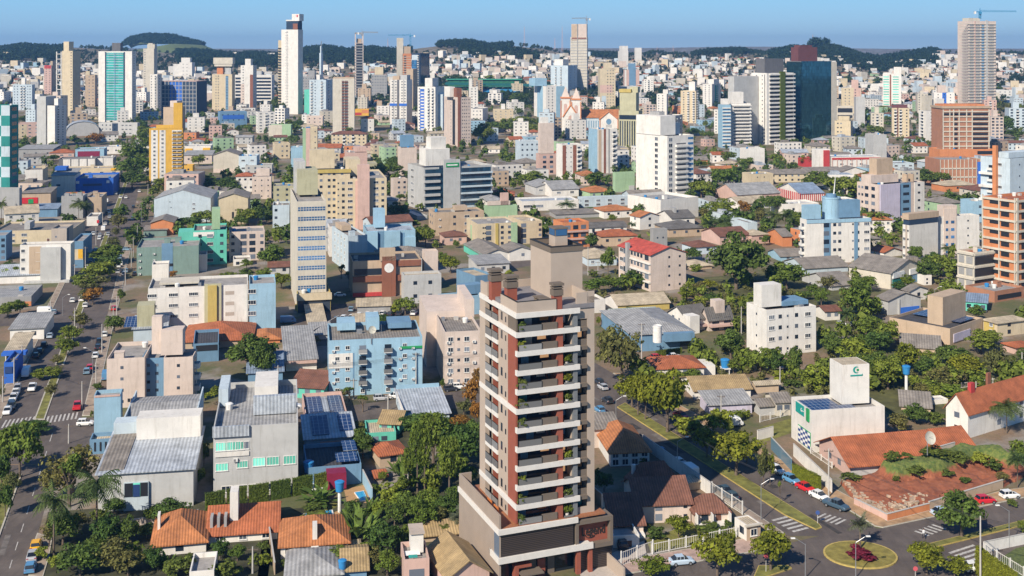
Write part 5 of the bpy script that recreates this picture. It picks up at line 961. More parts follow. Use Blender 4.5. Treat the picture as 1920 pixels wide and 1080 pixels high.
B(T,'unfinished orange brick tower with open concrete floors at right edge',1610,1860,2250,1120,420,'O','tf',8,'','',rot=30,dep=30,cat='tower',name='construction_tower',short='orange unfinished tower',
  panels=[('slab','l',0,1.01,.108*i+.0,.108*i+.022,'X',.5) for i in range(10)]+[('slab','f',0,1.01,.108*i+.0,.108*i+.022,'X',.5) for i in range(10)]+[('column','l',a,a+.025,0,1.02,'X',.45) for a in (0,.50,.965)]+[('column','f',a,a+.03,0,1.02,'X',.45) for a in (0,.35,.68,.965)]+[('opening','l',.22,.49,.108*i+.065,.108*i+.105,'dark',.12) for i in range(9)]+[('opening','l',.56,.80,.108*i+.05,.108*i+.1,'dark',.12) for i in range(9)]+[('opening','f',.1,.92,.108*i+.035,.108*i+.1,'dark',.12) for i in range(9)])
B(T,'lower open concrete wing of the unfinished orange tower',1420,1545,1700,1110,815,'X','tf',1,'','',rot=30,dep=20,name='construction_block',short='open concrete wing',
  panels=[('opening','f',a,b,z,z+.2,'dark',.15) for a,b in ((.04,.96),) for z in (.08,.38,.68)]+[('opening','l',a,b,z,z+.18,'H',.15) for a,b in ((.1,.42),(.55,.92)) for z in (.1,.4,.7)]+[('slab','f',0,1,z,z+.05,'X',.5) for z in (.0,.3,.6,.92)]+[('slab','l',0,1,z,z+.05,'X',.5) for z in (.0,.3,.6,.92)])
B(T,'white and blue apartment building with brown chimney shaft at far right',1595,1815,2050,720,110,'A','ff',7,'s.3','b.35 t.65',rot=32,dep=24,short='brown chimney apartment',panels=[('shaft','l',.48,.60,0,1.15,'O',1.6),('slab','l',0,.48,.62,.65,'W',1.5),('slab','l',0,.48,.78,.81,'W',1.5),('slab','l',0,.48,.45,.48,'W',1.5)],boxes=[('upper_block',.05,.9,.1,.5,0,2.5,'A')])
B(T,'white low block with blue end wall before the brown chimney apartment',1570,1620,1680,320,140,'U','ff',3,'d.5','',dep=12,rot=25)
B(T,'white apartment block with blue trim and blue round water tower',240,295,768,900,570,'W','mf',5,'l.30 d.43 d.51 s.72 d.80 t.94','b.4',dep=20,rot=12,short='blue trim apartment',panels=[('parapet','f',-.01,1.01,.92,1.0,'L',.2),('panel','f',.26,.37,0,.92,'S',.05),('panel','f',.74,.80,0,.92,'S',.05)],boxes=[('annex',.0,.25,.3,.8,0,5.5,'L'),('annex',.55,.9,.5,.9,0,7,'S')])
B(T,'lilac white block of flats with brown tower roof boxes',668,830,1170,595,305,'Q','ff',5,'','d.1 d.25 l.45 l.75',rot=26,dep=26,short='lilac flats',panels=[('panel','f',.02,.44,0,1,'Z',.8),('panel','f',.46,.70,0,1,'S',.1),('balcony_rail','f',.48,.7,.1,.15,'P',.8),('panel','f',.78,1.0,0,1,'W',.3)]+[('window','f',.53,.66,.2*i+.08,.2*i+.15,'dark',.2) for i in range(5)]+[('window','f',.85,.9,.2*i+.1,.2*i+.15,'dark',.4) for i in range(5)],boxes=[('roof_box',.0,.6,.35,.8,0,4,'Q'),('roof_box',.15,.5,.4,.75,4,12,'B'),('chimney',.66,.70,.1,.3,0,4,'B'),('chimney',.8,.83,.1,.3,0,4,'B')])
B(T,'white flats with brown penthouse terrace, left wing',1010,1060,1275,880,610,'W','ff',4,'','w.25 s.8',rot=30,dep=16,short='brown penthouse flats',boxes=[('penthouse',.0,1.0,.0,.9,.0,2.2,'K'),('penthouse',-.03,1.03,-.03,.93,2.2,4.6,'B')],panels=[('panel','l',.45,.7,0,1,'T',.2)])
B(T,'cream flats with brown central bay, right wing beside the brown penthouse flats',1220,1280,1585,840,545,'W','ff',5,'t.22 t.32 s.72','',dep=16,rot=14,panels=[('bay','f',.12,.42,0,1.2,'Q',.3)]+[('window','f',.16,.22,.19*i+.06,.19*i+.13,'blueg',.4) for i in range(5)]+[('window','f',.29,.37,.19*i+.06,.19*i+.13,'blueg',.4) for i in range(5)],boxes=[('upper_block',.1,.45,.0,.7,0,4.5,'Q')],short='brown bay flats')
B(T,'pale blue stair block behind the brown bay flats',1530,1545,1660,700,430,'L','ff',4,'d.4','',dep=10,rot=14)
B(T,'long white and red school block with striped upper band',480,845,None,205,95,'W','bf',3,'t.2 t.4 t.6 t.8','',dep=14,rot=8,short='red striped school',panels=[('band','f',0,1,.78,.92,'R',.2)]+[('rib','f',.1*i,.1*i+.015,0,.8,'P',.3) for i in range(11)],boxes=[('stair_tower',-.3,-.02,.1,.7,-999,5,'W'),('stair_tower',-.16,-.04,.05,.6,-999,4.5,'R')])
B(T,'low pink wing left of the red striped school',280,385,None,175,115,'R','gf',1,'','',dep=14,rot=8)
B(T,'red ribbed white gymnasium with grey roof',70,240,420,430,370,'W','bx',1,'','',dep=18,rot=14,name='sports_hall',short='red ribbed gymnasium',panels=[('rib','f',.083*i,.083*i+.02,0,1,'R',.3) for i in range(13)]+[('rib','l',.083*i,.083*i+.03,0,1,'R',.3) for i in range(13)])
B(T,'cream college building with grey gabled roofs and dormer',-30,300,None,290,225,'C','ex',2,'7d','',dep=14,rot=8,short='cream college')
B(T,'second cream gabled wing of the college on the right',290,555,None,240,205,'C','ex',1,'4d','',dep=14,rot=10)
B(T,'white house with steep grey gables right of the college',555,740,None,250,205,'W','ey',1,'2d','',dep=12,rot=10,name='house',cat='house')
B(T,'white blue low house left of the round water tower',110,380,None,530,450,'W','wf',1,'d.3','',dep=14,rot=14,name='house',cat='house')
B(T,'white cube house right of the round water tower',520,665,None,500,420,'W','wf',1,'t.7','',dep=12,rot=14,name='house',cat='house')
B(T,'blue grey house with grey hip roof left of the blue trim apartment',0,95,375,880,840,'L','ex',1,'d.2 d.8','',dep=11,rot=12,name='house',cat='house')
B(T,'orange walled house with brown roof and red gable wall at left',0,110,180,770,690,'O','ex',1,'','',dep=10,rot=14,name='house',cat='house')
B(T,'stained concrete gabled warehouse with white shop signs',608,920,1170,1090,965,'X','ey',1,'','',rot=40,dep=22,name='warehouse',cat='warehouse',short='stained concrete warehouse',panels=[('sign','f',.05,.38,.62,.95,'wht',.4),('sign','f',.55,.98,.62,.95,'wht',.4),('window','f',.05,.38,.1,.55,'I',.2),('window','f',.55,.98,.1,.55,'S',.2)])
B(T,'low tan grey shed roof left of the stained concrete warehouse',120,280,600,975,930,'A','ex',1,'','',dep=14,rot=16,name='shed')
B(T,'grey sheet roofed long house below the tan grey shed',255,480,650,1100,1060,'G','ex',1,'','',dep=16,rot=20,name='warehouse')
B(T,'house with brown tile roof between the blue trim apartment and the penthouse flats',765,870,1005,850,810,'W','ty',1,'','',dep=12,rot=26,name='house',cat='house')
B(T,'small white tower house under the trees right of the stained concrete warehouse',1155,1170,1228,1060,985,'W','ff',2,'s.4','',dep=6,rot=14)
B(T,'cream mid rise with dark balconies beneath the mirrored tower',1290,1690,None,140,40,'O','cf',1,'','',dep=18,rot=6,panels=[('opening','f',.7,.98,.2,.45,'dark',.1),('opening','f',.7,.98,.6,.85,'dark',.1)])
B(T,'blue and white low building between the school and the brick podium',880,1095,None,205,145,'A','gf',2,'4t','',dep=16,rot=8)
B(T,'house with white porch gable right of the blue and white low building',1190,1380,None,190,135,'A','wh',1,'3d','',dep=14,rot=8,name='house',cat='house')
B(T,'brick walled house with tile roof left of the brown chimney apartment',1330,1560,None,360,310,'O','ch',1,'d.4','',dep=14,rot=14,name='house',cat='house')
B(T,'white tall slab left of the cream garden flats',790,890,None,130,-70,'G','ff',6,'','',dep=14,rot=8)
# ------------------------------------------------------------------ nearer blocks
T=(0,2)
B(T,'long white apartment building with mustard stair shaft',930,1110,1860,345,5,'W','ff',4,'h.04 h.25 h.45','s.4',dep=16,rot=13,short='mustard shaft apartment',ws=(.85,.85),
  panels=[('shaft','f',.56,.73,0,1.05,'E',.6),('shaft','f',.595,.685,0,1.02,'F',1.2),('window','f',-.02,.03,.5,.62,'N',.3)]+[('window','f',.77,.86,.235*i+.08,.235*i+.16,'T',.15) for i in range(4)]+[('panel','f',.76,.99,0,1.0,'W',.12)],boxes=[('roof_box',.1,.5,.3,.8,0,.6,'X')])
B(T,'blue shaded right wing of the mustard shaft apartment',1850,1870,2068,320,-30,'L','ff',4,'t.1 ','',dep=14,rot=13,short='blue shaded wing')
B(T,'low solar roofed house with mustard box left of the mustard shaft apartment',840,1000,1250,420,310,'A','ms',1,'','',dep=12,rot=14,rise=1.2,name='house',cat='house',boxes=[('mustard_box',.1,.62,.1,.6,-1,6.5,'E')],panels=[('solar_panel','t',-.3,.1,.1,.9,'solar',1.0)])
PINK=B(T,'pink beige apartment block with recessed blue stairwell and number plate',800,1085,1447,890,520,'Q','ff',4,'s.4','',dep=16,rot=10,short='pink beige apartment',mode='R',par=1.0)
B(T,'recessed blue grey stairwell between the two pink beige apartment wings',1060,1240,None,868,530,'S','ff',5,'s.3 s.65','',dep=8,rot=10,name='stair_block')
B(T,'right wing of the pink beige apartment with window column',1228,1447,1478,875,515,'Q','ff',4,'s.5','b.5',mode='R',rot=8,dep=14,short='pink right wing',boxes=[('stair_tower',-.15,.6,.3,.9,0,6,'Q'),('roof_drum',-.5,-.15,.5,.8,0,9,'Q')],panels=[('door','f',.1,.4,0,.11,'dark',.15),('balcony_rail','f',.85,1.4,.07,.13,'D',.2)])
B(T,'dark glazed blue slab building in the shade behind the pink block',1450,1640,None,560,420,'S','kf',2,'','',dep=16,rot=14,panels=[('opening','f',.1,.95,.6,.9,'dark',.1)],name='house',cat='house')
B(T,'red tile roofed long house behind the pink beige apartment',1370,1890,None,460,400,'B','th',1,'3d','',dep=20,rot=10,name='house',cat='house',short='red tile long house')
B(T,'tall pale blue blind slab at the crosswalk corner',705,905,920,1130,795,'L','ff',1,'','',mode='R',rot=13,dep=8,short='pale blue blind slab',panels=[('cap','f',.02,.98,.955,1.0,'P',.1)])
B(T,'white workshop with grey pitched roof left of the pale blue blind slab',935,1465,None,1230,1030,'W','gx',2,'','',dep=20,rot=11,rise=1.6,name='warehouse',cat='warehouse',short='grey pitched workshop',ov=.1,boxes=[('parapet',-.02,0,-.03,1.02,-3,1.5,'A'),('parapet',1,1.02,-.03,1.02,-3,1.5,'A')])
B(T,'turquoise low shop with white awning at left by the avenue',0,75,330,395,310,'W','gs',1,'d.3 d.7','',dep=16,rise=1,rot=12,name='shop_building',cat='shop',short='white low shop')
B(T,'small shop with blue and cream awning below the white low shop',15,40,170,580,480,'W','cs',1,'j.5','',dep=14,rise=1.6,rot=12,name='shop_building',cat='shop',panels=[('awning','f',-.1,1.3,.9,1.1,'U',3)])
B(T,'blue fronted kiosk shop under the blue and cream awning shop',5,30,100,720,560,'U','gf',1,'','',dep=12,rot=12,name='shop_building',cat='shop',panels=[('sign','f',.1,.9,.5,.8,'navy',.2)])
B(T,'grey flat roofed hall with orange edge at the left avenue junction',-380,235,320,140,60,'H','gf',1,'','',mode='R',rot=12,dep=42,name='warehouse',cat='warehouse',short='grey flat roofed hall',panels=[('edge','f',.85,1.0,.1,.5,'O',.3)])
B(T,'white workshop hall with long low ridge roof by the white parked van',-20,330,None,-30,-95,'W','mx',1,'','',dep=16,rot=12,name='warehouse',cat='warehouse')
T=(1,2)
B(T,'sky blue apartment building with curved balconies and white panel',475,545,1248,815,395,'L','ef',5,'a.05 w.09 w.20 c.36 c.63 a.76 w.81 a.90','d.5',dep=18,rot=10,short='curved balcony building',ws=(.85,.85),
  panels=[('panel','f',.0,.255,.5,.76,'W',.12),('recess','f',.255,.27,.0,.76,'S',.05),('roof_garden','f',.76,1.0,.80,.84,'grn',.3),('door','f',.78,.85,.02,.14,'wht',.2)],
  boxes=[('upper_room',.10,.30,.55,.95,0,1.8,'L'),('upper_room',.42,.56,.5,.85,0,3.2,'L'),('upper_room',.66,.92,.55,.95,0,1.4,'S')])
B(T,'cream five storey flats with air conditioners right of the blue building',1315,1415,1690,745,330,'Q','ef',5,'a.1 w.16 s.38 w.60 a.8','',dep=14,rot=10,short='cream conditioner flats',boxes=[('rear_block',-.28,.95,.6,1.25,-999,.9,'Q'),('rear_block',.82,1.05,.5,1.1,-999,4.5,'Q')])
B(T,'blue cube flats with small windows behind the cream air conditioner flats',1365,1420,1690,220,75,'L','ef',2,'','d.3 d.7',dep=14,rot=24,short='blue cube flats',boxes=[('upper_room',.5,1.1,.3,.9,0,3,'S')])
B(T,'cream base of the ribbon window slab with dark glass storefront',235,310,560,185,45,'F','cf',1,'','',dep=16,rot=13,name='podium',panels=[('window','f',.02,.98,.0,.62,'glass',.1),('fascia','f',-.02,1.03,.65,1.0,'C',.8)])
B(T,'old house with red and grey gable roof and turquoise wall',70,260,510,820,730,'M','nx',1,'3d','',dep=14,rot=-12,name='house',cat='house',short='old turquoise house')
B(T,'long grey sheet roofed house with striped awning left of the blue building',200,225,455,625,545,'W','gs',1,'','',dep=18,rise=2.0,rot=13,name='house',cat='house',panels=[('awning','f',0,1,.72,.95,'P',1.0)])
B(T,'tan sheet roofed carport shed beside the car park',370,395,520,300,265,'B','cs',1,'','',dep=12,rise=1.2,rot=13,name='carport',cat='carport')
B(T,'grey roofed small house in front of the carport shed',400,415,565,390,355,'G','gs',1,'','',dep=10,rise=1.0,rot=13,name='house',cat='house')
B(T,'long tan carport roof over parked cars in the car park',710,760,1008,190,140,'H','cs',1,'','',dep=8,rise=.8,rot=8,name='carport',cat='carport',short='long carport')
B(T,'brown tile roofed low house right of the dark round tree by the car park',1000,1110,1315,345,310,'B','yx',1,'','',dep=14,rot=8,name='house',cat='house',short='brown low house')
B(T,'beige slab shed roof left of the dark round tree by the car park',715,730,880,300,272,'B','cs',1,'','',dep=10,rise=.8,rot=8,name='shed')
B(T,'orange tiled small houses at the left of the old turquoise house',-20,180,None,420,385,'O','oh',1,'','',dep=12,rot=12,name='house',cat='house')
B(T,'pink house with rows of solar panels on its roof',345,375,690,1075,980,'P','ff',2,'d.35 a.55','',dep=20,rot=13,name='house',cat='house',short='pink solar house',par=1.2,panels=[('solar_panel','t',.08,.45,.12,.92,'solar',.4),('solar_panel','t',.62,.95,.12,.92,'solar',.4),('roof_hatch','t',.46,.61,.1,.9,'metalw',.2)])
B(T,'white house with striped metal roof beside the bare hedge street',1050,1110,1450,1030,960,'A','ms',1,'','',dep=16,rise=1.3,rot=12,name='house',cat='house',short='striped roof house',boxes=[('parapet',0,1,.97,1,0,2.2,'L'),('parapet',-.02,0,0,1,0,1.3,'W')])
B(T,'turquoise cottage with ochre tile roof left of the white striped roof house',835,925,1075,1090,1005,'M','yx',1,'2d','',dep=9,rot=-8,name='house',cat='house',short='turquoise cottage')
B(T,'flat concrete roofed white annex right of the hedge at left',-30,185,200,1020,930,'A','ff',2,'','',mode='R',rot=13,dep=14,panels=[('panel','f',.0,.5,.2,.9,'W',.1)])
B(T,'shaded long house with blue sheet roof behind the old turquoise house',-60,200,None,730,640,'S','bs',1,'','',dep=16,rise=1,rot=12,name='house',cat='house')
T=(2,2)
B(T,'low grey blue roofed clinic with a white cylinder tank on top',670,900,1360,480,345,'S','gh',1,'','',dep=26,rot=12,name='clinic',short='blue grey clinic',rise=2.2,panels=[('fascia','f',.5,.98,.55,1.0,'S',2.0),('garage_door','f',.78,.95,0,.48,'dark',.3)])
B(T,'grey green roofed wing behind the blue grey clinic',680,700,1120,270,225,'C','sh',1,'','',dep=18,rot=12,rise=2.5,name='clinic_wing')
B(T,'white row house with brown gable roof and balcony, left of the pair',1165,1315,1490,330,235,'W','dx',2,'l.4','d.3 s.6',rot=26,dep=14,name='house',cat='house',short='left white row house',rise=3,boxes=[('water_room',-.1,.3,-.25,.1,-5.5,1.5,'W')],panels=[('balcony','f',.0,.95,.36,.52,'P',1.6)])
B(T,'white row house with brown gable roof and pink chimney block, right of the pair',1420,1475,1650,325,230,'Q','dx',2,'l.3 l.8','',dep=14,rot=20,name='house',cat='house',rise=3,boxes=[('chimney_block',.35,.75,.2,.9,0,5,'Q')],panels=[('balcony','f',.0,1.5,.36,.52,'P',1.6)])
B(T,'cream hip roofed house with rows of solar tubes behind the clinic',700,795,1180,180,125,'W','cx',1,'4d','',dep=14,rot=14,name='house',cat='house',short='solar tube house',panels=[('wall_base','f',.0,1,0,.9,'F',.1)])
B(T,'white five storey block with blue roof box and small grouped windows',1760,1910,2280,515,165,'W','ef',4,'t.1 d.27 s.42 d.60 t.83','s.5',dep=18,rot=20,short='grouped window block',ws=(.75,.9),boxes=[('stair_tower',.02,.42,.3,.7,0,6.2,'W'),('roof_sheet',.42,.95,.25,.9,0,1.2,'S')])
B(T,'orange tile roofed white cottage behind the street trees',1010,1090,1440,690,600,'W','th',1,'x.3 d.6','d.5',dep=12,rot=8,name='house',cat='house',short='orange tile cottage',boxes=[('wing',1.0,1.3,.2,.8,-999,-.5,'W')])
B(T,'long grey brown tile roofed house with white wall',1270,1370,1790,835,765,'W','yx',1,'d.3 d.5 d.7','',dep=9,rot=8,name='house',cat='house',short='long grey tile house')
B(T,'lilac low house with patched sheet roof and clutter yard',1410,1480,1800,955,880,'Z','gs',1,'d.2','',dep=11,rise=1.2,rot=9,name='house',cat='house',short='lilac low house')
B(T,'grey sheet roofed shed right of the lilac low house',1790,1860,2060,960,880,'G','ex',1,'','',dep=11,rot=12,name='shed')
B(T,'dull brown tile roofed shed right of the long grey tile house',1800,1830,2000,790,720,'B','cx',1,'','',dep=9,rot=10,name='shed')
B(T,'white long wall house at upper left behind the main tower roof',530,600,700,190,90,'W','ef',1,'','',dep=14,rot=18)
B(T,'grey roofed low house hidden at the right foot of the main tower',600,620,800,1200,1050,'Q','ex',1,'','',dep=10,rot=14,name='house',cat='house')
T=(3,2)
LOGO=B(T,'white office cube with solar roof, tall white tower and green logo',175,325,875,1235,920,'W','ff',3,'','',dep=17,rot=11,name='office_building',short='green logo office',par=1.0,
  boxes=[('tower',.54,.92,.42,1.0,-.5,8.0,'W','c')],panels=[('solar_panel','t',-.0,.66,.06,.40,'solar',.5),('solar_panel','t',.0,.48,.42,.9,'solar',.5),('sign','l',.25,.65,.74,.98,'teal',.15),('ladder_panel','l',.8,.92,.70,1.0,'grn',.3)])
B(T,'salmon beige warehouse office with a tall cube and roof solar sheets',910,1365,1610,430,305,'B','kf',1,'','',rot=42,dep=30,name='warehouse',cat='warehouse',short='salmon beige warehouse',boxes=[('cube',.25,.95,.25,.5,-1,7.5,'B')],panels=[('solar_panel','t',.5,.95,.1,.9,'solar',.6),('sign','f',.1,.6,.1,.6,'Z',.2)])
B(T,'grey industrial shed with vertical ribbed gable and blue door',815,900,1145,205,90,'G','ey',1,'','',dep=24,rot=22,name='warehouse',cat='warehouse',short='ribbed grey shed',panels=[('door','f',.38,.95,0,.42,'U',.15),('fascia','f',.3,.35,0,1,'G',.3)])
B(T,'low grey brown roofed house among trees left of the salmon beige warehouse',890,1000,1290,470,430,'B','ex',1,'','',dep=13,rot=-18,name='house',cat='house')
B(T,'white gable house with brown roof left of the ribbed grey shed',355,430,540,245,170,'W','nx',1,'2d','',dep=12,rot=14,name='house',cat='house')
B(T,'tan tiled villa with brick side and white gables at far right',1610,1720,1940,370,260,'C','ch',2,'d.4','w.6',dep=14,rot=24,name='house',cat='house',short='tan tiled villa',panels=[('panel','l',.1,.8,0,.95,'F',.1)])
B(T,'rust tile roofed pink house at the right edge among trees',1760,1860,2000,500,440,'P','th',1,'d.5','',dep=12,rot=20,name='house',cat='house')
B(T,'long white house with big terracotta roof at right',1335,1500,2060,1130,930,'W','tx',2,'d.4 d.7','d.5',rot=34,dep=15,name='house',cat='house',short='big terracotta house',rise=3.5,boxes=[('chimney',.15,.2,.4,.55,1,5,'R'),('chimney',.4,.44,.5,.6,2,6,'N')])
B(T,'low tan roofed house below the blue water tower',900,1000,1220,920,875,'B','ex',1,'d.5','',dep=12,rot=-16,name='house',cat='house')
B(T,'white roofless annex wall left of the big terracotta house',1125,1180,1350,880,845,'W','wf',1,'','',dep=9,rot=14,name='annex')
B(T,'old grey sheet roofed house left of the green logo office',-20,60,170,960,850,'X','ex',1,'2d','',dep=12,rot=8,name='house',cat='house')
B(T,'turquoise and brick workshop row at the upper right corner',1360,1480,1640,170,100,'M','bs',1,'3d','',dep=10,rise=.8,rot=-24,name='workshop')
B(T,'brick podium walls of the unfinished orange tower',1480,1700,1920,110,25,'o','gf',1,'','',rot=30,dep=16,name='construction_podium',panels=[('opening','f',.1,.9,.2,.6,'dark',.1)])
B(T,'white small house right of the ribbed grey shed',1010,1060,1200,100,20,'W','ey',1,'d.5','',dep=12,rot=26,name='house',cat='house')
T=(0,3)
B(T,'dark blue ribbed container office with narrow windows',672,880,900,155,45,'S','cf',1,'','',mode='R',rot=12,dep=14,name='office_building',short='dark ribbed office',panels=[('window','f',.16,.22,.2,.8,'dark',.1),('window','f',.36,.42,.2,.8,'dark',.1),('window','f',.55,.61,.2,.8,'dark',.1),('window','f',.76,.92,.08,.95,'wht',.15),('window','f',.80,.88,.15,.88,'dark',.2)])
B(T,'white clinic building with pale metal roofs and blue doorway',720,735,1450,600,320,'G','ms',2,'','',dep=19,rot=10,name='clinic',short='metal roofed clinic',rise=1.6,
  panels=[('roof_panel','t',.0,.26,.05,.9,'cement',1.2),('porch','f',.27,.53,.0,.75,'A',.5),('window','f',.28,.37,.38,.74,'dark',.6),('window','f',.44,.52,.38,.74,'dark',.6),('door','f',.37,.44,.38,.7,'navy',.65),('door_frame','f',.365,.445,.38,.74,'green',.6)],boxes=[('upper_hall',.28,1.0,.75,1.02,-3,5.5,'W'),('upper_hall',.0,.3,.9,1.1,-3,4,'A')])
B(T,'white and grey two storey office with green windows',1545,1600,2235,500,-30,'G','gf',3,'','',dep=30,rot=11,name='office_building',short='green window office',par=1.2,
  panels=[('window_band','f',.02,.42,.585,.645,'W',.2),('ribbed_fascia','f',-.01,.42,.87,1.02,'metalw',.5)],
  wins=[('f','g',.10,.44,.9,1),('f','g',.34,.46,.8,.9),('f','g',.535,.48,.9,1.1),('f','g',.70,.48,.9,1.1),('f','g',.90,.48,.9,1.1),('f','t',.17,.12,1,1),('f','t',.32,.12,1.2,1),('f','t',.48,.12,1.1,1),('f','t',.65,.12,1.3,1),('f','a',.26,.53,1,1)]+[('f','g',a,.73,b,1.1) for a,b in ((.09,.8),(.20,.8),(.29,.8))]+[('f','q',.37,.73,1,1)],
  boxes=[('rear_block',.45,.75,.6,.98,-1,2.2,'W'),('rear_block',.0,.12,.55,.9,-1,2.5,'A'),('rear_block',.45,.98,.32,.36,-1,2.6,'metalw')])
B(T,'villa with orange and grey tile hip roof and white chimney',1065,1145,1545,935,845,'W','oh',1,'d.5','',dep=12,rot=13,name='house',cat='house',short='tile roof villa',rise=2.8,boxes=[('chimney',.05,.1,.4,.55,0,3,'W')])
B(T,'longer wing of the tile roof villa with dormers and tall white chimney',1480,1560,2080,840,765,'W','tx',1,'3w','',dep=12,rot=10,name='house',cat='house',rise=2.6,boxes=[('chimney',.30,.42,.2,.45,-.5,6,'W'),('dormer',.02,.06,.1,.3,0,2.2,'H'),('dormer',.12,.16,.1,.3,0,2.2,'H'),('dormer',.22,.26,.1,.3,0,2.2,'H')],short='tile villa long wing')
B(T,'white flat roofed outbuilding with a blue tank at the bottom edge',1395,1420,1605,1180,1050,'W','ff',1,'','',dep=7,rot=10,name='outbuilding')
T=(1,3)
B(T,'single storey house with orange and grey striped hip roof and white chimney',135,185,690,955,850,'W','oh',1,'w.12 d.38 w.72 d.92','d.5',dep=11,rot=10,name='house',cat='house',short='striped hip house',rise=2.6,boxes=[('chimney',.47,.54,.05,.25,-1,2.6,'W'),('chimney_stack',.45,.56,-.05,0,-999,-.3,'W')])
B(T,'dark blue roofed pool house with solar panels and red awning',355,380,790,420,270,'S','kf',1,'','',dep=20,rot=13,name='house',cat='house',short='dark pool house',panels=[('solar_panel','t',.55,.95,.05,.45,'solar',1.2),('solar_panel','t',.72,.98,.5,.95,'solar',1.2),('awning','f',.35,.70,.1,.9,'maroon',3),('awning','f',.0,.34,.0,.2,'wht',3)])
B(T,'blue eaved solar roof house between the pink solar house and the dark pool house',350,370,740,130,60,'L','ms',1,'','',dep=14,rise=1.4,rot=13,name='house',cat='house',short='blue eaved house',panels=[('solar_panel','t',.15,.5,.1,.9,'solar',1.6),('solar_panel','t',.72,.98,.2,.9,'solar',1.6),('wall_band','f',.3,1,.3,.7,'P',.1)])
B(T,'old cottage with weathered terracotta hip roof in the garden',860,930,1130,270,170,'B','th',1,'d.5','',dep=14,rot=22,name='house',cat='house',short='weathered cottage')
B(T,'turquoise house back behind the garden trees',830,1050,None,75,10,'M','cf',1,'d.3 d.6','',dep=9,rot=10,name='house',cat='house')
B(T,'mossy ochre roofed old house against the main tower wall',1285,1440,1750,1240,1085,'P','yy',1,'','',dep=17,rot=21,name='house',cat='house',short='mossy roof house',rise=2.2)
B(T,'dilapidated pink terrace house with a white tarp and a teal crate',1085,1110,1300,1180,960,'P','ff',1,'l.5','',dep=10,rot=10,name='house',cat='house',boxes=[('upper_room',.35,.85,.5,1,-.5,2.6,'W'),('upper_room_roof',.3,.9,.45,1.05,2.6,2.75,'T')],panels=[('tarp','t',.1,.7,.35,.6,'wht',.4),('crate','t',.2,.55,.05,.2,'teal',.9)])
B(T,'dark ribbed long roof above the dilapidated pink terrace',1200,1240,1640,830,770,'B','yx',1,'','',dep=9,rot=13,name='house',cat='house')
B(T,'grey hip roofed house at the bottom edge below the striped hip roof house',165,230,640,1150,1075,'X','gh',1,'','',dep=10,rot=9,name='house',cat='house')
B(T,'dark blue walled ribbed roof house at the bottom edge',420,650,830,1100,1030,'S','yx',1,'','',dep=9,rot=9,name='house',cat='house')
B(T,'small tan roofed garden shed in the banana garden',675,690,755,945,905,'F','ch',1,'','',dep=4,rot=12,name='shed')
B(T,'brown tiled lean-to below the weathered cottage',870,900,960,370,330,'B','tx',1,'','',dep=8,rot=20,name='shed')
T=(2,3)
B(T,'salmon tile roofed white house shaded by the new tower',620,740,1030,260,150,'W','oh',2,'4w','',dep=16,rot=8,name='house',cat='house',short='salmon tile house',rise=2.8)
B(T,'brown hip roofed house in the tower shadow',860,915,1245,450,395,'Q','nh',1,'','d.5',dep=14,rot=14,name='house',cat='house',rise=3.4,short='brown hip house',boxes=[('chimney',.05,.12,.5,.65,0,3,'W')])
B(T,'long brown gable roofed villa with a blue shaded wall',840,940,1340,690,540,'Q','nx',2,'d.4 s.9','',dep=9,rot=7,name='house',cat='house',short='long brown villa',rise=2.8)
B(T,'left wing of the long brown villa with white balustrade',650,750,985,780,690,'Q','nx',1,'d.3','',dep=12,rot=6,name='house',cat='house',rise=3,panels=[('balustrade','f',.0,1,.0,.3,'W',1.6)])
B(T,'porch pavilion of the long brown villa with white columns',1320,1370,1625,700,600,'Q','nh',1,'d.3 x.7','',dep=9,rot=7,name='house',cat='house',rise=2.4,short='porch pavilion',panels=[('balustrade','f',.0,1.02,.0,.28,'W',1.6),('column','f',.45,.48,0,1,'W',1.6),('column','f',.97,1,0,1,'W',1.6),('column','f',.0,.03,0,1,'W',1.6)])
B(T,'small gatehouse with tan slab roof at the street corner',1670,1760,1862,825,700,'W','cf',1,'w.5','d.6',dep=6,rot=22,name='gatehouse',short='corner gatehouse',par=.15,panels=[('panel','f',0,1,0,.9,'B',.08),('eave','f',-.15,1.08,.94,1.02,'X',.5)])
B(T,'small cream hipped pump house by the avenue wall',1250,1300,1410,440,370,'B','ch',1,'','',dep=6,rot=18,name='pump_house')
B(T,'white two storey terrace with shutters below the brown villa wing',745,760,955,870,780,'W','ff',1,'d.3 x.6','',dep=8,rot=8,name='house',cat='house')
T=(3,3)
B(T,'big terracotta roofed pink house above the red earth lot',385,620,1310,345,235,'P','tx',1,'','d.35 d.65',rot=12,dep=14,name='house',cat='house',short='pink terracotta house',rise=3.2,ov=.9,panels=[('panel','f',0,1,0,.98,'G',.06)])
B(T,'terracotta rear wing of the pink terracotta house with rendered end wall',1100,1330,1555,190,140,'X','tx',1,'','',dep=14,rot=16,name='house',cat='house',rise=3)
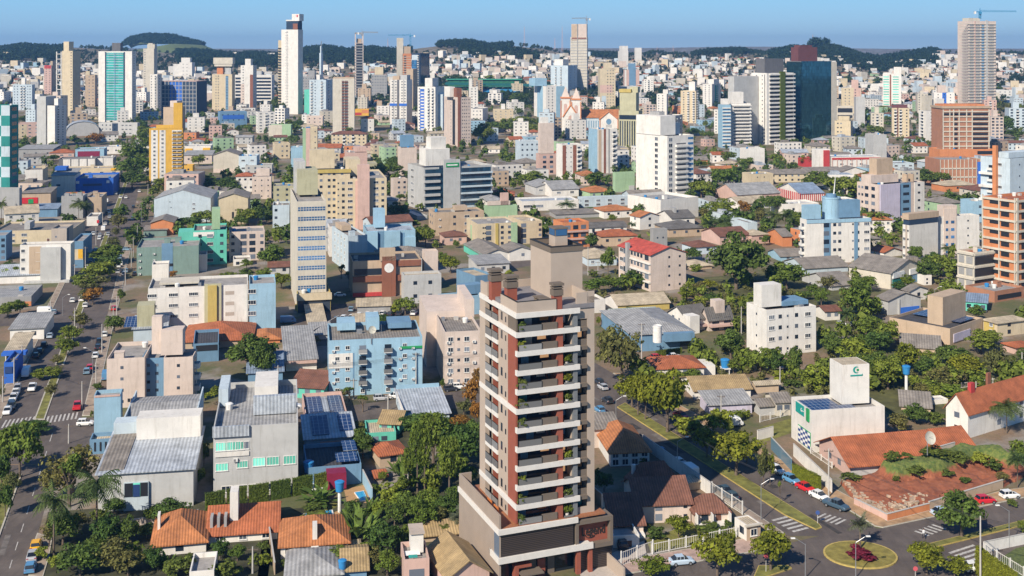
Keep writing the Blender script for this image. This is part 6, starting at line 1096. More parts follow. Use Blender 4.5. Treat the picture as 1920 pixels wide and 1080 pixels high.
# ------------------------------------------------------------------ the new tower in front
def hero():
    A=R(21.6); Px,Py=(936-CU)*181/F,181.0
    r=empty('apartment_tower',(Px,Py,0),A); tag(r,'tall new tan apartment tower with white balcony bands and brown columns in the foreground','tower')
    SHORT.append(('tall new tower',1008,1080,108,Px+5,Py+8)); FOOT.append((Px+3,Py+13,12,14,A))
    TAN=flat('tower_tan_render',(.40,.325,.265),.85,var=.05,scale=.4); TAU=flat('tower_taupe_render',(.145,.115,.09),.85,var=.05); BRN=flat('tower_brick_brown',(.27,.075,.045),.8,var=.08,scale=.8); WHT=flat('tower_white_band',(.64,.61,.57),.7,var=.06)
    DK=flat('tower_black_rim',(.02,.018,.016),.6); GL=glassmat('tower_glass',(.012,.018,.026),.08); RG=M_('railg'); FL=roofmat('f')
    def tan(n,m,*bx):
        q=MB()
        for b in bx: q.box(*b)
        return q.build(n,m,r)
    def Pt(u,v,x=None,y=None):                # a photo point on the plane x= or y= of the tower's own axes
        ca,sa=math.cos(A),math.sin(A); k=(u-CU)/F
        # X=Px+ca x - sa y ; Y=Py+sa x+ca y ; X=kY
        if y is not None: x=(k*(Py+ca*y)-Px+sa*y)/(ca-k*sa)
        else: y=(k*(Py+sa*x)-Px-ca*x)/(-sa-k*ca)
        Y=Py+sa*x+ca*y; return x,y,HC-(v-HV)*Y/F
    FYf=.6
    x0=Pt(969,600,y=FYf)[0]; x1=Pt(1083,600,y=FYf)[0]; x2=Pt(1101,600,y=1.1)[0]; x3=Pt(1114.5,600,y=1.1)[0]
    D=Pt(901,560,x=x0)[1]; ztop=Pt(969,597,y=FYf)[2]; bh=.84
    zpod=Pt(936,1003,y=0)[2]                      # underside of podium's upper band
    fh=(ztop-zpod)/11.06; zs=[ztop-fh*i for i in range(11)]; ycore=D
    # ---- podium
    pz=zpod+bh
    tan('podium_wall',flat('podium_tan_render',(.31,.25,.205),.85,var=.06,scale=.4),(0,.3,.0,D+2,0,pz+2.2),(.3,2.2,D+1.7,D+2,0,pz+2.2))
    tan('podium_band',WHT,(-.25,0,-.35,D+2,zpod,pz),(0,x1-.3,-.35,.0,zpod,pz))
    z2=HC-(1046-HV)*Py/F; zb=z2-.95
    tan('podium_band',WHT,(-.25,0,-.35,3.5,zb,z2),(0,x1+2.4,-.35,.0,zb,z2),(0,x1+2.0,0,4.5,zb+.1,z2-.1))
    m,n,l,p=newmat('black_slat_screen'); v=coords(n,l); wv=n.new('ShaderNodeTexWave'); wv.bands_direction='Z'; wv.inputs['Scale'].default_value=1.1; l.new(v,wv.inputs[0]); l.new(ramp(n,l,wv.outputs['Fac'],.3,(.012,.01,.01),.6,(.06,.045,.04)),p.inputs['Base Color'])
    SL=m
    tan('slat_screen',SL,(.31,x1-1.0,.12,.3,z2,zpod),(x1-.4,x3+3.1,1.0,1.2,0,zpod-4.0))
    tan('side_glass',glassmat('side_glass',(.12,.16,.22),.15),(-.03,0,.02,2.2,z2,zpod))
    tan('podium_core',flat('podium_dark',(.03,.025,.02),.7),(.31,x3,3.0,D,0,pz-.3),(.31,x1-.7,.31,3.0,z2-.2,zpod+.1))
    tan('terrace_floor',flat('terrace_wood',(.32,.13,.06),.7,var=.2,scale=3),(.31,x3+1.5,.05,D+1.6,pz-.3,pz-.05))
    # shop front
    q=tan('shopfront_glass',GL,(.8,x1+1.2,2.3,2.4,0,zb-.1)); tan('shop_interior_panel',TAU,(x0+2.2,x0+4.0,2.1,2.2,0,zb-.6),(x0+6,x0+7.2,2.1,2.2,0,zb-.9)); tan('shop_door',BRN,(x0+4.1,x0+5.4,1.7,1.9,0,zb-1.2))
    tan('shop_column',BRN,(x1-.4,x1+.3,.0,.7,0,zb),); tan('shop_column',BRN,(x1+1.8,x1+2.4,.0,.7,0,zb)); tan('entrance_portal',BRN,(x0-.4,x0+.2,.2,1.6,0,zb-1.0),(x0+.2,x0+2.4,.2,1.6,zb-1.4,zb-1.0)); tan('entrance_canopy',TAU,(x0+.2,x0+4,-1.2,1.0,zb-2.2,zb-2.0))
    # sign box
    sx0,sx1=x1-.6,Pt(1147,900,y=.4)[0]; sz0,sz1=HC-(1033-HV)*(Py+5)/F,HC-(977-HV)*(Py+5)/F
    fr=tan('sign_box',TAU,(sx0,sx1,-.1,4,sz0,sz0+.7),(sx0,sx1,-.1,4,sz1-.7,sz1),(sx0,sx0+.5,-.1,4,sz0+.7,sz1-.7),(sx1-.5,sx1,-.1,4,sz0+.7,sz1-.7))
    q=MB(); q.box(sx0+.5,sx1-.5,1.0,1.2,sz0+.7,sz1-.7); pb=q.build('sign_panel',BRN,fr)
    tc=bpy.data.curves.new('lettering','FONT'); tc.body='Legend'; tc.extrude=.06; tc.align_x='CENTER'; tc.align_y='CENTER'; tc.size=1
    to=bpy.data.objects.new('lettering',tc); COL.objects.link(to); bpy.context.view_layer.update()
    me=bpy.data.meshes.new_from_object(to.evaluated_get(bpy.context.evaluated_depsgraph_get())); bpy.data.objects.remove(to)
    wd=max(v.co.x for v in me.vertices)-min(v.co.x for v in me.vertices); s=(sx1-sx0-1.9)/wd
    me.materials.clear(); me.materials.append(DK); o=link('lettering',me,pb,((sx0+sx1)/2+.25,.93,(sz0+sz1)/2)); o.rotation_euler=(R(90),0,0); o.scale=(s*.86,s*1.15,1)
    q=MB(); c0=((sx0+sx1)/2-.35,.9,(sz0+sz1)/2-.75)
    pts=[Vector((c0[0]+.75*math.cos(t),c0[1],c0[2]+.28*math.sin(t))) for t in [math.pi*(.9+.1*i) for i in range(13)]]
    for a,b in zip(pts,pts[1:]): q.tube(a,b,.05,.05,4)
    q.build('lettering_swash',DK,pb)
    # side volume behind the sign, terrace of the podium
    tan('side_terrace_wall',TAN,(x3+2.2,x3+2.5,3.0,D-2,0,pz+1.8)); tan('side_terrace_dark',DK,(x3+.2,x3+2.2,6,6.2,pz,pz+3.2))
    tan('boundary_wall',TAN,(sx1-.6,sx1-.3,-5,3,0,2.2)) 
    # terrace furniture on the podium edge
    for i,(yy) in enumerate((6.0,9.0)): 
        tan('terrace_bench',flat('bench_orange',(.55,.18,.05),.6),(1.4,2.2,yy,yy+1.8,pz,pz+.45),(2.0,2.2,yy,yy+1.8,pz+.45,pz+.9))
    # ---- shaft: front recessed wall, side wall
    YB=FYf+2.6
    tan('shaft_wall',TAN,(x0+.02,x3-.02,D-.3,D,pz,ztop+2.6))
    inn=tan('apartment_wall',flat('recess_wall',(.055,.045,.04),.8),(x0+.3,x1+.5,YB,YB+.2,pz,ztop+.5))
    # left facade: pilaster, recess column 1, recess column 2, window wall, brown panel
    yl=lambda u:Pt(u,700,x=x0)[1]
    ya,yb_,yc,yd,ye=D,yl(911.5),yl(923.5),yl(934.5),yl(952.5)
    tan('corner_pilaster',TAN,(x0-.15,x0+.6,yb_,D,pz,ztop))
    tan('loggia_back',flat('loggia_tan',(.36,.30,.25),.8),(x0+1.0,x0+1.2,yc+.1,yb_-.0,pz,ztop))
    tan('loggia_back',BRN,(x0+1.6,x0+1.8,yd,yc-.1,pz,ztop)); tan('loggia_divider',BRN,(x0+.1,x0+1.6,yc-.1,yc+.1,pz,ztop))
    tan('window_wall',TAN,(x0,x0+.3,ye,yd,pz,ztop)); 
    tan('brown_panel',BRN,(x0-.02,x0+.3,FYf+.4,ye,pz,zs[1]+bh-.3)); tan('taupe_panel',TAU,(x0-.02,x0+.3,FYf+.4,ye,zs[1]+bh,ztop))
    for i in range(11):
        z=zs[i+1]+bh if i<10 else pz
        top=zs[i]
        # loggia balconies with glass
        if i>=0:
            q=MB(); q.box(x0-.2,x0+1.6,yc+.12,yb_-.02,z-bh,z-.25,0); q.box(x0-.18,x0-.12,yc+.15,yb_-.05,z-.25,z+1.0,1); q.box(x0-.2,x0-.1,yc+.15,yb_-.05,z+1.0,z+1.06,2); o=q.build('side_balcony',[WHT,RG,DK],r)
            q=MB(); q.box(x0-.2,x0+1.6,yd+.02,yc-.12,z-bh,z-.1,0); q.box(x0-.18,x0-.12,yd+.05,yc-.15,z-.1,z+1.05,1); q.box(x0-.2,x0-.1,yd+.05,yc-.15,z+1.05,z+1.11,2); q.build('side_balcony',[WHT,RG,DK],r)
            q=MB(); q.box(x0+.96,x0+1.05,(yb_+yc)/2-.9,(yb_+yc)/2+.9,z-.1,z+1.9); q.build('balcony_door',GL,r)
        for (f0,f1,w0) in ((.28,.44,1.5),(.72,.82,1.0)):
            q=MB(); y0_=yd+(ye-yd)*f0; y1_=yd+(ye-yd)*f1; q.box(x0-.05,x0+.02,y1_,y0_,z+.55,z+.55+w0*.9); q.build('window',GL if f0>.5 else [GL,GL],r) if f0>.5 else q.build('window',GL,r)
    # wrapped bands
    for i in (0,1,5,10):
        z=zs[i]; b=bh
        tan('balcony_band',WHT,(x0-.25,x0,FYf-.05,D,z,z+b),(x0-.25,x1+.3,FYf-.35,FYf-.05,z,z+b))
    tan('balcony_band',WHT,(x0-.25,x0,FYf-.05,D,ztop+bh,ztop+bh+.3)) if False else None
    for i in range(11):
        if i not in (0,1,5,10):
            z=zs[i]; q=MB(); q.box(x0-.1,x1+.3,FYf-.35,FYf-.05,z,z+bh); q.box(x0-.1,x0+.2,FYf-.05,FYf+.5,z,z+bh); q.build('balcony_band',WHT,r)
    # slabs, front loggias
    cw0,cw1=Pt(1042,700,y=FYf)[0],Pt(1055.5,700,y=FYf)[0]; cx=x1-.75
    tan('brown_column',BRN,(cw0+.25,cw1,FYf-.02,FYf+1.2,pz-.0,ztop)); tan('brown_fin',BRN,(cw0+.25,cw0+.55,FYf+1.2,YB,pz,ztop))
    tan('end_column',flat('column_shadow_blue',(.16,.17,.18),.8),(cx,x1,FYf,FYf+.6,pz,ztop)); tan('rail_divider',TAN,(cx-.05,cx+.2,FYf+.6,YB,pz,ztop))  # the end column's blue shadow is painted into its colour
    curt=[flat('curtain_%d'%k,c,.8) for k,c in enumerate(((.62,.50,.40),(.10,.22,.32),(.60,.22,.05),(.03,.25,.22),(.55,.50,.48)))]
    lit=newmat('lit_room'); lm=lit[0]; lit[3].inputs['Emission Color'].default_value=(1,.55,.26,1); lit[3].inputs['Emission Strength'].default_value=.35; lit[3].inputs['Base Color'].default_value=(.5,.25,.1,1)
    rnd=random.Random(5)
    for i in range(11):
        z=zs[i+1]+bh if i<10 else pz; top=zs[i]
        tan('floor_slab',TAU,(x0+.05,x2-.2,FYf-.05,YB+.0,z-bh+.02,z-.22))
        q=MB(); q.box(x0+.3,x0+4.2,FYf-.3,FYf-.25,z,z+1.0); o=q.build('glass_railing',RG,r)
        q=MB(); q.box(x0+.1,x0+4.25,FYf-.32,FYf-.23,z+1.0,z+1.05); q.box(x0+4.2,x0+4.26,FYf-.31,FYf-.24,z-.02,z+1.0); q.box(x0+.1,x0+.16,FYf-.31,FYf-.24,z-.02,z+1.0); q.build('handrail',DK,o)
        tan('railing_wall',TAU,(x0+4.3,cw0+.2,FYf-.2,FYf,z-.05,z+1.1))
        q=MB(); q.box(cw1+.1,cx-.1,FYf-.3,FYf-.25,z,z+.35); q.build('glass_railing',RG,r)
        q=MB(); q.box(x0+.5,cw0-.2,YB-.06,YB+.02,z,top-.3); o=q.build('sliding_door',GL,r)
        a=rnd.choice(curt); b=rnd.choice(curt); s0=x0+1.2+rnd.random()*1.5
        q=MB(); q.box(s0,s0+1.3,YB-.1,YB-.065,z+.1,top-.35); q.build('curtain',a,o)
        s0=x0+4.4+rnd.random()*.8; q=MB(); q.box(s0,s0+1.5,YB-.1,YB-.065,z+.9,top-.35); q.build('curtain',lm if i in (1,2,7) else b,o)
        q=MB(); q.box(cw1+.2,cx-.2,YB-.06,YB+.02,z,top-.3); o=q.build('sliding_door',GL,r)
        q=MB(); s0=cw1+.3; q.box(s0,s0+1.2,YB-.1,YB-.065,z+.2,top-.35); q.build('curtain',rnd.choice(curt) if i not in (7,8) else lm,o)
    # right recessed strip and pilaster
    YS=1.1
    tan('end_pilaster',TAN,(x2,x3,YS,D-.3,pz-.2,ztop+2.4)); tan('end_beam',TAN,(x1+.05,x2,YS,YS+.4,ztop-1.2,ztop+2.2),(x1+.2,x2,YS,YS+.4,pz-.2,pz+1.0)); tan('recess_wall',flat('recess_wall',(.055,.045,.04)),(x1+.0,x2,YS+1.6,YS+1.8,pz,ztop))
    for i in range(11):
        z=zs[i+1]+bh if i<10 else pz
        q=MB(); q.box(x1+.1,x2-.02,YS+.1,YS+.2,z-.35,z+.75); q.build('railing_wall',TAU,r)
        q=MB(); q.box(x1+.1,x2-.02,YS+.1,YS+.16,z+1.05,z+1.12); q.box(x2-.12,x2-.02,YS+.1,YS+.16,z+.75,z+1.9); q.build('handrail',DK,r)
        q=MB(); q.box(x1+.35,x2-.15,YS+1.5,YS+1.62,z+.7,zs[i]-.3); o=q.build('window',GL,r)
        q=MB(); q.box(x1+.7,x2-.35,YS+1.45,YS+1.49,z+.75,zs[i]-.4); q.build('curtain',lm if i in (1,6) else rnd.choice(curt),o)
    # ---- roof
    zr=ztop+bh; ph=zr+1.7
    tan('roof_deck',flat('roof_membrane',(.20,.19,.20),.8),(x0+.3,x3-.1,FYf+.3,D-.3,zr-.2,zr+.5))
    xr=cw0+.1
    tan('roof_parapet',TAN,(x0,xr,FYf,FYf+.25,zr,ph),(x0,x0+.25,FYf+.25,yd-1.0,zr,ph),(x0,x0+.25,yb_-.6,D,zr,ph+.4),(x0+.25,x3,D-.25,D,zr,ph),(x2-.3,x2-.05,YS+.3,D-.3,zr,ph+.7),(x2-.05,x3,YS+.0,YS+.2,zr,ph+.7),(cw1+2.6,x2,YS-.05,YS-.0,zr+.2,ph+.6))
    tan('parapet_coping',DK,(x0-.03,xr,FYf-.03,FYf+.28,ph,ph+.08),(x0-.03,x0+.28,FYf+.28,yd-1.0,ph,ph+.08))
    def chim(u,vb,vt,yy,w,rim=True):
        x=Pt(u,vb,y=yy)[0]; zt=Pt(u,vt,y=yy)[2]
        q=MB(); q.box(x-w/2,x+w/2,yy,yy+w*.8,zr-.1,zt-2.0); o=q.build('chimney',BRN,r)
        q=MB(); q.box(x-w/2-.15,x+w/2+.15,yy-.15,yy+w*.8+.15,zt-2.0,zt-1.05); q.box(x-w/2-.15,x+w/2+.15,yy-.15,yy+w*.8+.15,zt-.85,zt-.65); q.box(x-w/2-.25,x+w/2+.25,yy-.25,yy+w*.8+.25,zt-.4,zt); q.build('chimney_cap',TAU,o)
        q=MB(); q.box(x-w/2+.05,x+w/2-.05,yy+.05,yy+w*.7,zt-1.05,zt-.4); q.build('flue',DK,o)
    yy=(yl(930)); chim(931,550,505,yc-.5,1.75); chim(960.5,562,517,yd-1.6,1.75); chim(1046.5,583,531,FYf+.2,1.45)
    # core tower
    yc0=6.5; cxx=Pt(1033,460,y=yc0)[0]; cw=Pt(1092,458,y=yc0)[0]-cxx; zc=Pt(1033,463,y=yc0)[2]; cd=Pt(995,448,x=cxx)[1]-yc0
    q=MB(); q.box(cxx,cxx+cw,yc0,yc0+cd,zr,zc-.9,top=False); q.box(cxx+.3,cxx+cw-.3,yc0+.3,yc0+cd-.3,zc-1.4,zc-1.1); core=q.build('core_tower',TAN,r)
    q=MB(); t=.35
    for b in ((cxx-.12,cxx+cw+.12,yc0-.12,yc0+t),(cxx-.12,cxx+cw+.12,yc0+cd-t,yc0+cd+.12),(cxx-.12,cxx+t,yc0+t,yc0+cd-t),(cxx+cw-t,cxx+cw+.12,yc0+t,yc0+cd-t)): q.box(*b,zc-.95,zc-.1,0); q.box(b[0]-.02,b[1]+.02,b[2]-.02,b[3]+.02,zc-.1,zc+.06,1)
    q.build('core_rim',[TAU,DK],core)
    q=MB(); bx=cxx+cw*.30; by=yc0+cd*.25; q.box(bx,bx+2.3,by,by+2.6,zc-1.1,zc+1.3); o=q.build('tank_room',TAN,core)
    q=MB(); q.box(bx+.15,bx+2.15,by-.05,by+.0,zc+1.4,zc+2.5); q.box(bx-.05,bx+0,by+.2,by+2.4,zc+1.4,zc+2.5); q.build('tank_glazing',M_('blueg'),o)
    q=MB(); q.box(bx-.1,bx+2.4,by-.1,by+2.7,zc+2.5,zc+2.75); q.box(bx,bx+.15,by,by+.15,zc+1.3,zc+2.5); q.box(bx+2.15,bx+2.3,by,by+.15,zc+1.3,zc+2.5); q.box(bx,bx+2.3,by+2.45,by+2.6,zc+1.3,zc+2.5); q.build('tank_cap',TAU,o)
    for u,v in ((1014,545),(1022,560)):
        x,y,_=Pt(u,v,y=4.5 if u<1020 else 3.0); tan('roof_vent',TAU,(x-.7,x+.7,y,y+1.2,zr+.5,zr+1.2),(x-.9,x+.9,y-.2,y+1.4,zr+1.2,zr+1.35))
    # balcony plants and lounge chairs
    for i,side in ((0,0),(1,0),(3,0),(4,0),(5,0),(8,0),(9,0),(2,1),(3,1),(4,1),(7,1),(9,1),(10,1),(10,0)):
        z=zs[i+1]+bh if i<10 else pz
        x,y=(x0+1.0,FYf+.35) if side==0 else (cx-.9,FYf+.5)
        ca,sa=math.cos(A),math.sin(A)
        o=tree_at((Px+ca*x-sa*y,Py+sa*x+ca*y,z-.2),1.7+.5*rnd.random(),1.7+.5*rnd.random(),rnd.choice('gsy'),'shrub')
        pt=MB(); pt.lathe([(.25,0),(.35,.6),(.3,.6)],8); pt.build('plant_pot',WHT,o)
        tag(o,'potted plant, %s of the tall tower, %s balcony from top'%(('left corner' if side==0 else 'right end'),ORD[i]),'plant','potted plants on the tower balconies')
ORD=['top','second','third','fourth','fifth','sixth','seventh','eighth','ninth','tenth','eleventh','twelfth','thirteenth','fourteenth','fifteenth']
# ------------------------------------------------------------------ vehicles
CARC=dict(W=(.78,.78,.76),G=(.42,.43,.45),D=(.03,.035,.045),R=(.55,.02,.03),S=(.10,.26,.45),Y=(.80,.42,.01),B=(.20,.32,.42),A=(.45,.55,.65),K=(.05,.09,.13),N=(.25,.05,.08))
CNAME=dict(W='white',G='silver',D='dark',R='red',S='blue',Y='yellow',B='blue grey',A='light blue',K='dark slate',N='maroon')
def paint(c):
    k='paint_'+c
    if k in MATS: return MATS[k]
    m,n,l,p=newmat('car_paint_'+c); p.inputs['Base Color'].default_value=(*CARC[c],1); p.inputs['Roughness'].default_value=.28; p.inputs['Coat Weight'].default_value=.4; MATS[k]=m; return m
CARM={}
def loft(secs,mi=0,mb=None):                   # sections (x, half width, z low, z high) joined along x with chamfered tops
    mb=mb or MB(); i=len(mb.v); k=8
    for x,hw,z0,z1 in secs:
        c=min(.14,(z1-z0)*.3); mb.v+=[(x,-hw*.96,z0),(x,-hw,z0+c),(x,-hw,z1-c*1.2),(x,-hw+c,z1),(x,hw-c,z1),(x,hw,z1-c*1.2),(x,hw,z0+c),(x,hw*.96,z0)]
    for j in range(len(secs)-1):
        for q in range(k): a=i+j*k+q; b=i+j*k+(q+1)%k; mb.f.append((a,a+k,b+k,b)); mb.m.append(mi)
    mb.f.append(tuple(i+q for q in range(k))); mb.m.append(mi); j=len(secs)-1; mb.f.append(tuple(i+j*k+k-1-q for q in range(k))); mb.m.append(mi); return mb
def carmesh(kind,c):
    key=(kind,c)
    if key in CARM: return CARM[key]
    if kind=='s': b=[(-2.1,.74,.42,.78),(-2.0,.84,.3,.95),(-1.2,.88,.26,1.0),(.9,.88,.26,.98),(1.75,.84,.28,.84),(2.08,.72,.36,.66)]; cb=[(-1.65,.70,.97,1.02),(-1.0,.66,.97,1.42),(.25,.66,.96,1.45),(1.05,.72,.94,.98)]
    if kind=='h': b=[(-1.85,.74,.40,.95),(-1.75,.84,.3,1.0),(.7,.87,.26,1.0),(1.5,.83,.28,.88),(1.85,.70,.36,.68)]; cb=[(-1.78,.68,.99,1.1),(-1.45,.67,.98,1.46),(.1,.66,.97,1.5),(.95,.72,.96,1.0)]
    if kind=='p': b=[(-2.55,.86,.5,1.05),(-2.5,.9,.45,1.1),(-.6,.92,.42,1.1),(1.2,.92,.42,1.12),(2.2,.88,.42,1.0),(2.5,.78,.5,.8)]; cb=[(-.75,.74,1.08,1.2),(-.55,.72,1.08,1.72),(.7,.70,1.08,1.74),(1.4,.76,1.09,1.14)]
    if kind=='v': b=[(-2.4,.9,.4,2.0),(-2.35,.94,.35,2.15),(1.0,.94,.35,2.15),(1.7,.92,.35,1.95),(2.2,.9,.35,1.15),(2.5,.8,.45,.95)]; cb=[(1.1,.95,1.15,1.6),(1.5,.95,1.15,1.75),(2.05,.88,1.15,1.3)]
    body=loft(b).mesh('body',[paint(c)])
    g=loft(cb); gl=g.mesh('cabin_glass',[glassmat('car_glass',(.012,.016,.022),.08)])
    r=MB()
    if kind!='v': a0,a1=cb[1],cb[2]; r.box(a0[0]-.02,a1[0]+.05,-a0[1]*.88,a0[1]*.88,a1[3]-.03,a1[3]+.03); 
    else: r.box(-2.2,.9,-.85,.85,2.14,2.19)
    if kind!='v':
        for sx in (a0[0],(a0[0]+a1[0])/2,a1[0]):
            for sg in (-1,1): r.box(sx-.04,sx+.04,sg*.72-.03,sg*.72+.03,.95,a1[3])
    rf=r.mesh('roof',[paint(c)])
    if kind=='p':
        pass
    CARM[key]=(body,gl,rf,1.28 if kind=='s' else 1.15 if kind=='h' else 1.55,.82 if kind in 'sh' else .86); return CARM[key]
def wheelm():
    if 'w' in CARM: return CARM['w']
    m=MB(); m.tube((0,-.1,0),(0,.1,0),.32,.32,14,0); m.tube((0,-.115,0),(0,.115,0),.19,.19,10,1); CARM['w']=m.mesh('wheel',[flat('tyre',(.018,.018,.018),.8),M_('metal')]); return CARM['w']
def lampm(k):
    if k in CARM: return CARM[k]
    m=MB(); m.box(-.06,.06,-.17,.17,-.07,.07); CARM[k]=m.mesh('headlight' if k=='hl' else 'tail_light',[flat('lamp_clear',(.7,.7,.68),.2) if k=='hl' else flat('lamp_red',(.4,.01,.01),.3)]); return CARM[k]
def CARS(t,s):
    for e in s.split(';'):
        e=e.split()
        if len(e)<4: continue
        x,y=float(e[0]),float(e[1]); c=e[2]; kind=e[3]; ang=float(e[4]) if len(e)>4 else 90+16.4
        u=480*t[0]+x/4; v=270*t[1]+y/4; X,Y,Z=place(u,v); zz=float(e[5]) if len(e)>5 else 0
        if zz: X,Y=(u-CU)*(F*(HC-zz)/(v-HV))/F,F*(HC-zz)/(v-HV)
        b,g,r,wx,wy=carmesh(kind,c); o=empty('parked_car',(X,Y,Z+.02+zz),R(ang)); link('body',b,o); link('window',g,o); link('roof',r,o)
        if Y<520:
            for sx in (-1,1):
                for sy in (-1,1): link('wheel',wheelm(),o,(sx*wx,sy*wy,.32))
            fx=b.vertices[-1].co.x; bx=b.vertices[0].co.x
            for sy in (-1,1): link('headlight',lampm('hl'),o,(fx-.12,sy*.56,.66)); link('tail_light',lampm('tl'),o,(bx+.06,sy*.62,.8))
        else:
            for sx in (-1,1):
                for sy in (-1,1): link('wheel',wheelm(),o,(sx*wx,sy*wy,.32))
        PEND.append((o,CNAME[c]+' '+dict(s='sedan car',h='hatchback car',p='pickup truck',v='van')[kind],dict(s='car',h='car',p='pickup truck',v='van')[kind],X,Y,Z,'cars parked along the streets'))
AV='106.4'; AR='111.3'
CARS((0,2),"545 105 W h;612 97 W s;640 142 W h;855 165 R s;785 362 W h;745 412 D h;735 458 D s;716 520 W h;675 612 R h;652 640 B h;195 660 W v 286;375 372 A h;405 195 B h;340 190 W v 10;300 490 D h;270 522 D s;330 440 D h;242 765 W p 286;130 770 G h 286;118 802 W s 286;100 842 W h 286;82 892 K h 286;55 940 W s 286;580 905 R p;640 1030 W h 10;795 680 S v;88 905 D h 286")
CARS((0,1),"1030 568 D h;995 566 W h;1020 660 W s;1014 688 W h;1008 718 W s;1005 745 G h;790 608 W h;775 648 W v;750 692 G h;745 716 W h;810 686 G h;700 682 W h;725 806 B s 10;955 800 B h 10;905 908 W h;885 968 G h;680 902 G s;675 935 D h;690 962 W h;945 962 B s;800 438 W v;815 512 G h;820 532 D h;822 555 G h;905 408 W h;945 408 W h;1045 362 W h;880 330 W h;870 380 G h;1000 480 D h;660 935 W h;900 860 B h;1010 985 D h;890 925 W h;930 985 G h")
CARS((1,2),"630 64 W s 10;607 248 K h 80;660 236 W h 80;720 232 W s 80;780 216 W h 80;842 210 W h 80;900 208 W s 80;952 204 W h 80;1010 208 D h 80;1075 204 D h 80;1185 200 W h 80;1250 196 R s 100;1320 212 D h 100;845 166 W h 90;900 160 D h 90;960 156 D h 90;715 172 B h 90;937 842 G h 12;1060 826 W s 12;1165 812 D h 12;1200 822 W v 12;1522 756 W h 12;240 262 S v 10;1460 772 D h 20")
CARS((1,2),"272 905 W s 15 3.2")
CARS((2,2),"1270 975 R s 300;1650 1035 W v 10;655 930 S h 111;680 760 G h 111;650 720 D h 111;1215 528 W s 15;1090 535 R h 15;1300 1085 D h 111;715 860 D h 111")
CARS((2,3),"1112 165 S s 111;1238 242 W h 111;1285 275 G s 111;1330 320 W v 111;1640 500 K h 111;1590 455 K s 111;1270 990 A s 12;820 860 D h 100")
CARS((3,3),"65 305 W h 300;175 378 S h 300;280 438 R s 300;385 500 W s 300;512 572 K p 308;1305 622 A s 15;1632 532 R h 10;1812 495 W h 12;1545 1040 W h 15")
CARS((0,3),"272 872 Y h 106;246 948 G s 106;230 1040 S h 106")
CARS((3,2),"110 610 W h 10;660 290 G h 10;560 285 W h 10;880 320 W s 20;1540 170 W h 20;1600 185 D h 20;1460 130 W h 20")
CARS((2,1),"240 590 D h;262 605 W h;285 612 N h;300 600 G h;780 880 W h 90;800 910 D h 90;1100 210 W h 10")
CARS((3,1),"640 430 W h 10;1000 165 W s 10;920 175 D h 10;1440 330 R s 10")
# ------------------------------------------------------------------ poles, cables, tanks, signs, dish
POLES=[]
def POLE(t,s):
    for e in s.split(';'):
        e=e.split()
        if len(e)<4: continue
        x,y,yt=map(float,e[:3]); k=e[3]; u=480*t[0]+x/4; v=270*t[1]+y/4; X,Y,Z=place(u,v); H=(y-yt)/4*Y/F; c=M_('conc'); d={'l':1,'L':-1}.get(k,0)
        nm={'l':'street_lamp','L':'street_lamp','u':'utility_pole','t':'utility_pole','s':'road_sign','S':'road_sign'}[k]
        o=empty(nm,(X,Y,Z)); q=MB(); r0=.17 if k in 'ut' else .09 if k in 'lL' else .04; q.tube((0,0,0),(0,0,H),r0,r0*.65,8); q.build('pole',c if k in 'ut' else M_('metal') if k in 'lL' else M_('rail'),o)
        if d:
            q=MB(); q.tube((0,0,H-.1),(d*1.4,0,H+.8),.05,.04,6); q.tube((d*1.4,0,H+.8),(d*2.0,0,H+.95),.04,.04,6); q.build('arm',M_('metal'),o); q=MB(); q.box(d*2.0-.35,d*2.0+.35,-.15,.15,H+.86,H+1.02); q.build('lamp_head',M_('frame'),o); ds=('right' if d>0 else 'left')+' armed street lamp'
        elif k in 'ut':
            q=MB(); q.box(-.9,.9,-.06,.06,H-.55,H-.43)
            for sx in (-.8,-.3,.3,.8): q.tube((sx,0,H-.43),(sx,0,H-.2),.05,.04,5)
            q.build('crossarm',flat('pole_wood',(.12,.09,.07),.9),o); ds='concrete pole with crossarm'
            if k=='t': q=MB(); q.tube((.35,0,H-1.9),(.35,0,H-.9),.28,.28,10); q.build('transformer',M_('metal'),o); ds='pole carrying a transformer'
            POLES.append((X,Y,H))
        else:
            q=MB(); q.tube((0,-.06,H-.1),(0,-.02,H-.1),.38,.38,16); q.build('sign_face',flat('sign_face_red',(.55,.10,.12),.5) if k=='s' else flat('sign_face_blue',(.05,.10,.30),.5),o); ds='round red road sign' if k=='s' else 'blue road sign'
        PEND.append((o,ds,nm.replace('_',' ').replace('utility pole','pole'),X,Y,Z,nm.replace('_',' ')+'s along the streets'))
POLE((3,3),"1593 1110 630 u;280 1095 840 L;658 1095 825 l;1808 865 590 L;455 492 125 u;1105 1095 1020 s;372 692 600 S")
POLE((2,3),"1240 268 70 l;1868 662 390 l;1905 1055 925 s")
POLE((2,2),"972 535 262 t;780 990 840 l;1568 1048 800 u;703 525 370 u;1720 352 140 u;1635 1010 940 u")
POLE((1,2),"165 835 580 u;1200 785 480 u;1318 480 280 u;732 835 680 u;990 920 800 u")
POLE((0,2),"165 625 430 u;695 675 475 L;470 210 70 l;765 485 270 u;615 905 700 u;875 760 610 u;105 725 520 u;875 205 60 u;380 190 100 u")
POLE((3,2),"1250 155 10 l;90 755 590 u;1560 820 700 u;1608 850 760 u;1905 580 480 u")
POLE((0,1),"1060 605 450 L;985 935 780 u;550 1065 1010 l;745 580 540 s;1110 380 300 u")
POLE((2,1),"570 985 770 u;645 985 880 u;210 310 220 u;1615 280 240 u")
POLE((1,3),"1140 450 300 u")
POLE((0,3),"515 85 -60 u;1895 1060 860 u")
POLE((3,1),"865 700 650 l;970 130 60 u")
POLE((0,2),"20 860 660 u;560 330 150 u;720 760 560 u;850 330 140 u")
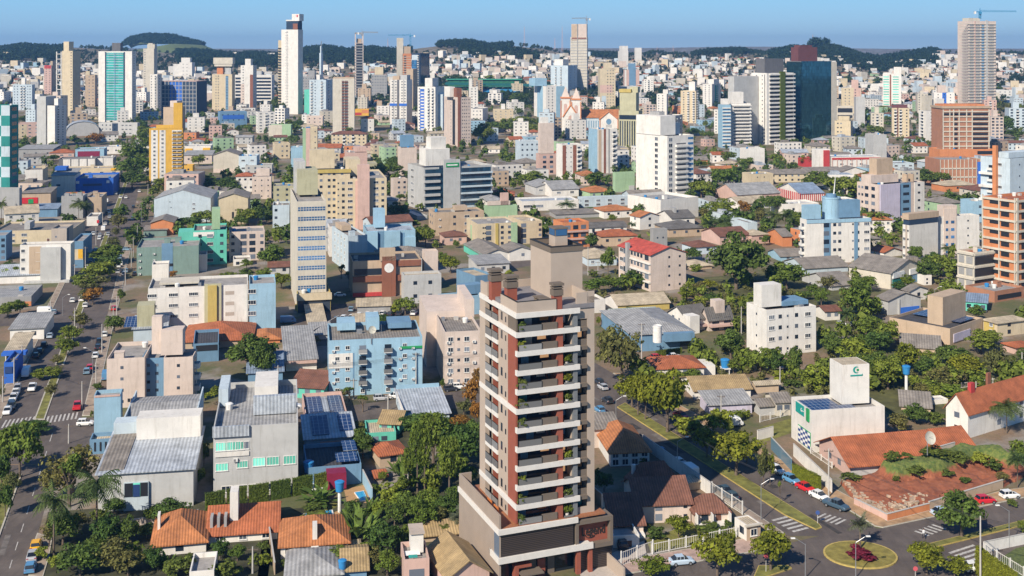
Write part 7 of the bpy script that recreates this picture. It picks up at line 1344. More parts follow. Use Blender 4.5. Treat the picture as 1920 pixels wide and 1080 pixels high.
POLE((0,1),"1030 760 610 u;1000 860 700 u;940 1060 900 u;640 930 770 u;720 760 620 u;560 1060 900 u;770 640 510 u")
def cable(pts,label,n=3):
    o=None; q=MB()
    for k in range(n):
        for a,b in zip(pts,pts[1:]):
            a_,b_=Vector(a)+Vector((.25*k,0,-.25*k)),Vector(b)+Vector((.25*k,0,-.25*k)); pr=a_
            for i in range(1,9): t=i/8; c=a_.lerp(b_,t)-Vector((0,0,1.2*4*t*(1-t)*.5)); q.tube(pr,c,.022,.022,3,0,False); pr=c
    o=q.build('power_cable',flat('cable_black',(.03,.03,.035),.7)); tag(o,label,'cable')
def pw(t,x,y,H): X,Y,Z=place(480*t[0]+x/4,270*t[1]+y/4); return (X,Y,Z+H)
cable([pw((3,3),455,492,8.5),pw((3,3),1593,1110,10),(pw((3,3),1593,1110,10)[0]+32,pw((3,3),1593,1110,10)[1]-14,10)],'bundle of power cables sagging from the hedge pole over the red earth lot')
cable([pw((1,2),165,835,8),pw((1,2),1200,785,9.5),pw((1,2),1700,760,9)],'power cables along the street before the curved balcony blue building')
cable([pw((0,2),105,725,8.5),pw((0,2),615,905,9),pw((0,2),875,760,8)],'power cables crossing the left avenue near the pink beige apartment')
cable([pw((2,2),780,990,8),pw((2,3),1240,268,9),pw((2,3),1868,662,9)],'power cables following the right avenue lamps')
def tank(t,x,y,yt,wpx,label,col='tank',stand='col'):
    u=480*t[0]+x/4; v=270*t[1]+y/4; X,Y,Z=place(u,v); k=Y/F/4; H=(y-yt)*k; r=wpx*k/2; o=empty('water_tank',(X,Y,Z)); th=min(r*2.2,H*.6); q=MB()
    if stand=='col': q.tube((0,0,0),(0,0,H-th),r*.38,r*.38,12)
    else:
        for sx in (-1,1):
            for sy in (-1,1): q.box(sx*r*.8-.1,sx*r*.8+.1,sy*r*.8-.1,sy*r*.8+.1,0,H-th-.1)
        q.box(-r*1.1,r*1.1,-r*1.1,r*1.1,H-th-.2,H-th)
    q.build('stand',M_('rail'),o); q=MB(); q.lathe([(r*.82,H-th),(r,H-th*.2),(r*1.06,H-th*.18),(r*1.06,H-th*.08),(r*.7,H)],18); q.build('tank',mm_(col),o); tag(o,label,'water tank')
tank((1,3),395,405,215,75,'blue water tank on a white column by the green window office')
tank((1,3),627,600,365,70,'tall blue water tank on a column above the banana garden')
tank((3,2),1037,832,580,58,'blue water tower on a white column among trees right of the green logo office')
tank((2,2),1598,640,530,66,'bright blue water tank on a low stand by the white grouped window block','tank','leg')
tank((1,3),648,1095,955,62,'blue water tank at the bottom edge in front of the striped hip roof house')
def roundtank(): 
    X,Y,Z=place(1440+455/4,270+900/4); Y+=9; X+=3.5; k=Y/F; o=empty('round_water_tower',(X,Y,0)); r=66/4*k; z0=HC-(415-HV)*k*1.0; z1=HC-(270+395/4-HV)*k
    q=MB(); q.lathe([(r,z0-3),(r,z1-.8),(r*1.04,z1-.7),(r*1.04,z1),(r*.9,z1),(r*.88,z1-.5)],28); q.build('drum',wall('L'),o); q=MB(); q.lathe([(r*.55,z1-.5),(r*.55,z1+1.2),(r*.5,z1+1.2)],20); q.build('cap',wall('S'),o); q=MB(); q.tube((r*.3,0,z1+1),(r*.5,0,z1+9),.3,.08,6); q.build('antenna',M_('rail'),o); q=MB(); q.box(-r*.7,r*.7,-r*.7,r*.7,0,z0-3); q.build('shaft',wall('L'),o)
    tag(o,'blue cylindrical water tower with antenna on the blue trim apartment','water tower'); SHORT.append(('round blue water tower',1554,400,18,X,Y))
roundtank()
def clinictank():
    Y=F*(HC-7.5)/(540+352/4-HV); X=(960+1090/4-CU)*Y/F; o=empty('roof_tank',(X,Y,0)); q=MB(); k=Y/F; z0=HC-(540+350/4-HV)*k; z1=HC-(540+280/4-HV)*k; r=34/4*k; q.lathe([(r,z0-2),(r,z1),(r*.9,z1),(r*.9,z1-.2)],24); q.build('drum',M_('frame'),o); q=MB(); q.lathe([(r*1.03,z1-.5),(r*1.03,z1-.3),(r,z1-.3)],24); q.build('rim',M_('rail'),o); tag(o,'white cylindrical tank standing on the blue grey clinic roof','tank')
clinictank()
def dish(t,x,y,w,z,label):
    u=480*t[0]+x/4; v=270*t[1]+y/4; Y=F*(HC-z)/(v-HV); X=(u-CU)*Y/F; r=w/4*Y/F/2; o=empty('satellite_dish',(X,Y,z),R(25)); q=MB(); n=20; rings=[]
    for j in range(5):
        a=r*j/4; i=len(q.v); q.v+=[(a*math.cos(k*2*math.pi/n),-.5+a*math.sin(k*2*math.pi/n)*.35-a*a/r*.25+0.0,1.2+a*math.sin(k*2*math.pi/n)*.9+.0) for k in range(n)]
        if j: 
            for k in range(n): q.f.append((i-n+k,i-n+(k+1)%n,i+(k+1)%n,i+k)); q.m.append(0)
    q.build('reflector',flat('dish_mesh',(.52,.50,.42),.6),o); q=MB(); q.tube((0,0,-2.5),(0,0,1.0),.1,.08,6); q.tube((0,-.4,1.2),(0,-1.4,1.6),.03,.03,4); q.build('mount',M_('metal'),o); tag(o,label,'satellite dish')
dish((3,3),1195,80,100,7,'large satellite dish beside the pink terracotta house roof')
dish((1,2),865,345,60,15,'tilted satellite dish on the curved balcony blue building roof')
# fences and hedges
def run(a,b,h,name,label,cat,mat,th=.15,posts=0,bars=False,leaf=False):
    A_,B_=Vector(P2(*a)),Vector(P2(*b)); L=(B_-A_).length; an=math.atan2((B_-A_).y,(B_-A_).x); o=empty(name,(A_.x,A_.y,0),an); q=MB()
    if leaf:
        rnd=random.Random(int(L*10)); n=int(L*h*34)
        q.box(.1,L-.1,-.35,.35,0,h-.12)
        for _ in range(n):
            x=rnd.uniform(0,L); f=rnd.random()
            c=Vector((x,-.45,rnd.uniform(0,h))) if f<.6 else Vector((x,rnd.uniform(-.45,.45),h)); nn=Vector((rnd.uniform(-.6,.6),-1 if f<.6 else rnd.uniform(-.5,.5),rnd.uniform(-.2,.8) if f<.6 else 1)).normalized(); a_=nn.orthogonal().normalized(); b_=nn.cross(a_); s=rnd.uniform(.09,.17); q.quad(tuple(c-a_*s),tuple(c-b_*s*.7),tuple(c+a_*s),tuple(c+b_*s*.7))
        q.build('foliage',leafmat('h' if leaf==1 else 'y'),o)
        q=MB(); q.box(.2,L-.2,-.1,.1,0,.25); q.build('stem_row',bark(),o)
    elif bars:
        n=int(L/.45)
        for i in range(n): q.box(i*L/n,i*L/n+.035,-.02,.02,.15,h)
        q.box(0,L,-.03,.03,h-.18,h-.1); q.box(0,L,-.03,.03,.1,.2); q.build('railing',mat,o); k=max(2,int(L/3))
        for i in range(k+1): q=MB(); q.box(i*L/k-.09,i*L/k+.09,-.09,.09,0,h+.15); q.build('post',M_('rail'),o)
    else:
        q.box(0,L,-th/2,th/2,0,h); q.build('panel',mat,o); q=MB(); q.box(-.04,L+.04,-th/2-.05,th/2+.05,h,h+.07); q.build('coping',M_('conc'),o)
    tag(o,label,cat)
for i in range(6):
    a=(384+41*i,960-7.5*i); b=(384+41*i+38,960-7.5*i-7); run(a,b,3.4,'hedge','clipped block hedge below the green window office, %s block from the left'%ORD[i].replace('top','first'),'hedge',None,leaf=1)
run((1487,897),(1538,922),3.0,'hedge','bright clipped hedge on the wall along the avenue below the green logo office','hedge',None,leaf=2)
run((1832,1075),(1905,1130),4.5,'hedge','tall bright green hedge at the bottom right corner by the lawn','hedge',None,leaf=2)
run((1078,664),(1075,662),1,'hedge','small clipped hedge by the clinic drive','hedge',None,leaf=1) if False else None
run((1230,668),(1278,662),1.6,'hedge','long low hedge in front of the blue grey clinic','hedge',None,leaf=1)
WFC=wall('W')
run((1446,842),(1484,884),2.6,'glass_wall','blue tinted glass wall by the avenue left of the green logo office','wall',glassmat('tinted_glass',(.10,.20,.28),.15))
run((1420,826),(1450,818),2.2,'wall','short white wall with a teal gate left of the green logo office','wall',WFC)
run((1488,855),(1560,925),2.6,'wall','white stepped boundary wall beside the pink terracotta house','wall',WFC)
run((1520,850),(1560,878),1.2,'railing_fence','white railing beside the veranda of the pink terracotta house','fence',WFC,bars=True)
run((1335,928),(1392,965),2.4,'railing_fence','white avenue fence behind the porch pavilion','fence',WFC,bars=True)
run((1205,838),(1332,930),2.6,'wall','long white avenue wall in the shade of the new tower','wall',WFC)
run((1222,1040),(1380,1008),1.9,'railing_fence','white and glass front garden fence of the long brown villa','fence',WFC,bars=True)
run((1165,1062),(1224,1040),2.4,'railing_fence','white double gate railing of the brown villa courtyard','gate',WFC,bars=True)
run((1845,1035),(1920,1082),1.6,'railing_fence','white railing around the lawn at the bottom right corner','fence',WFC,bars=True)
run((1845,1036),(1960,1012),1.8,'wall','white garden wall along the side street at the lower right','wall',WFC)
run((1800,728),(1902,715),1.4,'railing_fence','white railing round the pool garden at right','fence',WFC,bars=True)
run((1804,752),(1850,800),1.4,'wall','low white wall beside the light green lawn at right','wall',WFC)
run((635,605),(575,640),2.2,'wall','tan boundary wall at the left end of the car park','wall',wall('B'))
run((505,925+85),(515,1078),2.0,'wall','tan garden wall left of the striped hip roof house','wall',wall('B'))
run((228,990),(372,968),1.2,'wall','pale garden wall in front of the white metal roof clinic','wall',wall('Q'))
run((680,905),(698,942),2.6,'wall','bright blue pool wall at the garden edge','wall',wall('L'))
run((1425,792),(1482,778),1.6,'railing_fence','wire fence between the grey sheds and the lawn','fence',WFC,bars=True)
run((1260,860),(1330,840),1.8,'wall','villa wall behind the pump house','wall',wall('Q')) if False else None
# the person crossing
def person():
    X,Y,Z=place(1440+1168/4,810+800/4); o=bpy.data.objects.new('person',None); COL.objects.link(o); o.location=(X,Y,.02); o.rotation_euler=(0,0,R(200))
    bm=bpy.data.meshes.new('body'); V=[(0,0,.92),(0,0,1.12),(0,.0,1.38),(0,0,1.5),(0,-.02,1.62),(0,-.01,1.74),(.1,0,.88),(.13,-.16,.5),(.12,-.12,.06),(-.1,0,.88),(-.12,.2,.5),(-.12,.34,.1),(.2,0,1.4),(.27,.08,1.14),(.26,-.04,.9),(-.2,0,1.4),(-.27,-.1,1.14),(-.25,-.2,.92),(.13,-.24,.03),(-.12,.24,.03)]
    E=[(0,1),(1,2),(2,3),(3,4),(4,5),(0,6),(6,7),(7,8),(0,9),(9,10),(10,11),(2,12),(12,13),(13,14),(2,15),(15,16),(16,17),(8,18),(11,19)]
    RR=[.15,.14,.17,.07,.1,.09,.1,.07,.05,.1,.07,.05,.07,.05,.04,.07,.05,.04,.04,.04]
    bm.from_pydata(V,E,[]); me=bpy.data.objects.new('body',bm); COL.objects.link(me); me.parent=o; md=me.modifiers.new('skin','SKIN'); me.modifiers.new('sub','SUBSURF').levels=1
    for i,r in enumerate(RR): bm.skin_vertices[0].data[i].radius=(r,r*.85)
    bm.skin_vertices[0].data[0].use_root=True
    m,n,l,p=newmat('clothing'); t=n.new('ShaderNodeTexCoord'); s=n.new('ShaderNodeSeparateXYZ'); l.new(t.outputs['Object'],s.inputs[0])
    r=n.new('ShaderNodeValToRGB'); r.color_ramp.interpolation='CONSTANT'; e=r.color_ramp.elements; e[0].color=(.015,.018,.03,1); e[1].position=.93/2; e[1].color=(.75,.75,.75,1); e2=e.new(1.5/2); e2.color=(.42,.24,.17,1)
    d=n.new('ShaderNodeMath'); d.operation='DIVIDE'; l.new(s.outputs[2],d.inputs[0]); d.inputs[1].default_value=2; l.new(d.outputs[0],r.inputs[0]); l.new(r.outputs[0],p.inputs['Base Color']); bm.materials.append(m)
    q=MB(); q.lathe([(.105,1.66),(.115,1.74),(.08,1.83),(.0,1.85)],10); q.build('hair',flat('dark_hair',(.03,.02,.015),.8),o)
    tag(o,'person in a white shirt and dark trousers walking across the side street','person')
person()
# emblem and writing on the green logo office, emblem on the tallest tower
def textmesh(txt,mat,size,parent,loc,rz,name='lettering',sx=1):
    tc=bpy.data.curves.new(name,'FONT'); tc.body=txt; tc.extrude=.03; tc.align_x='CENTER'; tc.align_y='CENTER'; tc.size=size; to=bpy.data.objects.new(name,tc); COL.objects.link(to); bpy.context.view_layer.update()
    me=bpy.data.meshes.new_from_object(to.evaluated_get(bpy.context.evaluated_depsgraph_get())); bpy.data.objects.remove(to); me.materials.clear(); me.materials.append(mat)
    o=link(name,me,parent,loc); o.rotation_euler=(R(90),0,rz); o.scale=(sx,1,1); return o

def crescent(mb,cx,cz,r,y,t=.08):
    n=18; o=[(cx+r*math.cos(a),cz+r*math.sin(a)) for a in [R(48+264*i/n) for i in range(n+1)]]; q=[(cx+r*.32+r*.74*math.cos(a),cz+r*.74*math.sin(a)) for a in [R(62+236*i/n) for i in range(n+1)]]
    for i in range(n):
        mb.quad((o[i][0],y,o[i][1]),(o[i+1][0],y,o[i+1][1]),(q[i+1][0],y,q[i+1][1]),(q[i][0],y,q[i][1]))
def decorate():
    w,d,h=LOGO['dims']; tl=flat('sign_teal',(.01,.20,.20),.5); cx=(.54+.92)/2*w+.1; y=.42*d-.06; z=h+8
    m=MB(); crescent(m,cx,z-1.15,.75,y); m.build('logo_crescent',tl,LOGO); m=MB(); m.box(cx+.12,cx+.62,y-.02,y+.05,z-1.38,z-.95); m.build('logo_square',mm_('grn'),LOGO); m=MB(); m.box(cx-1.35,cx+1.5,y-.02,y+.05,z-2.5,z-2.2); m.box(cx+1.38,cx+1.5,y-.02,y+.05,z-2.5,z-2.05); m.build('logo_wordmark',tl,LOGO)
    m=MB(); crescent(m,0,0,.42,0); o=m.build('logo_crescent',mm_('wht'),LOGO,(-.20,d*.44,h*.87),-math.pi/2); m=MB(); m.box(-.6,.6,-.02,.02,-.08,.08); m.build('logo_wordmark',mm_('wht'),LOGO,(-.20,d*.56-1.6,h*.86),-math.pi/2)
    fr=MB(); y0,y1,z0,z1=.4,d*.62,.6,h*.44; fr.box(-.10,.02,y0-.15,y1+.15,z0-.15,z1+.15); fo=fr.build('checkered_frame',mm_('grn'),LOGO)
    wt,bl=MB(),MB(); nx,nz=5,6
    for i in range(nx):
        for j in range(nz): (wt if (i+j)%2 else bl).box(-.16,-.1,y0+(y1-y0)*i/nx,y0+(y1-y0)*(i+1)/nx-.02,z0+(z1-z0)*j/nz,z0+(z1-z0)*(j+1)/nz-.02)
    wt.build('white_panel',mm_('wht'),fo); bl.build('blue_panel',flat('panel_navy',(.02,.06,.25),.3),fo)
    w,d,h=SHOP['dims']; m=MB(); m.tube((w*.52,-1.62,h*.80),(w*.52,-1.5,h*.80),h*.13,h*.13,20); m.build('round_sign',M_('frame'),SHOP)
    w,d,h=TALL['dims']; m=MB(); m.tube((w*.93,d*.05-.3,h+16.6),(w*.93,d*.05,h+16.6),1.5,1.5,14); m.build('emblem',mm_('red'),TALL); m=MB(); m.box(w*.93-.5,w*.93+.1,d*.05-.4,d*.05-.3,h+15.6,h+17.6); m.build('emblem_mark',mm_('wht'),TALL)
    w,d,h=PINK['dims']; m=MB()
    for i,s in enumerate((.9,.7,.35,.9,.8)): m.box(w*.55+i*.75,w*.55+i*.75+.6*s,-.12,.02,1.4+i*.03,2.15+i*.03)
    m.build('number_plate',M_('dark'),PINK)
decorate()
# ------------------------------------------------------------------ trees and bushes, tile by tile: x, foot y, width, height, kind
TREES((0,3),"150 340 300 420 r;60 300 220 330 d;40 640 130 260 d;10 440 160 280 d;100 470 120 180 o;520 560 400 470 b;540 500 400 380 o;390 500 190 230 o;405 930 230 480 p;725 790 320 480 p;470 860 260 280 d;570 760 180 160 o;800 880 240 260 d;840 1040 300 230 o;1260 700 300 190 d;1160 680 160 130 r;420 1030 120 110 g;600 1080 320 240 d;960 1080 260 190 o;1140 1030 200 160 d;1330 1090 240 170 s;1650 950 150 140 d;1780 970 130 120 r;1690 1100 220 140 s;860 620 160 120 d;740 680 120 110 s;960 850 180 220 d;1100 790 120 100 d;1480 680 140 80 d;370 860 140 200 o;310 960 100 100 g;1900 1000 100 90 s;700 930 170 150 d;1250 1000 160 90 k;1430 1010 120 90 s;1000 960 140 130 g;1530 250 80 180 r;1500 420 90 160 g;1560 1000 100 80 s")
TREES((1,3),"800 200 170 220 d;770 120 100 150 d;1330 230 260 320 c;1520 260 330 330 d;1640 140 180 240 d;1210 460 130 470 c;1265 460 120 440 c;1450 520 190 420 c;1140 440 90 280 c;760 800 290 270 k;1150 440 200 240 k;1080 330 160 170 k;860 640 160 170 k;920 660 130 160 g;1000 540 210 160 g;1110 580 200 140 g;1340 460 160 210 g;1250 760 220 250 r;1140 680 200 230 d;940 940 240 270 d;1050 900 160 190 d;985 1090 200 190 r;870 1010 170 130 o;1120 840 140 120 r;1400 660 200 170 d;1560 660 180 170 k;1530 740 150 130 w;1370 730 180 160 o;720 640 150 130 d;490 530 240 130 k;430 580 150 50 s;600 980 190 120 r;260 1010 150 60 s;820 910 150 70 g;1500 330 200 170 r;1600 420 150 170 d;1300 600 170 170 r;1480 600 150 200 d;1040 720 160 190 d;1560 540 140 150 r;1240 600 140 140 d;60 900 100 80 s;60 1000 110 90 g;450 690 300 60 s;1090 470 110 130 r;900 500 80 110 r;950 380 70 90 r;1600 560 110 140 o;1420 780 110 90 s;1180 780 130 110 s;350 1010 90 50 s;1330 380 120 120 k;1210 290 140 110 k")
TREES((2,3),"1680 330 350 320 y;1460 195 180 210 y;1760 240 180 190 y;1885 410 110 290 o;1250 790 180 160 y;1080 800 140 90 s;1540 1090 320 310 y;1040 1100 240 150 y;1900 890 120 120 y;1500 760 230 60 s;690 450 130 150 d;980 240 80 70 s;1620 720 60 60 s;1010 740 60 60 r;640 330 60 60 s")
TREES((3,3),"20 1040 300 300 y;1455 790 350 340 d;692 880 150 205 w;700 945 230 75 m;1190 1070 270 230 y;1400 1100 200 150 y;90 540 70 220 b;930 360 130 70 s;1100 390 160 70 s;1250 330 190 80 s;1420 310 180 80 s;1600 290 160 90 g;1040 340 90 50 s;620 385 150 45 s;1700 330 120 90 s;1870 420 140 260 p;1880 250 130 200 r;1350 380 90 50 s;1760 400 100 70 o;960 420 60 40 s;1480 420 80 50 s;1910 780 80 120 r;1830 560 80 60 s;1080 300 70 40 g;15 400 80 230 y")
TREES((2,2),"820 720 320 430 o;720 560 160 260 o;900 900 230 240 y;945 955 180 290 y;1000 990 200 320 y;1165 1085 320 440 y;1060 900 230 250 y;1230 900 160 220 y;1640 530 230 220 d;1310 115 130 130 y;650 295 40 80 y;1330 1090 260 140 g;1550 1090 220 190 g;1000 660 60 80 r;1230 690 130 80 r;1350 690 140 80 r;1450 640 90 70 s;1760 620 120 110 g;1860 640 210 190 r;1660 640 120 110 r;1500 600 110 90 d;1720 130 60 70 y;870 130 120 40 s;900 180 140 40 s;1480 600 120 60 s;1680 830 120 40 s;1750 970 80 60 g;1610 1000 120 90 g;1640 110 120 70 o;1500 130 160 90 d;1420 140 120 80 g;1880 100 80 80 r;690 380 100 60 s;1700 1000 90 90 r;1430 810 60 60 s")
TREES((3,2),"690 250 280 290 r;620 190 160 220 o;590 340 110 170 p;800 200 110 130 d;750 390 190 190 r;900 440 200 200 r;480 530 190 200 d;640 560 240 200 g;820 490 220 170 d;380 770 230 190 g;200 690 140 260 d;50 660 150 190 d;900 760 260 250 r;1040 650 220 220 y;1180 680 150 170 d;1600 490 250 180 r;1340 580 200 150 d;1480 690 250 190 y;1720 690 190 250 o;1350 740 260 140 o;1850 670 150 120 d;1400 820 200 90 g;1150 810 150 90 o;1100 1010 200 140 d;980 1090 200 140 o;1790 1090 230 240 p;1260 1030 130 110 s;1570 760 120 120 r;1650 780 110 70 s;1750 800 90 60 s;1830 780 90 50 s;400 130 120 130 r;340 60 100 90 r;290 90 90 70 d;1240 120 130 90 r;1560 240 120 110 r;1690 430 130 110 r;520 640 140 110 d;740 640 160 150 d;560 700 160 120 r;1100 740 120 90 g;1250 820 120 80 g;680 470 140 120 r;1190 560 110 90 r;1900 560 90 110 d;1280 760 100 90 o;100 700 130 80 g;180 740 140 60 s;980 600 110 120 d;1460 560 140 110 d;1850 740 100 60 s;830 620 140 150 d;440 640 120 110 s;1060 840 100 60 g")
TREES((0,2),"60 220 170 120 r;150 200 110 110 r;695 125 150 130 u;600 310 160 130 o;520 410 190 120 r;500 510 170 130 r;860 340 140 140 d;300 690 130 80 r;390 680 150 90 r;240 1100 270 100 d;1890 640 350 290 d;1670 880 220 150 y;1860 890 180 120 y;380 820 100 110 o;430 580 90 80 o;730 770 80 60 s;690 975 30 60 s;440 640 70 60 o;640 100 100 90 o;620 280 80 90 b;910 110 60 100 r;1250 140 60 40 s;10 820 60 80 o;1110 890 40 30 s")
TREES((1,2),"330 390 80 90 y;70 850 160 120 y;700 850 200 130 b;800 930 190 150 b;640 840 110 80 o;1120 200 160 130 r;1060 190 100 70 g;940 300 130 110 d;1245 195 60 95 p;1335 190 60 95 p;1250 1100 370 150 d;1430 1080 160 110 d;1540 1085 200 130 u;1620 920 150 260 u;1650 1040 100 200 u;1400 760 40 80 r;430 440 100 80 o;760 1085 120 80 o;1090 1020 70 60 d;60 700 180 300 d;1180 410 80 40 s;1660 760 80 160 u;1560 960 120 130 o")
TREES((0,1),"1090 80 120 130 r;1080 -20 110 90 r;1010 170 190 140 r;1010 260 200 140 r;990 335 170 110 d;1010 310 110 60 o;1420 340 220 90 d;1540 350 200 90 d;1250 320 150 60 r;1710 360 150 90 d;910 580 100 100 r;890 640 100 90 o;850 800 100 80 o;800 900 210 110 r;800 970 160 110 d;750 1030 230 120 r;700 1100 190 90 o;620 1100 150 100 r;590 570 90 120 p;640 560 70 90 p;200 355 60 60 p;340 430 80 60 r;10 570 60 120 p;1550 610 160 90 r;1440 630 130 70 d;1330 640 110 70 d;1860 610 150 110 r;1850 940 80 60 r;1715 1030 110 60 r;1850 1020 100 70 d;100 1020 130 90 g;1490 165 90 70 r;400 130 90 40 d;1680 680 70 90 r;870 700 60 60 o;1810 620 100 70 d;70 960 90 70 d;1290 1010 70 50 u;180 470 50 60 p;1100 300 70 50 r;1180 300 90 50 d")
TREES((1,1),"60 240 110 60 r;960 260 240 120 r;1040 200 170 110 d;1050 570 170 130 d;1160 650 150 90 r;1270 770 150 150 r;1460 970 160 120 y;1400 900 90 90 r;20 610 100 160 d;110 950 190 190 r;60 1020 120 90 r;190 1090 140 120 y;1880 530 60 80 d;640 1010 120 130 b;700 1060 130 130 b;1115 245 60 50 r;920 180 70 60 d;1080 430 60 60 r;1690 400 60 50 r;1890 300 100 60 d;250 100 80 50 d;480 60 80 40 r;620 60 70 50 d;40 860 100 80 g;1230 860 80 80 r;1900 1000 60 60 g;1740 280 60 40 s;1500 780 60 60 r;150 860 120 90 r")
TREES((2,1),"150 315 200 110 r;290 335 150 60 d;460 345 140 80 r;630 310 200 100 r;410 530 130 100 p;110 570 80 70 r;750 590 80 60 r;900 660 60 70 p;600 790 110 120 d;720 980 110 200 r;610 1000 70 60 s;630 1120 180 120 r;920 1080 220 130 d;990 1080 110 110 r;780 1100 130 90 r;1680 1090 400 420 d;1600 960 180 200 d;1480 1100 120 80 y;1350 870 160 90 d;1580 700 140 140 p;1480 690 120 110 p;1570 550 200 140 r;1740 540 110 120 u;1420 410 180 140 r;1600 330 230 150 r;1620 140 120 90 r;1430 175 90 50 r;1450 560 100 80 o;1880 480 80 90 r;1860 620 110 140 o;1500 620 100 70 d;1760 180 140 80 r;1380 340 100 80 d;1700 260 150 90 d;1520 240 120 60 r;200 320 110 80 d;350 330 80 60 r;1820 860 130 110 d;1400 1110 120 80 o;40 480 70 50 r;580 520 80 50 r;1380 960 90 60 g;1900 760 70 80 r;1480 130 90 50 d")
TREES((3,1),"360 340 250 130 r;580 410 280 170 r;470 350 80 100 y;730 310 150 100 r;60 520 160 140 d;130 660 130 140 p;50 660 130 150 p;230 650 120 120 r;780 650 320 150 r;700 620 180 100 d;1100 890 130 130 r;1300 1000 240 170 r;1180 1040 200 180 d;1350 860 100 100 p;1430 250 210 150 r;1290 310 130 110 r;1180 310 180 120 d;1400 450 150 80 d;1290 450 100 70 o;1130 150 130 60 r;860 190 60 60 r;350 190 90 100 p;270 170 70 70 u;60 150 90 80 r;800 1010 70 180 p;140 1090 260 210 r;720 1100 240 110 r;450 1090 160 100 o;1050 1090 110 100 y;980 1100 120 70 d;940 270 160 70 r;1080 280 80 70 p;1210 250 150 80 d;520 340 120 60 d;680 380 140 80 d;660 300 100 60 r;160 560 100 70 d;30 460 90 70 d;1100 1000 100 120 r;1240 920 140 110 d;1390 1000 100 140 d;200 580 100 70 r;900 640 90 50 d;1560 380 80 60 d;1480 430 100 50 d;540 900 80 40 r;40 1040 120 120 d;1470 160 90 70 d")
TREES((0,0),"190 925 110 60 d;590 905 130 60 d;1570 1010 100 70 d;1670 1000 100 70 d;720 1085 150 90 u;1090 1090 60 60 o;580 1085 80 50 d;280 1080 90 60 d;1800 830 80 50 d;1850 990 90 60 r;1650 960 80 60 d;1250 720 70 40 d;460 1000 80 50 r;1540 960 70 60 d;1080 1000 70 90 d;1060 960 60 60 d")
TREES((1,0),"1700 1080 200 150 r;1870 1020 160 120 r;1640 960 120 70 d;1780 1000 140 90 d;180 890 110 100 d;290 1000 90 80 r;820 1085 60 50 d;150 840 80 110 d;210 860 70 90 d;1500 660 180 60 d;1660 640 170 60 d;1790 620 140 60 r;780 730 60 50 d;320 960 90 60 d;700 1000 60 50 r;1560 960 70 50 r;250 960 60 70 r;1850 760 100 80 d;440 760 60 60 d;1490 620 160 60 d;60 980 70 60 r")
TREES((2,0),"80 990 200 120 r;250 970 180 90 d;60 780 150 80 d;30 880 120 90 d;160 1010 150 80 r;700 1065 150 70 r;560 1020 90 50 d;1360 1020 120 60 d;1480 1040 80 50 r;1700 700 80 60 d;620 600 80 60 d;560 860 60 60 d;1260 640 90 40 r;330 1000 90 90 r;780 1010 80 40 r;20 760 90 60 d")
TREES((3,0),"870 880 110 90 r;760 950 100 90 r;800 1020 160 80 r;850 1080 110 60 r;1800 910 180 150 o;1780 1010 130 150 d;1750 830 90 70 d;1700 780 60 60 d;1850 1040 130 80 d;600 620 80 50 d;830 640 90 60 d;790 680 80 60 d;1690 1040 60 80 d;1880 860 110 80 r;900 920 70 50 r;1730 700 70 50 d")
# ------------------------------------------------------------------ smaller houses between the landmarks, hillside suburb, woods, haze
def free(x,y,r):
    for cx,cy,hw,hd,a in FOOT:
        dx,dy=x-cx,y-cy; u=dx*math.cos(a)+dy*math.sin(a); v=-dx*math.sin(a)+dy*math.cos(a)
        if abs(u)<hw+r and abs(v)<hd+r: return False
    return True
FR=random.Random(21)
def onroad(u,v):
    if 330<v<900:
        a=Lv(0,790,v,VL)[0]-8; b=Lv(150,795,v,VL)[0]+8
        if a<u<b: return True
    if 640<v: return True
    return False
HM={}
def hmesh(w,d,h,wc,rc,shape):
    key=(w,d,h,wc,rc,shape)
    if key in HM: return HM[key]
    mb=MB(); mb.box(0,w,0,d,-6,h,0,bot=False); rise=.3*min(w,d)/2+.3
    if shape=='x':
        for xx in (0,w): mb.tri((xx,0,h),(xx,d,h),(xx,d/2,h+rise-.05))
    wm=mb.mesh('wall',wall(wc)); r=MB()
    if shape=='f': r.box(.2,w-.2,.2,d-.2,h,h+.12); r.box(w*.2,w*.5,d*.3,d*.7,h+.12,h+1.8)
    else: roof_shape(r,w,d,h,shape,rise,.5)
    HM[key]=(wm,r.mesh('roof',roofmat(rc,'x'))); return HM[key]
WD=dict(W='white',C='cream',B='beige',P='pink',Q='rosy',G='grey',A='bluish',L='blue',O='orange',X='sandy',J='green',M='mint',Y='yellow',H='dark')
RD=dict(t='terracotta',o='orange',e='weathered',g='grey',m='metal',f='flat',n='brown',c='tan',r='red')
nf=0; dk=[]
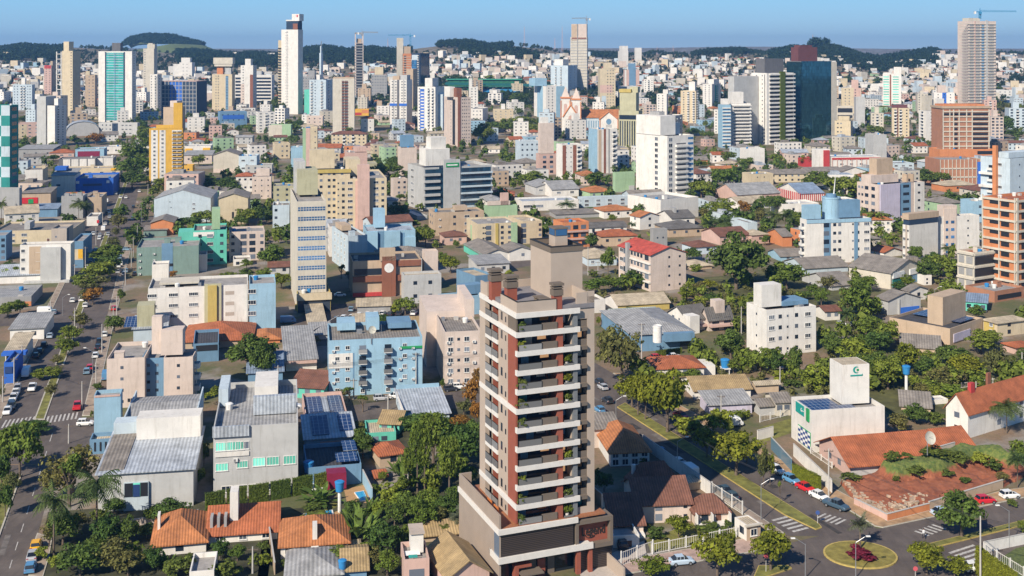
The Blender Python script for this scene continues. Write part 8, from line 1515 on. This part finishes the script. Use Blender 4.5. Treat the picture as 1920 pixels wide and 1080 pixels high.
def filler(u,v,big,grp,rows=None):
    global nf
    X,Y,Z=place(u,v)
    w,d=(FR.choice((9,12,15,20)),FR.choice((9,12,16))) if big else (FR.choice((8,10,13)),FR.choice((8,10)))
    fl=FR.choice((1,1,2,2,2,3,4)) if big else FR.choice((1,1,2)); h=fl*3.0+.4
    A=ACC+R(FR.choice((-8,-8,0,0,4,-20))) if big else R(FR.uniform(-30,50))
    cx=X+math.cos(A)*w/2-math.sin(A)*d/2; cy=Y+math.sin(A)*w/2+math.cos(A)*d/2
    if not free(cx,cy,max(w,d)*.55): return False
    for ux,uy in ((cx,cy),):
        if onroad(*proj(ux,uy,Z)): return False
    if big:
        k=F/Y; u0,u1,v0_=u-d*k*.35,u+w*k,v-h*k
        for a,b,c_,e_ in SCREEN:
            if e_<v+3 and min(u1,b)-max(u0,a)>5 and min(v,e_)-max(v0_,c_)>.22*(e_-c_)+3: return False
    shape=FR.choice('fxxhh') if fl<3 else 'f'; rc=FR.choice('ttoeegmnc') if shape!='f' else FR.choice('ffegm'); wc=FR.choice('WWWWCCBPQGAXALOJ')
    wm,rm=hmesh(w,d,round(h,1),wc,rc,shape)
    o=empty('house' if fl<2 or not big else 'town_building' if fl<3 else 'block_of_flats',(X,Y,Z),A); link('wall',wm,o); link('roof',rm,o)
    if big:
        for i in range(fl):
            n=max(2,int(w/4))
            for k in range(n): link('window',wmesh('w' if Y<620 else 'd',1,1),o,(w*(k+.5)/n,0,i*3+1.65))
            if fl>1:
                for k in range(2): link('window',wmesh('d',.8,1),o,(0,d*(k+.5)/2,i*3+1.65),-math.pi/2)
    FOOT.append((cx,cy,w/2+1,d/2+1,A)); nf+=1
    ds=('long ' if w>14 else '')+WD[wc]+' '+RD[rc]+(' roofed house' if fl<2 or not big else ' roofed building' if fl<3 else ' roofed flats')
    if rows: tag(o,ds+' '+rows,'house',grp,True); o['_u'],o['_v']=u,v
    else: PEND.append((o,ds,'house' if fl<2 else 'building',X,Y,Z,grp))
    return True
NM=0
for _ in range(1500):
    v=176+95*FR.random(); u=-20+1960*FR.random(); fl=FR.choice((5,6,6,7,8,9,11)); w,d=FR.choice((12,14,17)),FR.choice((12,15)); X,Y,Z=place(u,v); A=R(FR.choice((-14,-8,0,12,20))); h=fl*3+.5; k=F/Y
    cx=X+math.cos(A)*w/2-math.sin(A)*d/2; cy=Y+math.sin(A)*w/2+math.cos(A)*d/2; u0,u1,v0_=u-d*k*.35,u+w*k,v-h*k
    if not free(cx,cy,8) or onroad(u,v) or any(e_<v+2 and min(u1,b)-max(u0,a)>4 and min(v,e_)-max(v0_,c_)>.18*(e_-c_)+2 for a,b,c_,e_ in SCREEN): continue
    wc=FR.choice('WWWCCAXQBP'); key=('mid',w,d,fl,wc)
    if key not in HM:
        mb=MB(); mb.box(0,w,0,d,-6,h,0,bot=False); mb.box(w*.3,w*.65,d*.3,d*.7,h,h+FR.choice((3,4,6)),0,bot=False); HM[key]=mb.mesh('wall',wall(wc))
    o=empty('mid_rise_block',(X,Y,Z),A); link('wall',HM[key],o); r_=MB(); r_.box(.3,w-.3,.3,d-.3,h-.1,h+.06); r_.build('roof',roofmat('f'),o); sc_=FR.choice(('d','d','t','l'))
    for i in range(fl):
        for q in range(3): link('window',wmesh(sc_,1,.9),o,(w*(q+.5)/3,0,i*3+1.7))
        for q in range(2): link('window',wmesh('d',1,1),o,(w if A<R(10) else 0,d*(q+.5)/2,i*3+1.7),math.pi/2 if A<R(10) else -math.pi/2)
    if fl>6 and FR.random()<.6:
        for i in range(1,fl): link('balcony',wmesh('b',1,.9),o,(w*.5,0,i*3+1.2))
    FOOT.append((cx,cy,w/2+1,d/2+1,A)); SCREEN.append((u,u1,v0_,v)); PEND.append((o,WD[wc]+' mid rise block','building',X,Y,Z,'mid rise blocks around downtown')); NM+=1
    if NM>=75: break
for _ in range(16000):
    v=185+330*FR.random()**1.5; u=-20+1960*FR.random()
    if v>430 and not (560<u<900 or 1100<u<1900): continue
    filler(u,v,True,'smaller buildings between the landmarks')
    if nf>430: break
N1=nf
for _ in range(1500):
    v=112+85*FR.random()**.9; u=1920*FR.random()
    X,Y,Z=place(u,v)
    if Y<1350 or Y>2950: continue
    side='left' if u<480 else 'centre left' if u<900 else 'centre right' if u<1440 else 'right'
    band='high up' if v<135 else 'halfway up' if v<160 else 'at the foot of'
    filler(u,v,False,'houses of the hillside suburb',band+' the far '+side+' hillside')
    if sum(1 for q in bpy.data.objects if q.name.startswith('house') and q.type=='EMPTY')>=298: break
# the rest of the far suburb, too many and too small to count
mbs=MB(); wk=[wall(c) for c in 'WWWCAXQ']; rk=[roofmat(c) for c in 'tewmfc']
cnt=0
while cnt<2300:
    v=106+95*FR.random(); u=-30+1980*FR.random(); X,Y,Z=place(u,v)
    if Y<1300 or Y>2990: continue
    if not free(X,Y,6): continue
    pz=math.sin(X*.0042+Y*.0031)+math.sin(X*.0017-Y*.006+1.3)
    if pz<-.6: continue
    w,d,h=FR.uniform(8,16),FR.uniform(7,12),FR.choice((3,4,5,6,7,9,14)); a=FR.uniform(-.6,.6); ca,sa=math.cos(a),math.sin(a); i=len(mbs.v); mi=FR.randrange(7); ri=7+FR.randrange(6)
    mbs.box(0,w,0,d,-5,h,mi,top=True,bot=False); 
    if h<7:
        rs=MB(); roof_shape(rs,w,d,h,FR.choice('xh'),.3*d/2,.4); j=len(mbs.v); mbs.v+=rs.v; mbs.f+=[tuple(q+j for q in f) for f in rs.f]; mbs.m+=[ri]*len(rs.f)
    mbs.v[i:]=[(X+x*ca-y*sa,Y+x*sa+y*ca,Z+z) for x,y,z in mbs.v[i:]]; cnt+=1
o=mbs.build('distant_houses',wk+rk); stuff(o); tag(o,'countless tiny houses scattered over the far hillside suburb','houses')
# woods: many small crowns
def wood(name,label,pts,kind='f',hmin=7,hmax=14):
    import numpy as np
    rnd=random.Random(len(pts)); pm=[]
    for s in range(4):
        mb=MB(); rr=random.Random(s+50)
        for k in range(9):
            d=Vector((rr.gauss(0,1),rr.gauss(0,1),rr.gauss(0,.8))).normalized(); leafquads(mb,(d.x*.28,d.y*.28,.55+d.z*.28),.2,9,.085,rr)
        leafquads(mb,(0,0,.5),.3,22,.15,rr,1.3); pm.append(np.array(mb.v))
    V=[];n=0
    for X,Y,Z in pts:
        p=pm[rnd.randrange(4)]; h=rnd.uniform(hmin,hmax); w=h*rnd.uniform(.75,1.1); a=rnd.random()*6.28; c,s=math.cos(a),math.sin(a)
        q=np.empty_like(p); q[:,0]=X+w*(p[:,0]*c-p[:,1]*s); q[:,1]=Y+w*(p[:,0]*s+p[:,1]*c); q[:,2]=Z-.5+h*p[:,2]; V.append(q)
    V=np.concatenate(V); nq=len(V)//4; me=bpy.data.meshes.new(name); me.vertices.add(len(V)); me.vertices.foreach_set('co',V.astype('f').ravel()); me.loops.add(len(V)); me.loops.foreach_set('vertex_index',np.arange(len(V),dtype='i')); me.polygons.add(nq); me.polygons.foreach_set('loop_start',np.arange(0,len(V),4,dtype='i')); me.polygons.foreach_set('loop_total',np.full(nq,4,dtype='i')); me.update(calc_edges=True)
    me.materials.append(leafmat(kind)); o=link(name,me); stuff(o); tag(o,label,'wood'); return o
pts=[]
while len(pts)<5600:
    u=-40+2000*FR.random(); v=98+105*FR.random()**1.15; X,Y,Z=place(u,v)
    if Y>3000 or Y<1150: continue
    pz=math.sin(X*.0042+Y*.0031)+math.sin(X*.0017-Y*.006+1.3)
    if pz>-.45 and FR.random()<.62: continue
    if Y<1500 and FR.random()<.3: continue
    if free(X,Y,3): pts.append((X,Y,Z))
wood('hillside_trees','dark trees massed between the houses of the far hillside',pts,'f',6,11)
def road2(u,v):
    if v<640: return onroad(u,v)
    for q,a,b,vp in ((1,1174,812,VR),):
        if Lv(1160,812,v,VR)[0]<u<Lv(1625,965,v,VR)[0]: return True
    return u<1130 or v>760
def yard(n,v0,v1,ex,u0,u1):
    out=[]; k=0
    while len(out)<n and k<n*30:
        k+=1; u=u0+(u1-u0)*FR.random(); v=v0+(v1-v0)*FR.random()**ex; X,Y,Z=place(u,v)
        if road2(u,v) or not free(X,Y,1.6): continue
        if any(a<u<b and v>e_-2 and v-7*F/Y<e_-(e_-c_)*.3 for a,b,c_,e_ in SCREEN): continue
        out.append((X,Y,Z))
    return out
wood('backyard_trees','mass of dark trees in the yards between the buildings',yard(1500,185,470,1.5,-40,1960),'d',4.5,9.5)
wood('backyard_greenery','mass of lighter trees and shrubs in the yards between the buildings',yard(900,190,470,1.4,-40,1960)+yard(150,470,740,1,1120,1960),'r',3.5,8)
wood('garden_shrubs','low scrub filling the gardens on the right',yard(420,470,745,1,1120,1960),'o',1.5,3.5)
def at3(u,Y,dz=0): X=(u-CU)*Y/F; return (X,Y,G(X,Y)+dz)
pts=[at3(FR.uniform(a,b),FR.uniform(2800,3080)) for a,b,n in ((-40,120,110),(150,240,60),(385,530,330),(560,745,560),(830,960,380),(1060,1165,240),(1300,1445,380),(1850,1960,60),(1700,1850,30),(1180,1290,40),(960,1050,40)) for _ in range(n)]
wood('ridge_wood','dark belt of trees along the skyline ridge',pts,'f',7,13)
pts=[p for u0,u1,Y0,Y1,n in ((1440,1760,2250,2980,1900),(820,960,2600,2990,500),(560,770,2300,2950,1500),(0,130,2300,2850,900),(330,540,2300,2950,1100),(1090,1160,2700,2990,110),(1300,1400,2650,2950,160),(860,1010,2300,2550,200),(500,600,2700,2990,160)) for p in [at3(FR.uniform(u0,u1),FR.uniform(Y0,Y1)) for _ in range(n)]]
wood('hill_wood','dense dark woods on the slopes of the far hills',pts,'f',10,17)
# the flat topped wooded hill at the left and the knoll behind the mirrored tower
def hill(u0,u1,vt,vb,Y,name,label,kind,prof,n,mat):
    x0,x1=(u0-CU)*Y/F,(u1-CU)*Y/F; zt=HC-(vt-HV)*Y/F; zb=HC-(vb-HV)*Y/F; mb=MB(); N=28; W=(x1-x0); q=[]
    for j in range(9):
        for i in range(N+1):
            t=i/N; s=j/8; z=zb-25+(zt-zb+25)*lerp_tab(prof,t)*math.sin(math.pi*(.12+.76*s))**.6; mb.v.append((x0+W*t,Y-W*.22+W*.44*s,z))
    for j in range(8):
        for i in range(N): a=j*(N+1)+i; mb.f.append((a,a+1,a+N+2,a+N+1)); mb.m.append(0)
    o=struct(mb.build(name,mat)); 
    for pl in o.data.polygons: pl.use_smooth=True
    if n:
        pts=[]
        for _ in range(n):
            t,s=FR.random(),FR.random()*.6; z=zb-25+(zt-zb+25)*lerp_tab(prof,t)*math.sin(math.pi*(.12+.76*s))**.6; pts.append((x0+W*t,Y-W*.22+W*.44*s,z-3))
        wood(name+'_wood',label,pts,kind,10,16)
gm=flat('hill_grass',(.10,.13,.04),.9,var=.3,scale=.01)
hill(195,480,82,112,3150,'grassy_hill','','f',[(0,0),(.2,.75),(.45,1),(.65,.95),(1,.1)],0,gm)
hill(235,382,68,84,3400,'wooded_hill','flat topped dark wood crowning the grassy hill on the left skyline','f',[(0,.55),(.08,.85),(.3,1),(.6,.97),(.8,.7),(1,.5)],1000,gm)
hill(1466,1705,86,132,2700,'wooded_knoll','dense dark wood on the knoll behind the mirrored tower','f',[(0,.45),(.15,.8),(.3,1),(.45,.9),(.7,.6),(1,.15)],1300,gm)
hill(820,975,80,108,3150,'wooded_rise','dark wood on the rise right of the dark blue tower','f',[(0,.5),(.2,1),(.4,.8),(.7,.65),(1,.3)],420,gm)
pts=[((u-CU)*2690/F+FR.gauss(0,3),2690+FR.gauss(0,8),HC-(84-HV)*2690/F-6+FR.uniform(-2,3)) for u in [FR.uniform(1525,1551) for _ in range(26)]]
wood('tall_tree_group','tall dark clump of trees on top of the wooded knoll',pts,'f',16,24)
# haze
HZ=MB(); HZ.box(-5600,5600,-60,9200,-40,200); m=bpy.data.materials.new('haze_air'); m.use_nodes=True; n=m.node_tree.nodes; n.remove(n['Principled BSDF']); pv=n.new('ShaderNodeVolumePrincipled'); pv.inputs['Color'].default_value=(.24,.52,.95,1); pv.inputs['Density'].default_value=1.0e-4; pv.inputs['Anisotropy'].default_value=.2; m.node_tree.links.new(pv.outputs[0],n['Material Output'].inputs['Volume'])
stuff(HZ.build('haze',m))
hero()
exec_signs=None
relabel()
